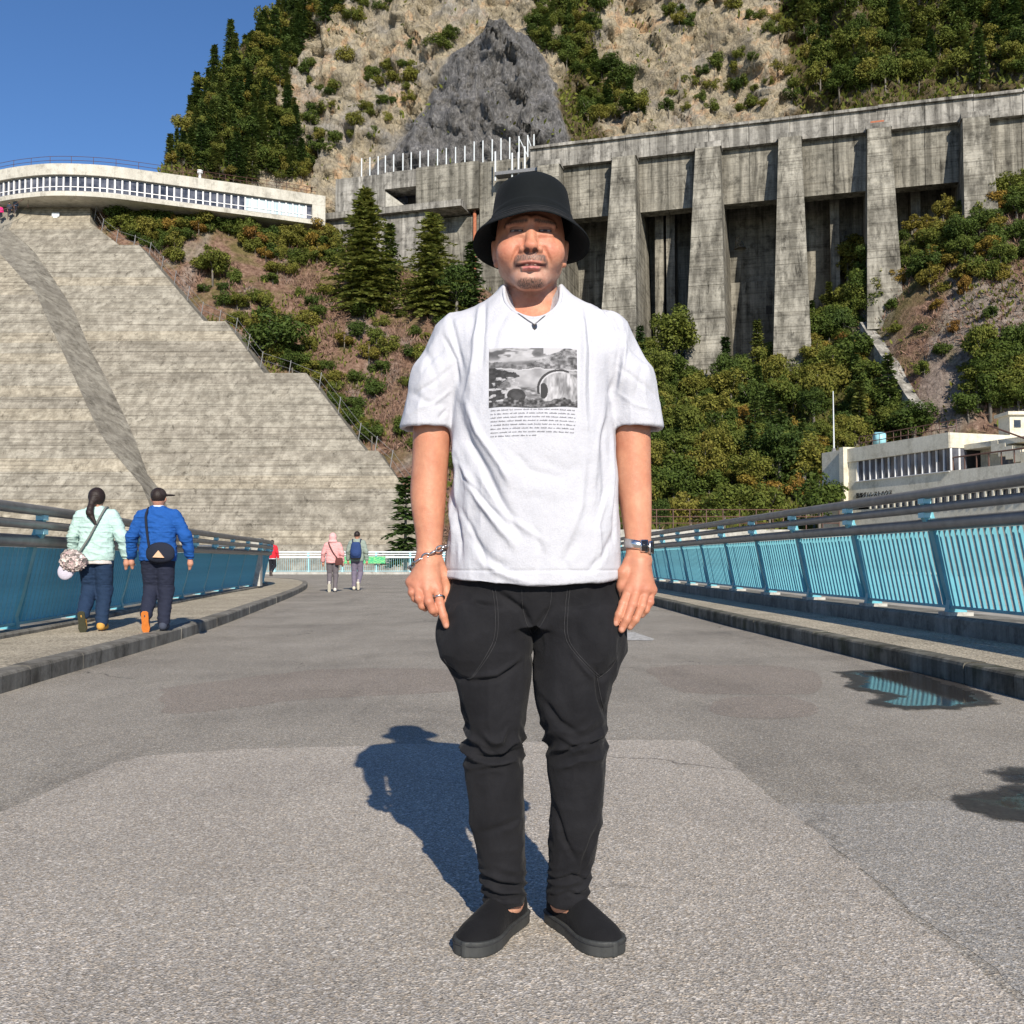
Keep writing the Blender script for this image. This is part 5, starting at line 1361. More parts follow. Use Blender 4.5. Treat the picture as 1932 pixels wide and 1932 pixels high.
# ---- head, neck and upper chest
HXC = -0.011
def head_sdf():
    g = SDF((-.13, -.15, 1.33), (.11, .14, 1.74), .00165)
    c = HXC
    g.add(ell((c, .014, 1.628), (.0775, .098, .102)))
    g.add(ell((c, -.008, 1.575), (.0785, .083, .078)), .03)
    g.add(ell((c, -.014, 1.531), (.0650, .078, .050)), .03)
    g.add(ell((c, -.060, 1.487), (.033, .031, .021)), .022)
    for s in (-1, 1):
        g.add(ell((c + s * .044, -.056, 1.553), (.034, .033, .033)), .02)
        g.add(cap((c + s * .050, .0, 1.526), (c + s * .020, -.054, 1.490), .015, .015), .022)
        g.add(cap((c + s * .012, -.092, 1.618), (c + s * .050, -.076, 1.613), .0115, .009), .012)       # brow ridge
        g.cut(ell((c + s * .032, -.104, 1.598), (.021, .019, .0115)), .012)                                # eye hollow
        g.add(ell((c + s * .0325, -.0750, 1.597), (.0185, .0125, .0125)), .003)                            # lids
        g.add(cap((c + s * .018, -.088, 1.585), (c + s * .047, -.081, 1.586), .0055, .005), .006)         # lower lid roll
        g.cut(cap((c + s * .0195, -.0925, 1.5938), (c + s * .046, -.0865, 1.5952), .0019), .0012)         # squinting slit
    g.add(cap((c, -.085, 1.612), (c, -.100, 1.567), .0085, .0115), .012)
    g.add(ell((c, -.108, 1.5535), (.0160, .0130, .0118)), .009)
    for s in (-1, 1):
        g.add(ell((c + s * .0185, -.0955, 1.5485), (.0105, .0120, .0088)), .005)
        g.cut(ell((c + s * .0100, -.1060, 1.5412), (.0068, .008, .0040)), .002)
        g.cut(cap((c + s * .030, -.093, 1.551), (c + s * .046, -.078, 1.515), .0042, .0036), .008)       # cheek crease
    g.add(ell((c, -.084, 1.527), (.034, .016, .017)), .012)
    g.add(cap((c - .021, -.0905, 1.5185), (c, -.0985, 1.5205), .0042, .0048), .005); g.add(cap((c + .021, -.0905, 1.5185), (c, -.0985, 1.5205), .0042, .0048), .005)
    g.add(cap((c - .017, -.0895, 1.5075), (c, -.0975, 1.5055), .0052, .0066), .005); g.add(cap((c + .017, -.0895, 1.5075), (c, -.0975, 1.5055), .0052, .0066), .005)
    g.cut(cap((c - .035, -.082, 1.5160), (c, -.104, 1.5122), .0018, .0050), .0015); g.cut(cap((c + .035, -.082, 1.5160), (c, -.104, 1.5125), .0018, .0042), .0015)
    g.add(cap((c - .012, -.0875, 1.5150), (c + .012, -.0875, 1.5150), .0028), .001)
    g.cut(cap((c - .016, -.097, 1.4965), (c + .016, -.097, 1.4965), .004), .012)
    for s in (-1, 1):
        g.add(ell((c + s * .0835, .014, 1.573), (.0085, .019, .031), 0, 0, s * .15), .008)
        g.cut(ell((c + s * .093, .008, 1.577), (.006, .010, .018)), .005)
        g.add(ell((c + s * .080, .004, 1.545), (.0065, .009, .009)), .005)
    g.add(zloft([(1.33, -.006, .03, .15, .09, .08), (1.375, -.007, .028, .125, .085, .08), (1.415, -.008, .030, .080, .066, .066), (1.455, -.009, .034, .0675, .050, .062), (1.53, -.01, .034, .0620, .046, .062)]), .012)
    return g.mesh(2)
hv, hf = head_sdf()
def gauss(V, cx, cz, sx, sz): return np.exp(-((V[:, 0] - cx) / sx) ** 2 - ((V[:, 2] - cz) / sz) ** 2)
def head_cols(V):
    c = HXC; n = len(V); base = np.array([0.49, 0.222, 0.142]); C = np.tile(base, (n, 1)); front = (V[:, 1] < -.03)
    def mixc(w, col):
        nonlocal C; C = C * (1 - w[:, None]) + np.array(col)[None] * w[:, None]
    for s in (-1, 1): mixc(.45 * front * gauss(V, c + s * .044, 1.555, .026, .022), (0.53, 0.185, 0.125))
    mixc(.35 * front * gauss(V, c, 1.552, .017, .013), (0.53, 0.19, 0.125))
    nz = fbm(V[:, 0] * 900, V[:, 1] * 300, V[:, 2] * 260, 2)
    # stubble on jaw and chin, moustache, goatee
    jaw = sstep(1.535, 1.50, V[:, 2]) * sstep(1.452, 1.468, V[:, 2]) * (V[:, 1] < .02)
    mixc(.42 * jaw, (0.40, 0.30, 0.255))
    mus = front * sstep(1.5205, 1.5235, V[:, 2]) * sstep(1.541, 1.533, V[:, 2]) * sstep(.040, .030, np.abs(V[:, 0] - c)) * (V[:, 1] < -.06)
    mixc(np.clip(mus * (.78 + .45 * nz), 0, .92), (0.10, 0.075, 0.066))
    mc = front * np.exp(-((np.abs(V[:, 0] - c) - .036) / .006) ** 2) * sstep(1.505, 1.512, V[:, 2]) * sstep(1.53, 1.522, V[:, 2])
    mixc(np.clip(mc * (.55 + .3 * nz), 0, .8), (0.12, 0.085, 0.075))
    goat = front * sstep(.038, .024, np.abs(V[:, 0] - c)) * sstep(1.462, 1.468, V[:, 2] + .012 * ((V[:, 0] - c) / .03) ** 2) * sstep(1.490, 1.480, V[:, 2]) * (V[:, 1] < -.066)
    mixc(np.clip(goat * (.62 + .5 * nz), 0, .92), (0.055, 0.042, 0.038))
    # lips
    up = front * (V[:, 1] < -.083) * sstep(.026, .020, np.abs(V[:, 0] - c)) * np.exp(-((V[:, 2] - 1.5185) / .0032) ** 2)
    low = front * (V[:, 1] < -.083) * sstep(.022, .016, np.abs(V[:, 0] - c)) * np.exp(-((V[:, 2] - 1.5065) / .0048) ** 2)
    mixc(np.clip(.75 * up, 0, 1), (0.46, 0.17, 0.145)); mixc(np.clip(.95 * low, 0, 1), (0.60, 0.215, 0.215))
    zs_ = 1.5128 + 2.4 * (V[:, 0] - c) ** 2; slit = front * sstep(.037, .033, np.abs(V[:, 0] - c)) * np.exp(-((V[:, 2] - zs_) / .0031) ** 2); mixc(np.clip(slit * 1.2, 0, .96), (0.07, 0.02, 0.02))
    teeth = front * (V[:, 1] > -.0955) * (V[:, 1] < -.080) * sstep(.014, .011, np.abs(V[:, 0] - c)) * np.exp(-((V[:, 2] - 1.5148) / .0016) ** 2); mixc(np.clip(teeth * .7, 0, .7), (0.50, 0.42, 0.36))
    for s in (-1, 1):
        br = front * sstep(.030, .024, np.abs(V[:, 0] - c - s * .034)) * np.exp(-((V[:, 2] - 1.6140 + .10 * np.maximum(0, np.abs(V[:, 0] - c) - .042)) / .0048) ** 2)
        mixc(np.clip(br * (1.0 + .3 * nz), 0, .93), (0.028, 0.02, 0.018))
        es = front * sstep(.0165, .0135, np.abs(V[:, 0] - c - s * .0328)) * np.exp(-((V[:, 2] - 1.5952) / .0036) ** 2); mixc(np.clip(es * 1.2, 0, .96), (0.018, 0.013, 0.012))
        dx_ = np.abs(V[:, 0] - c - s * .0328); sc_w = front * sstep(.0045, .0060, dx_) * sstep(.0125, .0105, dx_) * np.exp(-((V[:, 2] - 1.5948) / .0014) ** 2); mixc(np.clip(sc_w * .85, 0, .85), (0.42, 0.36, 0.33))
        fo_ = front * sstep(.019, .015, dx_) * np.exp(-((V[:, 2] - 1.6035 + .12 * dx_) / .0013) ** 2); mixc(np.clip(fo_ * .6, 0, .6), (0.16, 0.07, 0.05))
        nos = front * ((V[:, 0] - c - s * .0100) ** 2 + ((V[:, 2] - 1.5420) * 1.3) ** 2 < .0068 ** 2) * (V[:, 1] < -.09); mixc(.85 * nos, (0.07, 0.03, 0.025))  # nostril shadow painted into the skin colour
    bl = fbm(V[:, 0] * 55, V[:, 1] * 55, V[:, 2] * 55, 3) + .6 * fbm(V[:, 0] * 260, V[:, 1] * 260, V[:, 2] * 260, 2); C = C * (1 + .14 * bl[:, None] * np.array([.5, 1.0, 1.1]))
    hair = (V[:, 2] > 1.60) & (V[:, 1] > .005); mixc(.9 * hair, (0.03, 0.024, 0.02))
    return C
# ---- arms and hands
def arm_sdf(s, keys, fing, wrist, thumb):
    lo = (min(k[1] - k[3] for k in keys) - .05, -.15, .68); hi = (max(k[1] + k[3] for k in keys) + .05, .12, 1.36)
    if s > 0: lo = (.14, -.15, .68)
    else: hi = (-.14, .12, 1.36)
    g = SDF(lo, hi, .0021)
    g.add(zloft(keys))
    W = np.array(wrist)
    for f in fing:
        mcp = np.array(f[0]); g.add(cap(W + (mcp - W) * .10, mcp, .021, .0125, .8), .016)
    for i, f in enumerate(fing):
        for a, b, ra, rb in zip(f[:-1], f[1:], f_r[i][:-1], f_r[i][1:]): g.add(cap(a, b, ra, rb), .0035)
        g.add(ell(f[0], (.0115, .012, .0105)), .008)
        g.add(ell(f[1], (.0095, .0098, .009)), .004)
    for a, b, ra, rb in zip(thumb[:-1], thumb[1:], (.016, .0125, .011), (.0125, .011, .0085)): g.add(cap(a, b, ra, rb), .008)
    return g.mesh(1)
f_r = [(.0115, .0100, .0092, .0078), (.0115, .0102, .0094, .008), (.011, .0096, .0088, .0076), (.0098, .0084, .0078, .0068)]
armL_keys = [(1.36, -.205, .015, .05, .05, .05), (1.25, -.232, .01, .05, .05, .052), (1.164, -.2405, .006, .0455, .05, .05), (1.08, -.246, .004, .0425, .046, .047), (1.0, -.2495, -.004, .0415, .042, .042), (.95, -.2475, -.012, .0365, .036, .036), (.91, -.2455, -.02, .0315, .029, .029), (.876, -.2450, -.027, .0295, .023, .023), (.855, -.2455, -.032, .031, .021, .021)]
armR_keys = [(1.36, .19, .015, .05, .05, .05), (1.25, .216, .01, .05, .05, .052), (1.164, .2245, .006, .0465, .05, .05), (1.08, .229, .004, .0425, .046, .047), (1.0, .233, -.004, .0385, .04, .04), (.95, .236, -.012, .034, .034, .034), (.91, .2375, -.02, .0305, .028, .028), (.876, .2375, -.027, .029, .023, .023), (.855, .236, -.032, .031, .021, .021)]
fL = [[(-.2235, -.060, .789), (-.2165, -.078, .757), (-.2075, -.086, .730), (-.2010, -.084, .709)],
      [(-.2475, -.064, .793), (-.2400, -.088, .762), (-.2320, -.085, .743), (-.2265, -.074, .735)],
      [(-.2690, -.058, .797), (-.2625, -.080, .769), (-.2560, -.076, .752), (-.2500, -.064, .746)],
      [(-.2840, -.046, .805), (-.2800, -.064, .782), (-.2745, -.062, .768), (-.2690, -.052, .762)]]
fR = [[(.2100, -.060, .786), (.1960, -.080, .757), (.1850, -.090, .733), (.1775, -.090, .714)],
      [(.2290, -.064, .789), (.2160, -.086, .756), (.2020, -.094, .722), (.1905, -.092, .700)],
      [(.2490, -.058, .788), (.2380, -.078, .752), (.2230, -.082, .722), (.2110, -.076, .705)],
      [(.2640, -.046, .787), (.2580, -.062, .760), (.2490, -.064, .742), (.2410, -.056, .730)]]
avL, afL = arm_sdf(-1, armL_keys, fL, (-.2455, -.032, .852), [(-.225, -.03, .845), (-.208, -.028, .815), (-.205, -.03, .78), (-.206, -.036, .755)])
avR, afR = arm_sdf(1, armR_keys, fR, (.236, -.032, .852), [(.216, -.042, .848), (.199, -.052, .826), (.196, -.050, .795), (.200, -.046, .768)])
def arm_cols(V, fing):
    C = np.tile(np.array([0.515, 0.240, 0.152]), (len(V), 1))
    hand = sstep(.88, .80, V[:, 2])[:, None]; C = C * (1 - .35 * hand) + np.array([0.48, 0.19, 0.115]) * .35 * hand
    fore = (sstep(1.17, 1.12, V[:, 2]) * sstep(.9, .98, V[:, 2]))[:, None]; C = C * (1 - .3 * fore) + np.array([0.53, 0.225, 0.13]) * .3 * fore
    bl = fbm(V[:, 0] * 38, V[:, 1] * 38, V[:, 2] * 24, 4); C = C * (1 + .13 * bl[:, None] * np.array([.5, 1.0, 1.1])); vein = ridged(V[:, 0] * 30 + V[:, 2] * 8, V[:, 1] * 20, V[:, 2] * 10, 2); C = C * (1 - .05 * np.clip(vein, 0, 2)[:, None] * np.array([1, .8, .7]))
    for f in fing:
        for q in (0, 1):
            d = np.linalg.norm(V - np.array(f[q]), axis=1); w = (.4 * np.exp(-(d / .014) ** 2))[:, None]; C = C * (1 - w) + np.array([0.50, 0.19, 0.13]) * w
        tip = np.array(f[3]) + np.array([0, -.006, 0]); d = np.linalg.norm((V - tip) / np.array([.0055, .006, .007]), axis=1)
        w = (.75 * (d < 1.0) * (V[:, 1] < tip[1] + .002))[:, None]; C = C * (1 - w) + np.array([0.56, 0.29, 0.21]) * w
    return C
# ---- legs (seen at the ankles) and trunk under the clothes
def trunk_sdf():
    g = SDF((-.23, -.15, .03), (.23, .14, 1.40), .006)
    g.add(zloft([(.74, -.006, .01, .165, .09, .10), (.9, -.006, .0, .16, .10, .09), (1.1, -.006, .0, .155, .095, .09), (1.3, -.006, .01, .165, .085, .085), (1.39, -.006, .02, .15, .07, .07)]), 0)
    for s, ank in ((-1, (-.064, .045, .06)), (1, (.072, .05, .06))):
        hip = (s * .09, .01, .80); kn = (s * .094, -.01, .45)
        g.add(cap(hip, kn, .075, .05), .03); g.add(cap(kn, ank, .05, .034), .02); g.add(cap(ank, (ank[0] + s * .03, ank[1] - .06, .05), .034, .03), .02)
    return g.mesh(1)
tv, tf = trunk_sdf()
V_ = np.concatenate([hv, avL, avR, tv]); F_ = np.concatenate([hf, afL + len(hv), afR + len(hv) + len(avL), tf + len(hv) + len(avL) + len(avR)])
_hc = head_cols(hv); hv[:, 2] += .0105 * sstep(1.42, 1.475, hv[:, 2])
V_[:len(hv)] = hv
C_ = np.concatenate([_hc, arm_cols(avL, fL), arm_cols(avR, fR), np.tile(np.array([0.58, 0.31, 0.21]), (len(tv), 1))])
body = mpart('body', V_, F_, M['skin'], None, True, C_)

# ---- T-shirt
def tee_sdf():
    g = SDF((-.335, -.185, .795), (.325, .17, 1.515), .0031)
    g.add(zloft([(.80, -.0055, .008, .202, .140, .125), (.86, -.005, .007, .200, .142, .125), (.95, -.004, .004, .1955, .142, .120), (1.06, -.004, .0, .1915, .140, .116), (1.16, -.004, -.002, .188, .138, .114), (1.26, -.004, .0, .190, .132, .112), (1.34, -.005, .008, .192, .122, .108), (1.40, -.005, .014, .165, .106, .098), (1.44, -.005, .018, .120, .090, .088), (1.475, -.006, .02, .085, .076, .080), (1.50, -.007, .02, .074, .070, .076)], 2.35), .0)
    for s, e in ((-1, (-.2515, -.0)), (1, (.2365, -.0))):
        k_ = [(1.164, e[0], .004, .0635, .072, .074), (1.20, e[0] * .975, .006, .0625, .072, .074), (1.26, e[0] * .925, .008, .0615, .072, .074), (1.30, e[0] * .875, .010, .0590, .069, .071)]
        g.add(zloft(k_), .016)
        g.add(cap((e[0] * .735, .013, 1.376), (e[0] * .90, .009, 1.28), .056, .0615, .88), .03)
        g.add(cap((s * .066 - .004, .018, 1.452), (e[0] * .70, .015, 1.388), .036, .050), .035)
        g.cut(zloft([(1.14, e[0] * 1.0, .004, .0570, .0650, .067), (1.164, e[0] * 1.0, .004, .0565, .0650, .067), (1.20, e[0] * .975, .006, .0550, .064, .066), (1.24, e[0] * .94, .008, .045, .05, .055), (1.26, e[0] * .93, .008, .02, .02, .02)]), 0)
    g.cut(ell((-.006, -.052, 1.508), (.0710, .085, .105), 0, .0), .004)
    g.cut(ell((-.006, .015, 1.53), (.070, .075, .075)), .004)
    return g.mesh(1)
sv, sf_ = tee_sdf()
_up = sstep(1.24, 1.34, sv[:, 2])[:, None] * sstep(1.50, 1.44, sv[:, 2])[:, None]; sv = sv * (1 - _up) + lap(sv, sf_, 60) * _up
sn = normals(sv, sf_)
def L(*p): return [(x_(a), z_(b)) for a, b in p]
tee_lines = [  # fold lines traced in the 1932 px frame: points, width, depth
    (L((868, 770), (885, 840), (920, 900), (945, 955), (985, 1020)), .011, -.0105), (L((880, 760), (905, 830), (945, 890), (965, 930)), .008, .0075),
    (L((858, 800), (870, 880), (905, 950), (950, 1010), (975, 1040)), .009, .0080), (L((862, 850), (880, 910), (925, 965), (960, 1000)), .006, -.0055),
    (L((853, 830), (856, 930), (868, 1010), (872, 1060)), .007, -.0075), (L((862, 820), (866, 900), (860, 990)), .005, .005), (L((850, 930), (858, 1000), (852, 1070)), .006, .006),
    (L((838, 640), (862, 690), (868, 740)), .006, -.006), (L((905, 570), (903, 640), (895, 720), (880, 760)), .007, .0062), (L((916, 570), (915, 640), (912, 720)), .006, -.0050), (L((850, 600), (862, 650), (880, 720)), .007, -.0055),
    (L((1095, 580), (1098, 650), (1095, 760), (1100, 850)), .008, .0058), (L((1106, 585), (1110, 680), (1108, 800)), .006, -.0050), (L((1130, 570), (1155, 610), (1168, 650)), .006, -.0055),
    (L((1165, 660), (1160, 720), (1150, 760)), .008, -.0080), (L((1178, 640), (1172, 700), (1160, 760)), .006, .0060), (L((1150, 770), (1130, 840), (1135, 930), (1120, 1000)), .010, -.0065), (L((1153, 800), (1148, 900), (1145, 980)), .006, .0060), (L((1158, 850), (1152, 950), (1150, 1040)), .005, -.0055), (L((1140, 760), (1118, 860), (1110, 950)), .009, .0050),
    (L((900, 1060), (960, 1090), (1000, 1100)), .010, .0050), (L((1000, 980), (1020, 1050), (1010, 1090)), .013, -.0035), (L((1090, 1010), (1060, 1060), (1070, 1095)), .013, -.0040), (L((880, 1010), (930, 1060), (960, 1075)), .011, -.0045), (L((1155, 1000), (1130, 1050), (1100, 1085)), .009, -.0050), (L((930, 700), (940, 780)), .02, -.0025),
    (L((860, 700), (820, 735), (775, 760)), .006, -.0026), (L((858, 740), (825, 770), (785, 785)), .005, .0022), (L((850, 660), (815, 690), (790, 730)), .007, -.0024), (L((845, 780), (830, 800)), .005, -.0035), (L((1158, 700), (1200, 730), (1240, 760)), .006, -.0026), (L((1155, 745), (1195, 775), (1230, 785)), .005, .0022), (L((1170, 650), (1210, 680), (1235, 720)), .007, -.0024),
    (L((960, 600), (940, 640), (930, 690)), .008, -.0028), (L((1050, 600), (1070, 640), (1080, 690)), .008, -.0028), (L((900, 900), (960, 985), (1030, 1030)), .008, .0042), (L((870, 960), (900, 1020), (925, 1080)), .007, -.0045), (L((1100, 860), (1090, 960), (1060, 1040)), .010, .0035), (L((960, 860), (1000, 900), (1060, 915)), .010, -.0026), (L((1140, 930), (1120, 1000), (1125, 1070)), .006, .0045),
    (L((770, 740), (810, 770), (850, 775)), .010, -.0030), (L((800, 650), (825, 720), (835, 790)), .010, -.0035), (L((1215, 680), (1200, 740), (1180, 795)), .010, -.0035), (L((1190, 620), (1215, 670), (1225, 740)), .009, .0030),
    (L((1000, 870), (1060, 900), (1110, 890)), .018, -.0022), (L((930, 880), (990, 930), (1080, 940)), .02, .0025)]
sv = folds(sv, sn, [(a_, w_ * .85, d_ * 1.12) for a_, w_, d_ in tee_lines])
nz1 = fbm(sv[:, 0] * 11, sv[:, 1] * 11, sv[:, 2] * 5 + 3, 3); nz2 = ridged(sv[:, 0] * 17 + 2, sv[:, 1] * 17, sv[:, 2] * 8, 2)
sidew = sstep(.05, .16, np.abs(sv[:, 0])); 
sv = sv + sn * (nz1 * .0030 + nz2 * .0020 * (.3 + 1.1 * sidew))[:, None]
# hem edges: flared lower edge, stitched line a little above it
hemz = .803 + .016 * np.clip(np.abs(sv[:, 0]) / .2, 0, 1) ** 2
sv[:, 2] = np.where((sv[:, 2] < .84) & (np.abs(sv[:, 0]) < .23), sv[:, 2] + .016 * np.clip(np.abs(sv[:, 0]) / .2, 0, 1) ** 2 * sstep(.84, .80, sv[:, 2]), sv[:, 2])
low_ = np.abs(sv[:, 0]) < .225
seam = np.exp(-((sv[:, 2] - .832) / .0022) ** 2) * low_ * (sv[:, 2] < .9) + np.exp(-((sv[:, 2] - 1.187 - .10 * (np.abs(sv[:, 0]) - .245)) / .0022) ** 2) * (np.abs(sv[:, 0]) > .2) * .8 * 0
sv = sv - sn * (seam * .0022)[:, None]
tee = mpart('t_shirt', sv, sf_, M['tee'])
teeBV = BVHTree.FromPolygons((sv).tolist(), sf_.tolist())
def on_front(bv, x, z, off=.0013, y0=-.6):
    h = bv.ray_cast(Vector((x, y0, z)), Vector((0, 1, 0)))
    return (h[0].y - off) if h[0] is not None else None
# collar rib and inner neckband
cr_ = []
for k in range(56):
    a = 2 * math.pi * k / 56; best = None
    for r in np.linspace(.045, .125, 60):
        x, y = -.006 + r * math.sin(a) * .93, -.006 - r * math.cos(a)
        h = teeBV.ray_cast(Vector((x, y, 1.62)), Vector((0, 0, -1)))
        if h[0] is not None and (best is None or h[0].z > best[2]): best = (x, y, h[0].z)
    cr_.append(best)
cr_ = np.array(cr_); cr_ = (np.roll(cr_, 1, 0) + np.roll(cr_, -1, 0) + np.roll(cr_, 2, 0) + np.roll(cr_, -2, 0) + 2 * cr_) / 6
cr_ = [tuple(p) for p in cr_ + np.array([0, 0, -.001])]
mb = MB(); mb.tube([Vector(p) for p in cr_] + [Vector(cr_[0])], .0046, 8, False)
mpart('collar', mb.v, mb.f, M['tee'], tee)
# ---- print on the chest
PX0, PX1, PZ0, PZ1 = -.1055, .0915, 1.193, 1.3290
nu, nv_ = 170, 118
uu, vv = np.meshgrid(np.linspace(0, 1, nu), np.linspace(0, 1, nv_), indexing='ij')
def dam_picture(u, v):
    n1 = fbm(u * 9, v * 9, 1.0, 4); n2 = fbm(u * 34, v * 30, 5.0, 3); n3 = fbm(u * 18, v * 30, 8.0, 3)
    g = .36 + .12 * n1 + .0 * u                                                        # sky
    g = g + .45 * sstep(.1, .5, fbm(u * 5, v * 11, 3.0, 3)) * (v < .24)
    g = np.where((u > .62) & (v < .085 + .03 * n1), .86, g)
    band_ = np.exp(-((v - (.24 - .10 * u)) / .035) ** 2); g = g * (1 - band_) + (.78 + .1 * n1) * band_
    left = v > .225 + .16 * u + .02 * n1; g = np.where(left & (u < .55), .40 + .16 * n2, g)
    ridge = v > (.36 - .36 * np.clip((u - .32) / .55, 0, 1) + .025 * n1); g = np.where(ridge & (u > .32), .36 + .22 * n2 + .18 * (n1 > .35), g)
    g = np.where(np.abs(v - (.37 + .02 * n1)) < .012, .85, g)
    lake = (v > .375 + .02 * n1) & (v < .66) & (u > .16 + .35 * np.clip(v - .38, 0, 1)) & (u < .80 - .9 * np.clip(v - .42, 0, 1)); g = np.where(lake, .68 + .10 * n1, g)
    slope = (v > .40) & ~lake; g = np.where(slope, .50 + .30 * n3, g)
    dk = (u < .16 + .10 * n1 + .12 * np.exp(-((v - .5) / .08) ** 2)) & (v > .34); g = np.where(dk, .10 + .08 * n2, g)
    sn_ = (u < .34) & (v > .5) & (n3 > .12); g = np.where(sn_, .78 + .15 * n2, g)
    r = np.hypot((u - .80) * 1.0, (v - .70) * .78); 
    dam = (r < .235) & (v < .90); g = np.where(dam, .66 + .26 * fbm(u * 30, v * 7, 2.0, 3), g)
    g = np.where((np.abs(r - .245) < .014) & (u < .9) & (v < .78), .12, g); g = np.where((np.abs(r - .222) < .008) & (u < .86) & (v < .8), .9, g)
    g = np.where((np.hypot((u - .615) / .05, (v - .73) / .13) < 1) & (u > .585), .10, g)
    e = np.hypot((u - .31) / .105, (v - .81) / .115); g = np.where(e < 1, .16 + .10 * n1 - .06 * (e > .6), g); g = np.where((np.abs(e - 1.12) < .1) & (u < .36), .8, g)
    bot = v > .88 + .05 * n1; g = np.where(bot, .20 + .30 * n2, g)
    return np.clip(g, .06, .92)
Gp = dam_picture(uu, vv)
pv_ = np.zeros((nu, nv_, 3)); miss = 0
for i in range(nu):
    for j in range(nv_):
        x = PX0 + (PX1 - PX0) * uu[i, j]; z = PZ1 + (PZ0 - PZ1) * vv[i, j] + .003 * math.sin(uu[i, j] * 9) * (vv[i, j] > .5) * (vv[i, j] - .5)
        y = on_front(teeBV, x, z); pv_[i, j] = (x, y if y is not None else -.14, z)
lin = ((.20 + .60 * Gp.reshape(-1)) ** 2.2); cp = np.stack([lin * .86, lin * .85, lin * .88], 1)
mpart('chest_print', pv_.reshape(-1, 3), grid_faces(nu, nv_)[:, ::-1].copy(), M['ink'], tee, True, cp)
# rows of small print under the picture
tm = MB(); rr_ = random.Random(5)
for ln in range(8):
    z0 = 1.1865 - ln * .0083; xx = PX0 + .004; end = PX1 - .006 if ln < 7 else PX0 + .105
    while xx < end:
        wl = rr_.randint(2, 9)
        for q in range(wl):
            if xx > end: break
            zc = z0 + .0022 * math.sin((xx - PX0) / .197 * math.pi) ; hgt = .0017 * rr_.choice([.75, .75, .8, 1.25, 1.2])
            ya = on_front(teeBV, xx, zc, .0012); yb = on_front(teeBV, xx + .0013, zc, .0012)
            if ya is not None and yb is not None:
                tm.add([(xx, ya, zc - .0015), (xx + .0014, yb, zc - .0015), (xx + .0014, yb, zc - .0015 + hgt * 1.15), (xx, ya, zc - .0015 + hgt * 1.15)], [(0, 1, 2, 3)])
            xx += .00195
        xx += .0024
M['text_ink'] = mk('grey_text_ink', (0.10, 0.10, 0.11), (0.20, 0.20, 0.22), 90)
to = mpart('small_print', tm.v, tm.f, M['text_ink'], tee, False); to['kind'] = 'stuff'

# ---- trousers
def leg_keys(rows, s):
    out = []
    for yv, a, b, bf, bb, cy in rows:
        out.append((z_(yv), (x_(a) + x_(b)) / 2, cy, (x_(b) - x_(a)) / 2, bf, bb))
    return out
legL = leg_keys([(1150, 842, 1006, .105, .115, .005), (1215, 836, 1003, .103, .108, .004), (1250, 846, 1001, .100, .103, .002), (1290, 860, 998, .097, .100, .0), (1330, 869, 993, .092, .094, -.004), (1370, 880, 988, .085, .086, -.008), (1400, 879, 985, .079, .082, -.010), (1450, 881, 985, .072, .078, -.006), (1500, 885, 985, .068, .076, .0), (1550, 890, 987, .066, .073, .006), (1600, 899, 990, .062, .068, .014), (1650, 909, 991, .058, .062, .022), (1700, 916, 991, .054, .058, .030)], -1)
legR = leg_keys([(1150, 1006, 1172, .105, .115, .005), (1215, 1008, 1172, .103, .108, .004), (1250, 1010, 1163, .100, .103, .002), (1290, 1010, 1150, .097, .100, .0), (1330, 1013, 1141, .092, .094, -.004), (1370, 1023, 1140, .085, .086, -.008), (1400, 1033, 1140, .079, .082, -.010), (1450, 1035, 1138, .072, .078, -.006), (1500, 1036, 1135, .068, .076, .0), (1550, 1036, 1130, .066, .073, .006), (1600, 1037, 1124, .062, .068, .014), (1650, 1035, 1113, .058, .062, .022), (1700, 1030, 1105, .054, .058, .030)], 1)
def trouser_sdf():
    g = SDF((-.24, -.155, .055), (.235, .15, .85), .0036)
    g.add(zloft([(.70, -.006, .012, .165, .100, .112), (.76, -.006, .012, .196, .112, .118), (.85, -.006, .010, .194, .118, .118)], 2.3), 0)
    g.add(zloft(legL, 2.2), .012); g.add(zloft(legR, 2.2), .012)
    for s, c in ((-1, -.168), (1, .155)):
        g.add(ell((c, -.030, .685), (.052, .090, .088), s * -.25), .03)
    g.cut(cap((-.008, -.2, .635), (-.008, .2, .635), .004), .02)
    for c in (x_(953), x_(1068)):
        g.cut(cap((c, .028, .0), (c, .028, .095), .036, .040), 0)
    return g.mesh(2)
pv2, pf2 = trouser_sdf(); pn = normals(pv2, pf2)
def bunch(V, N, zc, half, n, amp, seed, tilt=0.0):
    """soft horizontal rolls in a band of the leg"""
    w = np.exp(-((V[:, 2] - zc) / half) ** 2)
    ph = (V[:, 2] + tilt * V[:, 0] + .022 * vnoise(V[:, 0] * 22 + seed, V[:, 1] * 14, V[:, 2] * 11)) * n
    r = np.abs(((ph + .5 * vnoise(V[:, 0] * 9, V[:, 1] * 9, V[:, 2] * 9 + seed)) % 1.0) - .5) * 2
    return w * amp * (r ** 1.6 - .5) * (.45 + .8 * np.clip(vnoise(V[:, 0] * 16 + 5, V[:, 1] * 10, V[:, 2] * 14 + seed) + .3, 0, 1))
isL = pv2[:, 0] < -.006
dsp = np.where(isL, bunch(pv2, pn, .43, .035, 24, .012, 1, .3), bunch(pv2, pn, .44, .040, 24, .012, 4, -.35)) + np.where(isL, bunch(pv2, pn, .11, .040, 38, .007, 7, .35), bunch(pv2, pn, .12, .040, 38, .0075, 9, -.3))
dsp *= 1.75
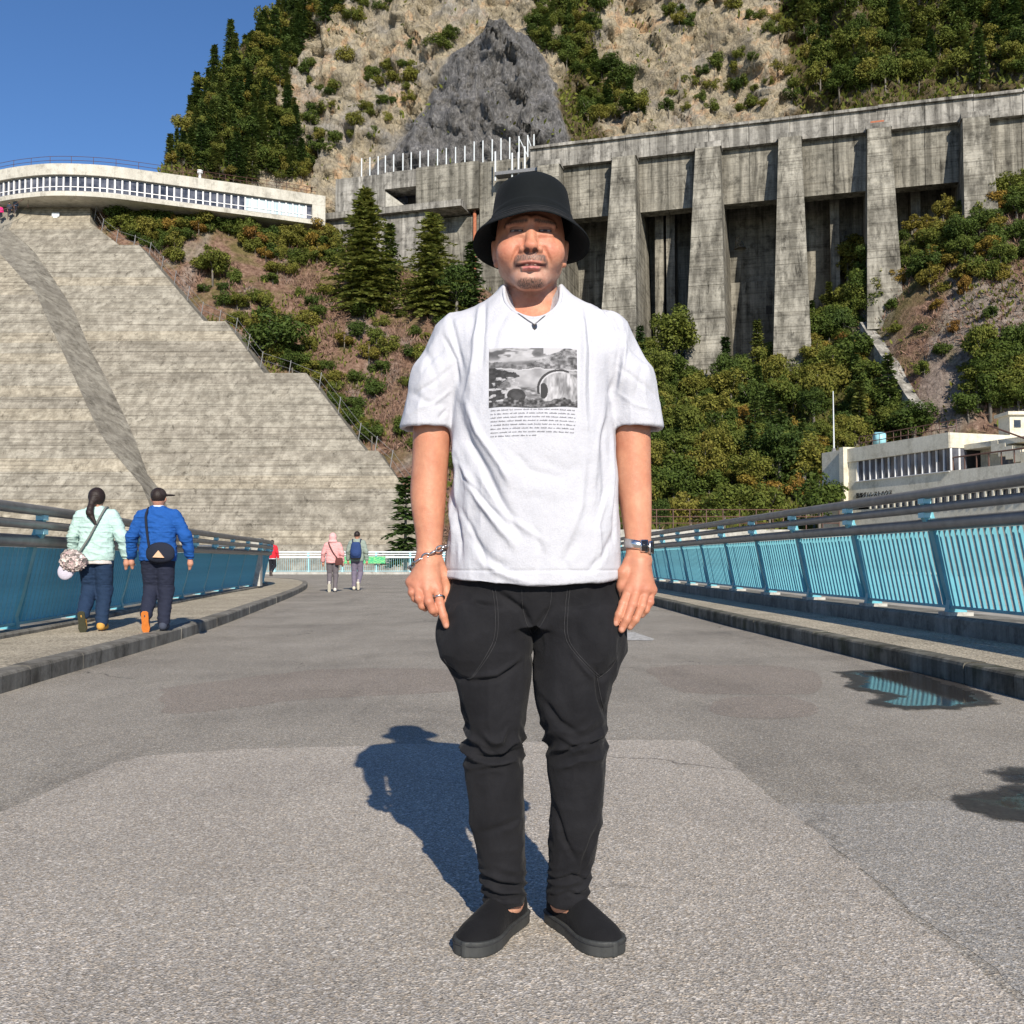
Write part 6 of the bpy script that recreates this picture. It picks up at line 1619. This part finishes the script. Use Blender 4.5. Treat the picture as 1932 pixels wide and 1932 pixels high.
dsp += .0030 * fbm(pv2[:, 0] * 13, pv2[:, 1] * 13, pv2[:, 2] * 7, 3) + .0036 * ridged(pv2[:, 0] * 15 + 3, pv2[:, 1] * 12, pv2[:, 2] * 10, 2)
pv2 = pv2 + pn * dsp[:, None]
pant_lines = [(L((935, 1115), (985, 1150), (1003, 1185)), .008, -.0085), (L((1040, 1140), (1015, 1175), (1004, 1195)), .008, -.0075), (L((885, 1270), (940, 1265), (985, 1235)), .006, .0055), (L((885, 1280), (940, 1272), (985, 1245)), .006, -.0060),
    (L((1070, 1220), (1100, 1260), (1120, 1280)), .006, .0045), (L((1115, 1250), (1125, 1310), (1140, 1350)), .006, -.006), (L((1020, 1310), (1050, 1350), (1090, 1375)), .008, -.0065), (L((880, 1385), (920, 1405), (950, 1415)), .007, -.0085), (L((885, 1415), (935, 1418), (983, 1405)), .005, -.0080), (L((880, 1440), (940, 1425), (985, 1420)), .006, .0055),
    (L((1040, 1420), (1080, 1395), (1138, 1385)), .006, -.0085), (L((1050, 1375), (1090, 1395), (1135, 1370)), .007, .0060), (L((1045, 1440), (1090, 1418), (1136, 1420)), .006, .0055), (L((1040, 1500), (1062, 1570), (1085, 1610)), .007, -.0065), (L((1125, 1540), (1100, 1600), (1090, 1640)), .006, -.005),
    (L((900, 1560), (940, 1545), (985, 1530)), .008, -.0045), (L((910, 1640), (950, 1655), (988, 1660)), .005, -.0060), (L((1036, 1650), (1075, 1635), (1110, 1650)), .005, -.0065), (L((1036, 1680), (1070, 1668), (1104, 1680)), .005, -.0055), (L((915, 1678), (950, 1685), (988, 1682)), .004, -.0050),
    (L((850, 1160), (900, 1130), (938, 1135)), .010, .0045), (L((840, 1250), (870, 1275), (890, 1278)), .007, -.0060), (L((1160, 1240), (1135, 1270), (1120, 1275)), .007, -.0055), (L((868, 1310), (880, 1350), (885, 1372)), .007, -.0070)]
pv2 = folds(pv2, pn, [(a_, w_ * .9, d_ * 1.35) for a_, w_, d_ in pant_lines])
trs = mpart('trousers', pv2, pf2, M['denim'])
trBV = BVHTree.FromPolygons(pv2.tolist(), pf2.tolist())
def seam_strip(pts, nm, w=.0008, off=.0010, par=None, bv=None, dash=None):
    """a stitched seam laid on the front of a garment"""
    P = catmull([(x_(a), z_(b)) for a, b in pts], 14); P3 = []
    for x, z in P:
        y = on_front(bv or trBV, x, z, off)
        if y is not None: P3.append(Vector((x, y, z)))
    mb = MB(); mb.tube(P3, w, 5); return mpart(nm, mb.v, mb.f, M['stitch'], par or trs)
for o_ in (0, 5):
    seam_strip([(936 - o_, 1112), (941 - o_, 1150), (940 - o_, 1195), (928 - o_, 1225), (898 - o_ * .5, 1268), (886 - o_ * .5, 1274)], 'pocket_seam')
    seam_strip([(1066 + o_, 1112), (1062 + o_, 1150), (1061 + o_, 1190), (1072 + o_, 1218), (1108 + o_, 1258), (1124 + o_, 1272)], 'pocket_seam')
seam_strip([(842, 1240), (858, 1262), (886, 1274)], 'pocket_seam'); seam_strip([(1158, 1235), (1146, 1256), (1124, 1272)], 'pocket_seam')
seam_strip([(984, 1112), (985, 1140), (992, 1172), (1003, 1196)], 'fly_seam'); seam_strip([(1038, 1112), (1034, 1145), (1020, 1175), (1006, 1195)], 'fly_seam')
seam_strip([(1118, 1262), (1128, 1310), (1140, 1352)], 'side_seam')

# ---- shoes
def shoe(toe, heel, nm):
    toe, heel = np.array(toe), np.array(heel); ax = (toe - heel) / np.linalg.norm(toe - heel); L_ = .276; pr = np.array([-ax[1], ax[0]])
    mid = (toe + heel) / 2
    root = None
    # outline half widths along the length
    us = np.array([0, .02, .06, .15, .30, .45, .60, .74, .84, .91, .96, .985, 1.0]); hw = np.array([.004, .018, .0285, .035, .036, .037, .044, .0495, .0475, .0405, .0295, .0195, .004])
    def W(u): return smooth_interp(u, us, hw)
    def place(V): 
        V = np.asarray(V); q = (V[:, :1] - L_ / 2) * ax[None] + V[:, 1:2] * pr[None] + mid[None]; return np.c_[q, V[:, 2]]
    g = SDF((-.02, -.065, -.004), (L_ + .02, .065, .125), .0026)
    def upper(X, Y, Z):
        u = X / L_; w = W(np.clip(u, 0, 1)) - .003
        top = smooth_interp(np.clip(u, 0, 1), [0, .08, .2, .33, .45, .58, .72, .86, .96, 1.0], [.080, .088, .080, .083, .088, .079, .066, .056, .044, .036]).astype(np.float32)
        rho = np.sqrt((Y / np.maximum(w, .004)) ** 2 + (np.maximum(Z - .02, 0) / np.maximum(top - .02, .004)) ** 2.6)
        d = (rho - 1) * np.minimum(w, .03); return np.maximum(np.maximum(d, -X), np.maximum(X - L_, .012 - Z))
    g.add((upper, np.array((0, -.06, .01)), np.array((L_, .06, .1))))
    g.cut(ell((.060, 0, .108), (.058, .0295, .052), 0, 0, .12), .004)
    V, F = g.mesh(2)
    o = mpart(nm, place(V), F, M['shoe'])
    g = SDF((-.02, -.065, -.006), (L_ + .02, .065, .05), .0024)
    def sole(X, Y, Z):
        u = X / L_; w = W(np.clip(u, 0, 1)) + .0025
        d2 = np.maximum((np.abs(Y) - w), np.maximum(-X - .003, X - L_ - .004)); ht = .030 + .006 * sstep(.6, 1.0, u) - .002
        return np.maximum(d2, np.maximum(Z - ht, .0 - Z)) + .0
    g.add((sole, np.array((-.01, -.06, 0)), np.array((L_ + .01, .06, .04))))
    V, F = g.mesh(2); V[:, 2] = np.maximum(V[:, 2], .0005)
    mpart('sole', place(V), F, M['sole'], o)
    # foxing line and gusset stitching
    ring = []
    for k in range(60):
        a = 2 * math.pi * k / 60; u = .5 - .5 * math.cos(a); w = float(W(np.array([u]))[0]) + .0028; ring.append((u * L_ * 1.018 - .0025, w * (1 if a < math.pi else -1) * (1 if 0 < u < 1 else 0), .0235 + .005 * max(0, u - .6)))
    mb = MB(); mb.tube([Vector(p) for p in place(np.array(ring))] + [Vector(place(np.array(ring[:1]))[0])], .0011, 5, False); mpart('foxing_line', mb.v, mb.f, M['stitch'], o)
    return o
shoe((-.155, -.136), (-.034, .104), 'shoe'); shoe((.168, -.136), (.043, .108), 'shoe')

# ---- bucket hat
def lathe(prof, ax_, ay_, cx, cy, n=96, wob=None):
    V = []
    for (r, z) in prof:
        a = np.arange(n) * 2 * math.pi / n
        x = cx + ax_ * r * np.sin(a); y = cy - ay_ * r * np.cos(a); zz = np.full(n, z)
        if wob is not None: x, y, zz = wob(a, r, x, y, zz)
        V.append(np.stack([x, y, zz], 1))
    V = np.concatenate(V); return V, grid_faces(len(prof), n, True)
def hat_wob(a, r, x, y, z):
    k = np.clip((r - 1.0) / .38, 0, 1)
    z = z + .030 * (1 + np.cos(a)) / 2 * np.clip((r - .80) / .2, 0, 1) + k * (.005 * np.cos(2 * a + .5) - .014 * (1 - np.cos(a)) / 2 + .003 * np.sin(3 * a) + .0025 * np.sin(5 * a + 1)) + .0026 * np.sin(3 * a + 2 * r) * (r > .3) * (r < 1) + .0045 * np.sin(a + .5) * np.clip(1.05 - r, 0, .6) * (r > .2)
    s = 1 + (.010 * np.sin(2 * a + .7) + .006 * np.sin(5 * a)) * (r > .5) * (r < 1.05)
    return -.008 + (x + .008) * s, np.where(y < .004, .004 + (y - .004) * (1 - .10 * k), y), z
cprof = [(0.001, 1.7535), (.25, 1.7530), (.48, 1.7505), (.62, 1.7462), (.74, 1.7400), (.815, 1.7300), (.860, 1.716), (.890, 1.698), (.92, 1.677), (.94, 1.6575), (.965, 1.6485), (.972, 1.6470), (.982, 1.6445), (1.0, 1.634), (1.01, 1.628)]
inner = [(r * .975, z - .004) for r, z in cprof[::-1]]
Vh, Fh = lathe(cprof + inner, .1000, .120, -.008, .004, 96, hat_wob)
hat = mpart('bucket_hat', Vh, Fh, M['hat'])
bprof = [(1.0, 1.6320), (1.04, 1.6270), (1.10, 1.6200), (1.18, 1.6120), (1.27, 1.6045), (1.35, 1.5985), (1.375, 1.5965), (1.382, 1.5945), (1.375, 1.5930), (1.27, 1.6005), (1.15, 1.6105), (1.04, 1.6210), (.985, 1.6270)]
Vb, Fb = lathe(bprof, .1000, .120, -.008, .004, 128, hat_wob)
mpart('brim', Vb, Fb, M['hat'], hat)
for r in (1.12, 1.20, 1.28, 1.35):
    z0 = float(np.interp(r, [p[0] for p in bprof[:7]], [p[1] for p in bprof[:7]]))
    Vr, _ = lathe([(r, z0 + .0004)], .1000, .120, -.008, .004, 96, hat_wob); mb = MB(); mb.tube([Vector(p) for p in Vr] + [Vector(Vr[0])], .0007, 4, False); mpart('stitch_line', mb.v, mb.f, M['stitch'], hat)

# ---- jewellery and watch
br = MB()
bc = np.array((-.2465, -.029, .862)); nl = 15; first = None
brace = None
for k in range(nl):
    a = 2 * math.pi * k / nl
    p = bc + np.array((math.cos(a) * .0405, math.sin(a) * .0345, .0245 * math.cos(a) - .004 * math.sin(a)))
    tdir = Vector((-math.sin(a) * .0365, math.cos(a) * .029, -.0245 * math.sin(a) - .004 * math.cos(a))).normalized()
    out = Vector((math.cos(a), math.sin(a), 0)); side_ = tdir.cross(out).normalized()
    if k % 2: e1, e2 = tdir, side_
    else: e1, e2 = tdir, out
    mb = MB(); mb.tube([Vector(p) + e1 * (.0098 * math.cos(q)) + e2 * (.0056 * math.sin(q)) for q in [2 * math.pi * j / 14 for j in range(15)]], .0023, 6, False)
    if brace is None: brace = mpart('bracelet', mb.v, mb.f, M['silver'])
    else: mpart('link', mb.v, mb.f, M['silver'], brace)
rc = np.array((-.2190, -.071, .7695)); axd = Vector((.0070, -.018, -.032)).normalized(); e1 = axd.cross(Vector((0, 1, 0))).normalized(); e2 = axd.cross(e1)
mb = MB(); mb.tube([Vector(rc) + e1 * (.0115 * math.cos(q)) + e2 * (.0115 * math.sin(q)) for q in [2 * math.pi * j / 24 for j in range(25)]], [.0030 + .0012 * max(0, -math.sin(2 * math.pi * j / 24 + .4)) for j in range(25)], 7, False)
mpart('finger_ring', mb.v, mb.f, M['silver'])
# watch
wc = np.array((.2372, -.025, .889)); wn_ = 30; pr_ = [(-.0015, -.0105), (.0018, -.0105), (.0018, .0105), (-.0015, .0105)]
pa = []
for k in range(wn_ + 1):
    a = 2 * math.pi * k / wn_; o_ = Vector((math.cos(a), math.sin(a), 0)); c_ = Vector(wc) + Vector((math.cos(a) * .0312, math.sin(a) * .0262, -.006 * math.cos(a))); pa.append((c_, o_, (0, 0, 1)))
mb = MB(); mb.sweep(pa, pr_); watch = mpart('watch', mb.v, mb.f, M['silver'])
for k, (a, w_) in enumerate(((-1.28, .0090), (-.66, .0090))):
    o_ = Vector((math.cos(a), math.sin(a), 0)); tg = Vector((-math.sin(a), math.cos(a), 0)); c_ = Vector(wc) + Vector((math.cos(a) * .0318, math.sin(a) * .0268, -.006 * math.cos(a)))
    mb = MB(); mb.obox(c_, tg, o_, (0, 0, 1), -w_, w_, -.001, .0055, -.0145, .0145); cs = mpart('case', mb.v, mb.f, M['silver'], watch)
    mb = MB(); mb.obox(c_, tg, o_, (0, 0, 1), -w_ + .002, w_ - .002, .0056, .0062, -.0118, .0118); mpart('display', mb.v, mb.f, M['black_glass'], watch)
# necklace
def drape(pts, off=.0022):
    out = []
    for x, z in catmull([((a - 966) * 2.238 / FPX - MX, .86 + (1056 - b) * 2.238 / FPX) for a, b in pts], 10):
        y = on_front(teeBV, x, z, off); 
        yb = on_front(bodyBV, x, z, off)
        c = [q for q in (y, yb) if q is not None]
        if c: out.append(Vector((x, min(c), z)))
    return out
bodyBV = BVHTree.FromPolygons(hv.tolist(), hf.tolist())
nk = drape([(958, 560), (974, 580), (992, 596), (1009, 608)]); nk2 = drape([(1009, 608), (1024, 594), (1040, 577), (1054, 556)])
mb = MB(); mb.tube(nk, .0011, 6); neck = mpart('necklace', mb.v, mb.f, M['oxid'])
mb = MB(); mb.tube(nk2, .0011, 6); mpart('chain', mb.v, mb.f, M['oxid'], neck)
pz = nk[-1]
mb = MB(); mb.add([pz + Vector(q) for q in [(-.006, 0, 0), (.006, 0, 0), (.0068, 0, -.012), (0, 0, -.026), (-.0068, 0, -.012), (0, -.006, -.008)]], [(0, 1, 5), (1, 2, 5), (2, 3, 5), (3, 4, 5), (4, 0, 5), (4, 3, 2, 1, 0)])
mpart('pendant', mb.v, mb.f, M['oxid'], neck, False)
# ================================================================== PEOPLE IN THE DISTANCE
def plain(name, c, rough=.85, var=.07, scale=40):
    return mk(name, tuple(q * (1 - var) for q in c), tuple(min(1, q * (1 + var)) for q in c), scale, rough, .35, .01, 4)
M['wskin'] = plain('walker_skin', (0.50, 0.25, 0.17), .6, .06); M['whair'] = plain('dark_hair', (0.022, 0.014, 0.012), .5)
WM = {}
def cm(c):
    k = tuple(round(x, 3) for x in c)
    if k not in WM: WM[k] = plain('garment_%d' % len(WM), c)
    return WM[k]
def walker(label, loc, H, jacket, pants, shoes, hair='short', wide=1.0, rz=0.0, vox=.007, lift=-1, hood=None, armout=(.0, .0), hem=None, sole=None, pantw=1.0, collar=None, simple=False, group=None):
    s = H / 1.66; o = thing('person', label, 'person', loc, group, rz); o.scale = (s, s, s)
    def put(nm, g, mat, par=None, it=2, wr=0.0):
        V, F = g.mesh(it)
        if wr > 0:
            N = normals(V, F); V = V + N * (wr * (.35 * fbm(V[:, 0] * 10, V[:, 1] * 10, V[:, 2] * 6, 3) + .45 * ridged(V[:, 0] * 8 + V[:, 2] * 5, V[:, 1] * 8, V[:, 2] * 17, 2)))[:, None]
        q = link(nm, raw_mesh(nm, V, F, mat, True), par or o); return q
    hipx = .085; l = lift
    # legs: planted one and trailing one with its heel up
    P = [(-l * hipx, .0, .86), (-l * hipx, .07, .47), (-l * (hipx - .01), .02, .09)]
    T = [(l * hipx, .0, .86), (l * hipx, .10, .48), (l * (hipx - .015), -.20, .19)]
    sh = [( -.178 * wide, 0, 1.322), (.178 * wide, 0, 1.322)]
    el = [(-.255 * wide - armout[0], .02, 1.09), (.255 * wide + armout[1], -.03, 1.09)]
    wr = [(-.275 * wide - armout[0] * 1.5, .13, .86), (.275 * wide + armout[1] * 1.5, .05, .85)]
    # skin
    g = SDF((-.5, -.2, .70), (.5, .3, 1.70), vox * .8)
    g.add(ell((0, .0, 1.535), (.075, .092, .108))); g.add(ell((0, .03, 1.49), (.058, .07, .06)), .03); g.add(cap((0, .0, 1.46), (0, -.01, 1.36), .052, .06), .02)
    for q in (-1, 1): g.add(ell((q * .077, .005, 1.525), (.012, .022, .032)), .006)
    for a in wr:
        g.add(cap(a, (a[0], a[1] + .01, a[2] - .07), .026, .034), .01); g.add(cap((a[0], a[1] + .01, a[2] - .07), (a[0] * .97, a[1] + .03, a[2] - .135), .030, .017), .015)
        g.add(cap((a[0] * .97, a[1] + .03, a[2] - .04), (a[0] * .92, a[1] + .06, a[2] - .10), .013, .010), .008)
    b = put('body', g, M['wskin'])
    # trousers
    g = SDF((-.26, -.34, .03), (.26, .26, 1.0), vox)
    g.add(zloft([(.80, 0, .0, .165 * wide ** .5, .115, .125), (.9, 0, .0, .165 * wide ** .5, .11, .115), (.99, 0, .0, .155 * wide ** .5, .105, .105)]))
    for (h, k, a) in (P, T):
        g.add(cap(h, k, .092 * pantw, .072 * pantw), .03); g.add(cap(k, (a[0], a[1], a[2] + .02), .072 * pantw, .058 * pantw), .03)
    put('trousers', g, cm(pants), None, 2, .010)
    # jacket
    g = SDF((-.46, -.22, .76), (.46, .22, 1.46), vox)
    g.add(zloft([(.815, 0, -.005, .185 * wide, .135, .140), (.90, 0, -.005, .190 * wide, .138, .140), (1.05, 0, -.004, .180 * wide, .132, .130), (1.20, 0, .0, .188 * wide, .128, .128), (1.31, 0, .0, .182 * wide, .112, .112), (1.375, 0, .0, .125 * wide, .09, .09), (1.43, 0, .0, .075, .072, .075)], 2.3))
    for q in (0, 1):
        sg_ = -1 if q == 0 else 1
        g.add(cap((sg_ * .05, 0, 1.40), sh[q], .045, .068), .03); g.add(cap(sh[q], el[q], .074, .064), .022); g.add(cap(el[q], (wr[q][0], wr[q][1], wr[q][2] + .01), .066, .050), .02)
    put('jacket', g, cm(jacket), None, 2, .018)
    if hem is not None:
        g = SDF((-.3, -.22, .70), (.3, .22, .90), vox); g.add(zloft([(.775, 0, -.003, .183 * wide, .133, .139), (.86, 0, -.003, .180 * wide, .130, .135)], 2.3)); put('shirt_hem', g, cm(hem), None, 1, .006)
    if collar is not None:
        g = SDF((-.12, -.12, 1.36), (.12, .12, 1.47), vox * .8); g.add(zloft([(1.40, 0, .0, .072, .070, .074), (1.455, 0, .0, .064, .062, .066)])); put('collar', g, cm(collar))
    if hood is not None:
        g = SDF((-.16, -.2, 1.36), (.16, .2, 1.72), vox); g.add(ell((0, -.01, 1.55), (.105, .115, .128))); g.add(ell((0, -.03, 1.43), (.125, .10, .06)), .04); put('hood', g, cm(hood), None, 2, .01)
    elif hair == 'ponytail':
        g = SDF((-.16, -.25, 1.15), (.14, .14, 1.70), vox * .8)
        g.add(ell((0, -.012, 1.553), (.092, .102, .108))); g.add(ell((-.02, -.095, 1.50), (.045, .035, .05)), .02)
        g.add(cap((-.035, -.105, 1.46), (-.035, -.15, 1.36), .034, .040), .02); g.add(cap((-.035, -.15, 1.36), (.035, -.155, 1.23), .038, .016), .02); put('hair', g, M['whair'], None, 2, .006)
    else:
        g = SDF((-.14, -.16, 1.40), (.14, .16, 1.70), vox * .8); g.add(ell((0, -.012, 1.562), (.084, .099, .098))); g.cut(ell((0, .11, 1.50), (.1, .09, .09)), .01)
        h_ = put('hair', g, M['whair'])
        if hair == 'cap':
            g = SDF((-.14, -.16, 1.53), (.24, .16, 1.70), vox * .8); g.add(ell((0, -.004, 1.572), (.089, .103, .088))); g.cut(ell((0, 0, 1.50), (.2, .2, .062)), .0); g.add(ell((.115, .045, 1.575), (.065, .060, .012)), .012); put('cap', g, cm((0.03, 0.022, 0.022)))
    # shoes
    for nm, (k, a), up in (('shoe', P[1:], False), ('shoe', T[1:], True)):
        g = SDF((a[0] - .1, a[1] - .25, -.01), (a[0] + .1, a[1] + .3, a[2] + .16), vox * .8)
        if not up:
            g.add(cap((a[0], a[1] - .04, .055), (a[0], a[1] + .15, .045), .045, .04)); g.cut((lambda X, Y, Z: Z + 0 * X + 0 * Y, np.array((-1, -1, -1.)), np.array((1, 1, 0.))), 0); g.add(cap((a[0], a[1] - .03, .08), (a[0], a[1], .12), .042, .045), .02)
            so_ = [(a[0] - .047, a[1] - .085, 0), (a[0] + .047, a[1] + .20, .028)]
        else:
            g.add(cap((a[0], a[1] - .035, a[2] + .02), (a[0], a[1] + .03, a[2] - .145), .045, .040)); g.add(cap((a[0], a[1], a[2] + .02), (a[0], a[1] + .02, a[2] + .07), .043, .046), .02)
        sh_o = put(nm, g, cm(shoes), None, 2)
        if up and sole is not None:
            d = Vector((0, .065, -.165)).normalized(); n_ = Vector((0, -d.z * -1, 0)); nrm = Vector((0, d.z, -d.y))
            if nrm.y > 0: nrm = -nrm
            mbs = MB(); c0 = Vector((a[0], a[1] - .035, a[2] + .02)); prof_ = []
            for kk in range(17):
                u = kk / 16; w_ = float(np.interp(u, [0, .06, .25, .5, .75, .93, 1], [.022, .038, .040, .036, .046, .034, .012])); prof_.append((u, w_))
            top = []; ring_l = [c0 + d * (-.045 + .27 * u) + nrm * (.044) + Vector((w_, 0, 0)) for u, w_ in prof_]; ring_r = [c0 + d * (-.045 + .27 * u) + nrm * (.044) - Vector((w_, 0, 0)) for u, w_ in prof_[::-1]]
            out = ring_l + ring_r; back = [p - nrm * .02 for p in out]; k_ = len(out)
            mbs.add(out + back, [tuple(range(k_)), tuple(range(k_, 2 * k_))[::-1]] + [(i_, k_ + i_, k_ + (i_ + 1) % k_, (i_ + 1) % k_) for i_ in range(k_)])
            link('sole', raw_mesh('sole', mbs.v, mbs.f, cm(sole)), sh_o)
    return o, s
wl = gnd(178, 1190, .13); ml = gnd(295, 1190, .13)
W1_, s1_ = walker('person seen from behind in a mint green jacket and navy trousers with a ponytail', (wl.x, wl.y, .126), 1.48, (0.42, 0.58, 0.54), (0.012, 0.030, 0.070), (0.55, 0.30, 0.07), 'ponytail', 1.03, .12, .007, -1, hem=(0.60, 0.55, 0.52), sole=(0.05, 0.05, 0.03), pantw=1.2, armout=(.0, .03))
W2_, s2_ = walker('person seen from behind in a bright blue jacket and dark trousers with orange shoe soles', (ml.x, ml.y, .126), 1.48, (0.010, 0.078, 0.30), (0.016, 0.020, 0.040), (0.05, 0.06, 0.09), 'cap', 1.08, .12, .007, -1, sole=(0.62, 0.19, 0.035), collar=(0.55, 0.62, 0.78), pantw=1.18, armout=(.02, .04))
pk = gnd(627, 1117); bk = gnd(673, 1114); rd = gnd(513, 1087, .13)
W3_, s3_ = walker('person seen from behind in a pink hooded jacket and grey trousers walking on the road', (pk.x, pk.y, .004), 1.56, (0.66, 0.33, 0.32), (0.13, 0.115, 0.125), (0.62, 0.58, 0.52), 'short', 1.02, .1, .011, -1, hood=(0.70, 0.38, 0.37), sole=(0.5, 0.47, 0.38))
W4_, s4_ = walker('person in a grey green jacket walking beside the pink figure', (bk.x, bk.y, .004), 1.66, (0.24, 0.29, 0.25), (0.16, 0.14, 0.19), (0.58, 0.53, 0.42), 'short', .98, .0, .011, 1)
W5_, s5_ = walker('person in a bright red jacket and black trousers at the bend of the railing', (rd.x, rd.y, .126), 1.62, (0.55, 0.02, 0.035), (0.012, 0.013, 0.02), (0.1, 0.08, 0.07), 'short', 1.0, -.2, .014, 1, hem=(0.6, 0.6, 0.62))
# bags
def wpt(o, s, x, y, z):
    a = o.rotation_euler.z; return Vector((o.location.x + s * (x * math.cos(a) - y * math.sin(a)), o.location.y + s * (x * math.sin(a) + y * math.cos(a)), o.location.z + s * z))
def strap(pts, r, nm, mat, parent):
    mb = MB(); P = catmull([tuple(p) for p in pts], 8); mb.tube([Vector(p) for p in P], r, 6); return mb.build(nm, mat, parent, True)
t = NT('fuzzy_patchwork'); v = t.coords(); ce = t.n('ShaderNodeTexVoronoi'); t.l(v, ce.inputs['Vector']); ce.inputs['Scale'].default_value = 34
sp_ = t.n('ShaderNodeSeparateColor'); t.l(ce.outputs['Color'], sp_.inputs[0])
M['fuzzy'] = t.fin(t.ramp(sp_.outputs[0], [(0, (0.10, 0.09, 0.09)), (.3, (0.36, 0.31, 0.29)), (.6, (0.46, 0.34, 0.34)), (1, (0.66, 0.62, 0.58))]), .95, .1, 0, t.bump(ce.outputs['Distance'], 1.0, .02))
bp = wpt(W1_, s1_, -.20, -.155, .80)
bag = thing('shoulder_bag', 'fuzzy grey and pink shoulder bag on the hip of the walker in mint', 'bag', tuple(bp))
g = SDF((-.17, -.11, -.14), (.17, .11, .15), .007); g.add(ell((0, 0, 0), (.135, .06, .10))); g.add(ell((-.03, 0, .06), (.09, .05, .06)), .02); V, F = g.mesh(1); N = normals(V, F); V = V + N * (.016 * np.abs(fbm(V[:, 0] * 45, V[:, 1] * 45, V[:, 2] * 45, 2)))[:, None]
part('pouch', V + np.array(bp), F, M['fuzzy'], bag, True)
g = SDF((-.2, -.1, -.24), (.1, .1, .05), .007); g.add(ell((-.08, .02, -.09), (.085, .035, .10), 0, 0, .5)); V, F = g.mesh(1); part('scarf', V + np.array(bp), F, cm((0.55, 0.52, 0.62)), bag, True)
strap([wpt(W1_, s1_, -.15, -.17, .88), wpt(W1_, s1_, -.03, -.165, 1.08), wpt(W1_, s1_, .05, -.150, 1.25), wpt(W1_, s1_, .115, -.085, 1.41), wpt(W1_, s1_, .12, .02, 1.43)], .012, 'strap', cm((0.16, 0.17, 0.16)), bag)
bp = wpt(W2_, s2_, .06, -.17, .89)
wb = thing('waist_bag', 'black sling bag with a small tan triangle on the blue jacket', 'bag', tuple(bp))
g = SDF((-.2, -.08, -.14), (.2, .08, .14), .007); g.add(ell((0, .02, .02), (.165, .055, .115))); g.add(ell((0, .02, -.03), (.16, .05, .075)), .02); V, F = g.mesh(1); part('pouch', V * s2_ + np.array(bp), F, cm((0.012, 0.016, 0.030)), wb, True)
mb = MB(); c = np.array(bp); mb.add([c + np.array(q) for q in [(-.055, -.050, -.035), (.06, -.046, -.04), (.0, -.047, .035), (-.055, -.03, -.035), (.06, -.03, -.04), (0, -.03, .035)]], [(0, 1, 2), (5, 4, 3), (0, 3, 4, 1), (1, 4, 5, 2), (2, 5, 3, 0)]); mb.build('triangle_patch', cm((0.62, 0.40, 0.26)), wb)
strap([wpt(W2_, s2_, -.06, -.155, .96), wpt(W2_, s2_, -.09, -.150, 1.15), wpt(W2_, s2_, -.11, -.12, 1.33), wpt(W2_, s2_, -.10, -.03, 1.425)], .013, 'strap', cm((0.012, 0.016, 0.030)), wb)
bp = wpt(W4_, s4_, .0, -.19, 1.12)
bpk = thing('backpack', 'navy blue backpack carried by the walker in grey green', 'backpack', tuple(bp))
g = SDF((-.2, -.14, -.3), (.2, .14, .3), .01); g.add(zloft([(-.22, 0, 0, .13, .08, .07), (-.15, 0, 0, .15, .10, .07), (.08, 0, 0, .145, .095, .07), (.2, 0, 0, .11, .07, .06), (.23, 0, 0, .08, .05, .05)], 2.6)); g.add(ell((0, -.09, -.1), (.11, .05, .09)), .03); V, F = g.mesh(2); part('sack', V + np.array(bp), F, cm((0.02, 0.045, 0.14)), bpk, True)
mb = MB(); mb.box(bp.x - .12, bp.x + .12, bp.y - .08, bp.y + .05, bp.z - .245, bp.z - .215); mb.build('base_panel', cm((0.008, 0.008, 0.012)), bpk)
for q in (-1, 1): strap([wpt(W4_, s4_, q * .10, -.14, 1.30), wpt(W4_, s4_, q * .115, -.06, 1.425), wpt(W4_, s4_, q * .115, .06, 1.40)], .018, 'strap', cm((0.02, 0.03, 0.07)), bpk)
bp = wpt(W3_, s3_, .19, -.13, .86)
sb = thing('shoulder_bag', 'brown leather shoulder bag of the walker in pink', 'bag', tuple(bp))
g = SDF((-.14, -.1, -.14), (.14, .1, .14), .01); g.add(zloft([(-.10, 0, 0, .10, .045, .045), (0, 0, 0, .105, .05, .05), (.10, 0, 0, .085, .035, .035)], 3)); V, F = g.mesh(1); part('pouch', V + np.array(bp), F, cm((0.10, 0.035, 0.03)), sb, True)
strap([wpt(W3_, s3_, .15, -.14, .94), wpt(W3_, s3_, .02, -.155, 1.12), wpt(W3_, s3_, -.09, -.12, 1.34), wpt(W3_, s3_, -.11, -.02, 1.43)], .018, 'strap', cm((0.09, 0.04, 0.035)), sb)
# visitors on the high stair at the left
for k, (xv, yv, jc, lb) in enumerate(((6, 418, (0.60, 0.02, 0.16), 'tiny visitor in magenta on the stair under the curved building'), (22, 412, (0.03, 0.04, 0.06), 'tiny visitor in dark clothes on the stair under the curved building'), (34, 406, (0.06, 0.09, 0.14), 'tiny visitor in slate blue on the stair under the curved building'))):
    p = wall_pt(xv, yv, .0); walker(lb, (p.x, p.y - .6, p.z), 1.65, jc, (0.02, 0.02, 0.03), (0.1, 0.1, 0.1), 'short', 1.0, 0, .02, 1)
mb = MB(); pS = [wall_pt(x, y, .9) for x, y in ((-30, 452), (6, 420), (22, 414), (34, 408), (60, 392), (80, 378))]
mb.sweep([(p, (1, 0, 0), (0, 0, 1)) for p in pS], [(-.1, -.5), (.1, -.5), (.1, 0), (-.1, 0)]); 
mbt = MB(); mbt.tube([p + Vector((0, -.9, 1.0)) for p in pS], .03, 5)
st_ = thing('stair_handrail', 'thin handrail of the visitor stair climbing to the curved building', 'handrail', tuple(pS[1])); mbt.build('rail', M['brown_metal'], st_)
for p in pS: m2 = MB(); m2.tube([p + Vector((0, -.9, -.3)), p + Vector((0, -.9, 1.0))], .025, 5); m2.build('post', M['brown_metal'], st_)
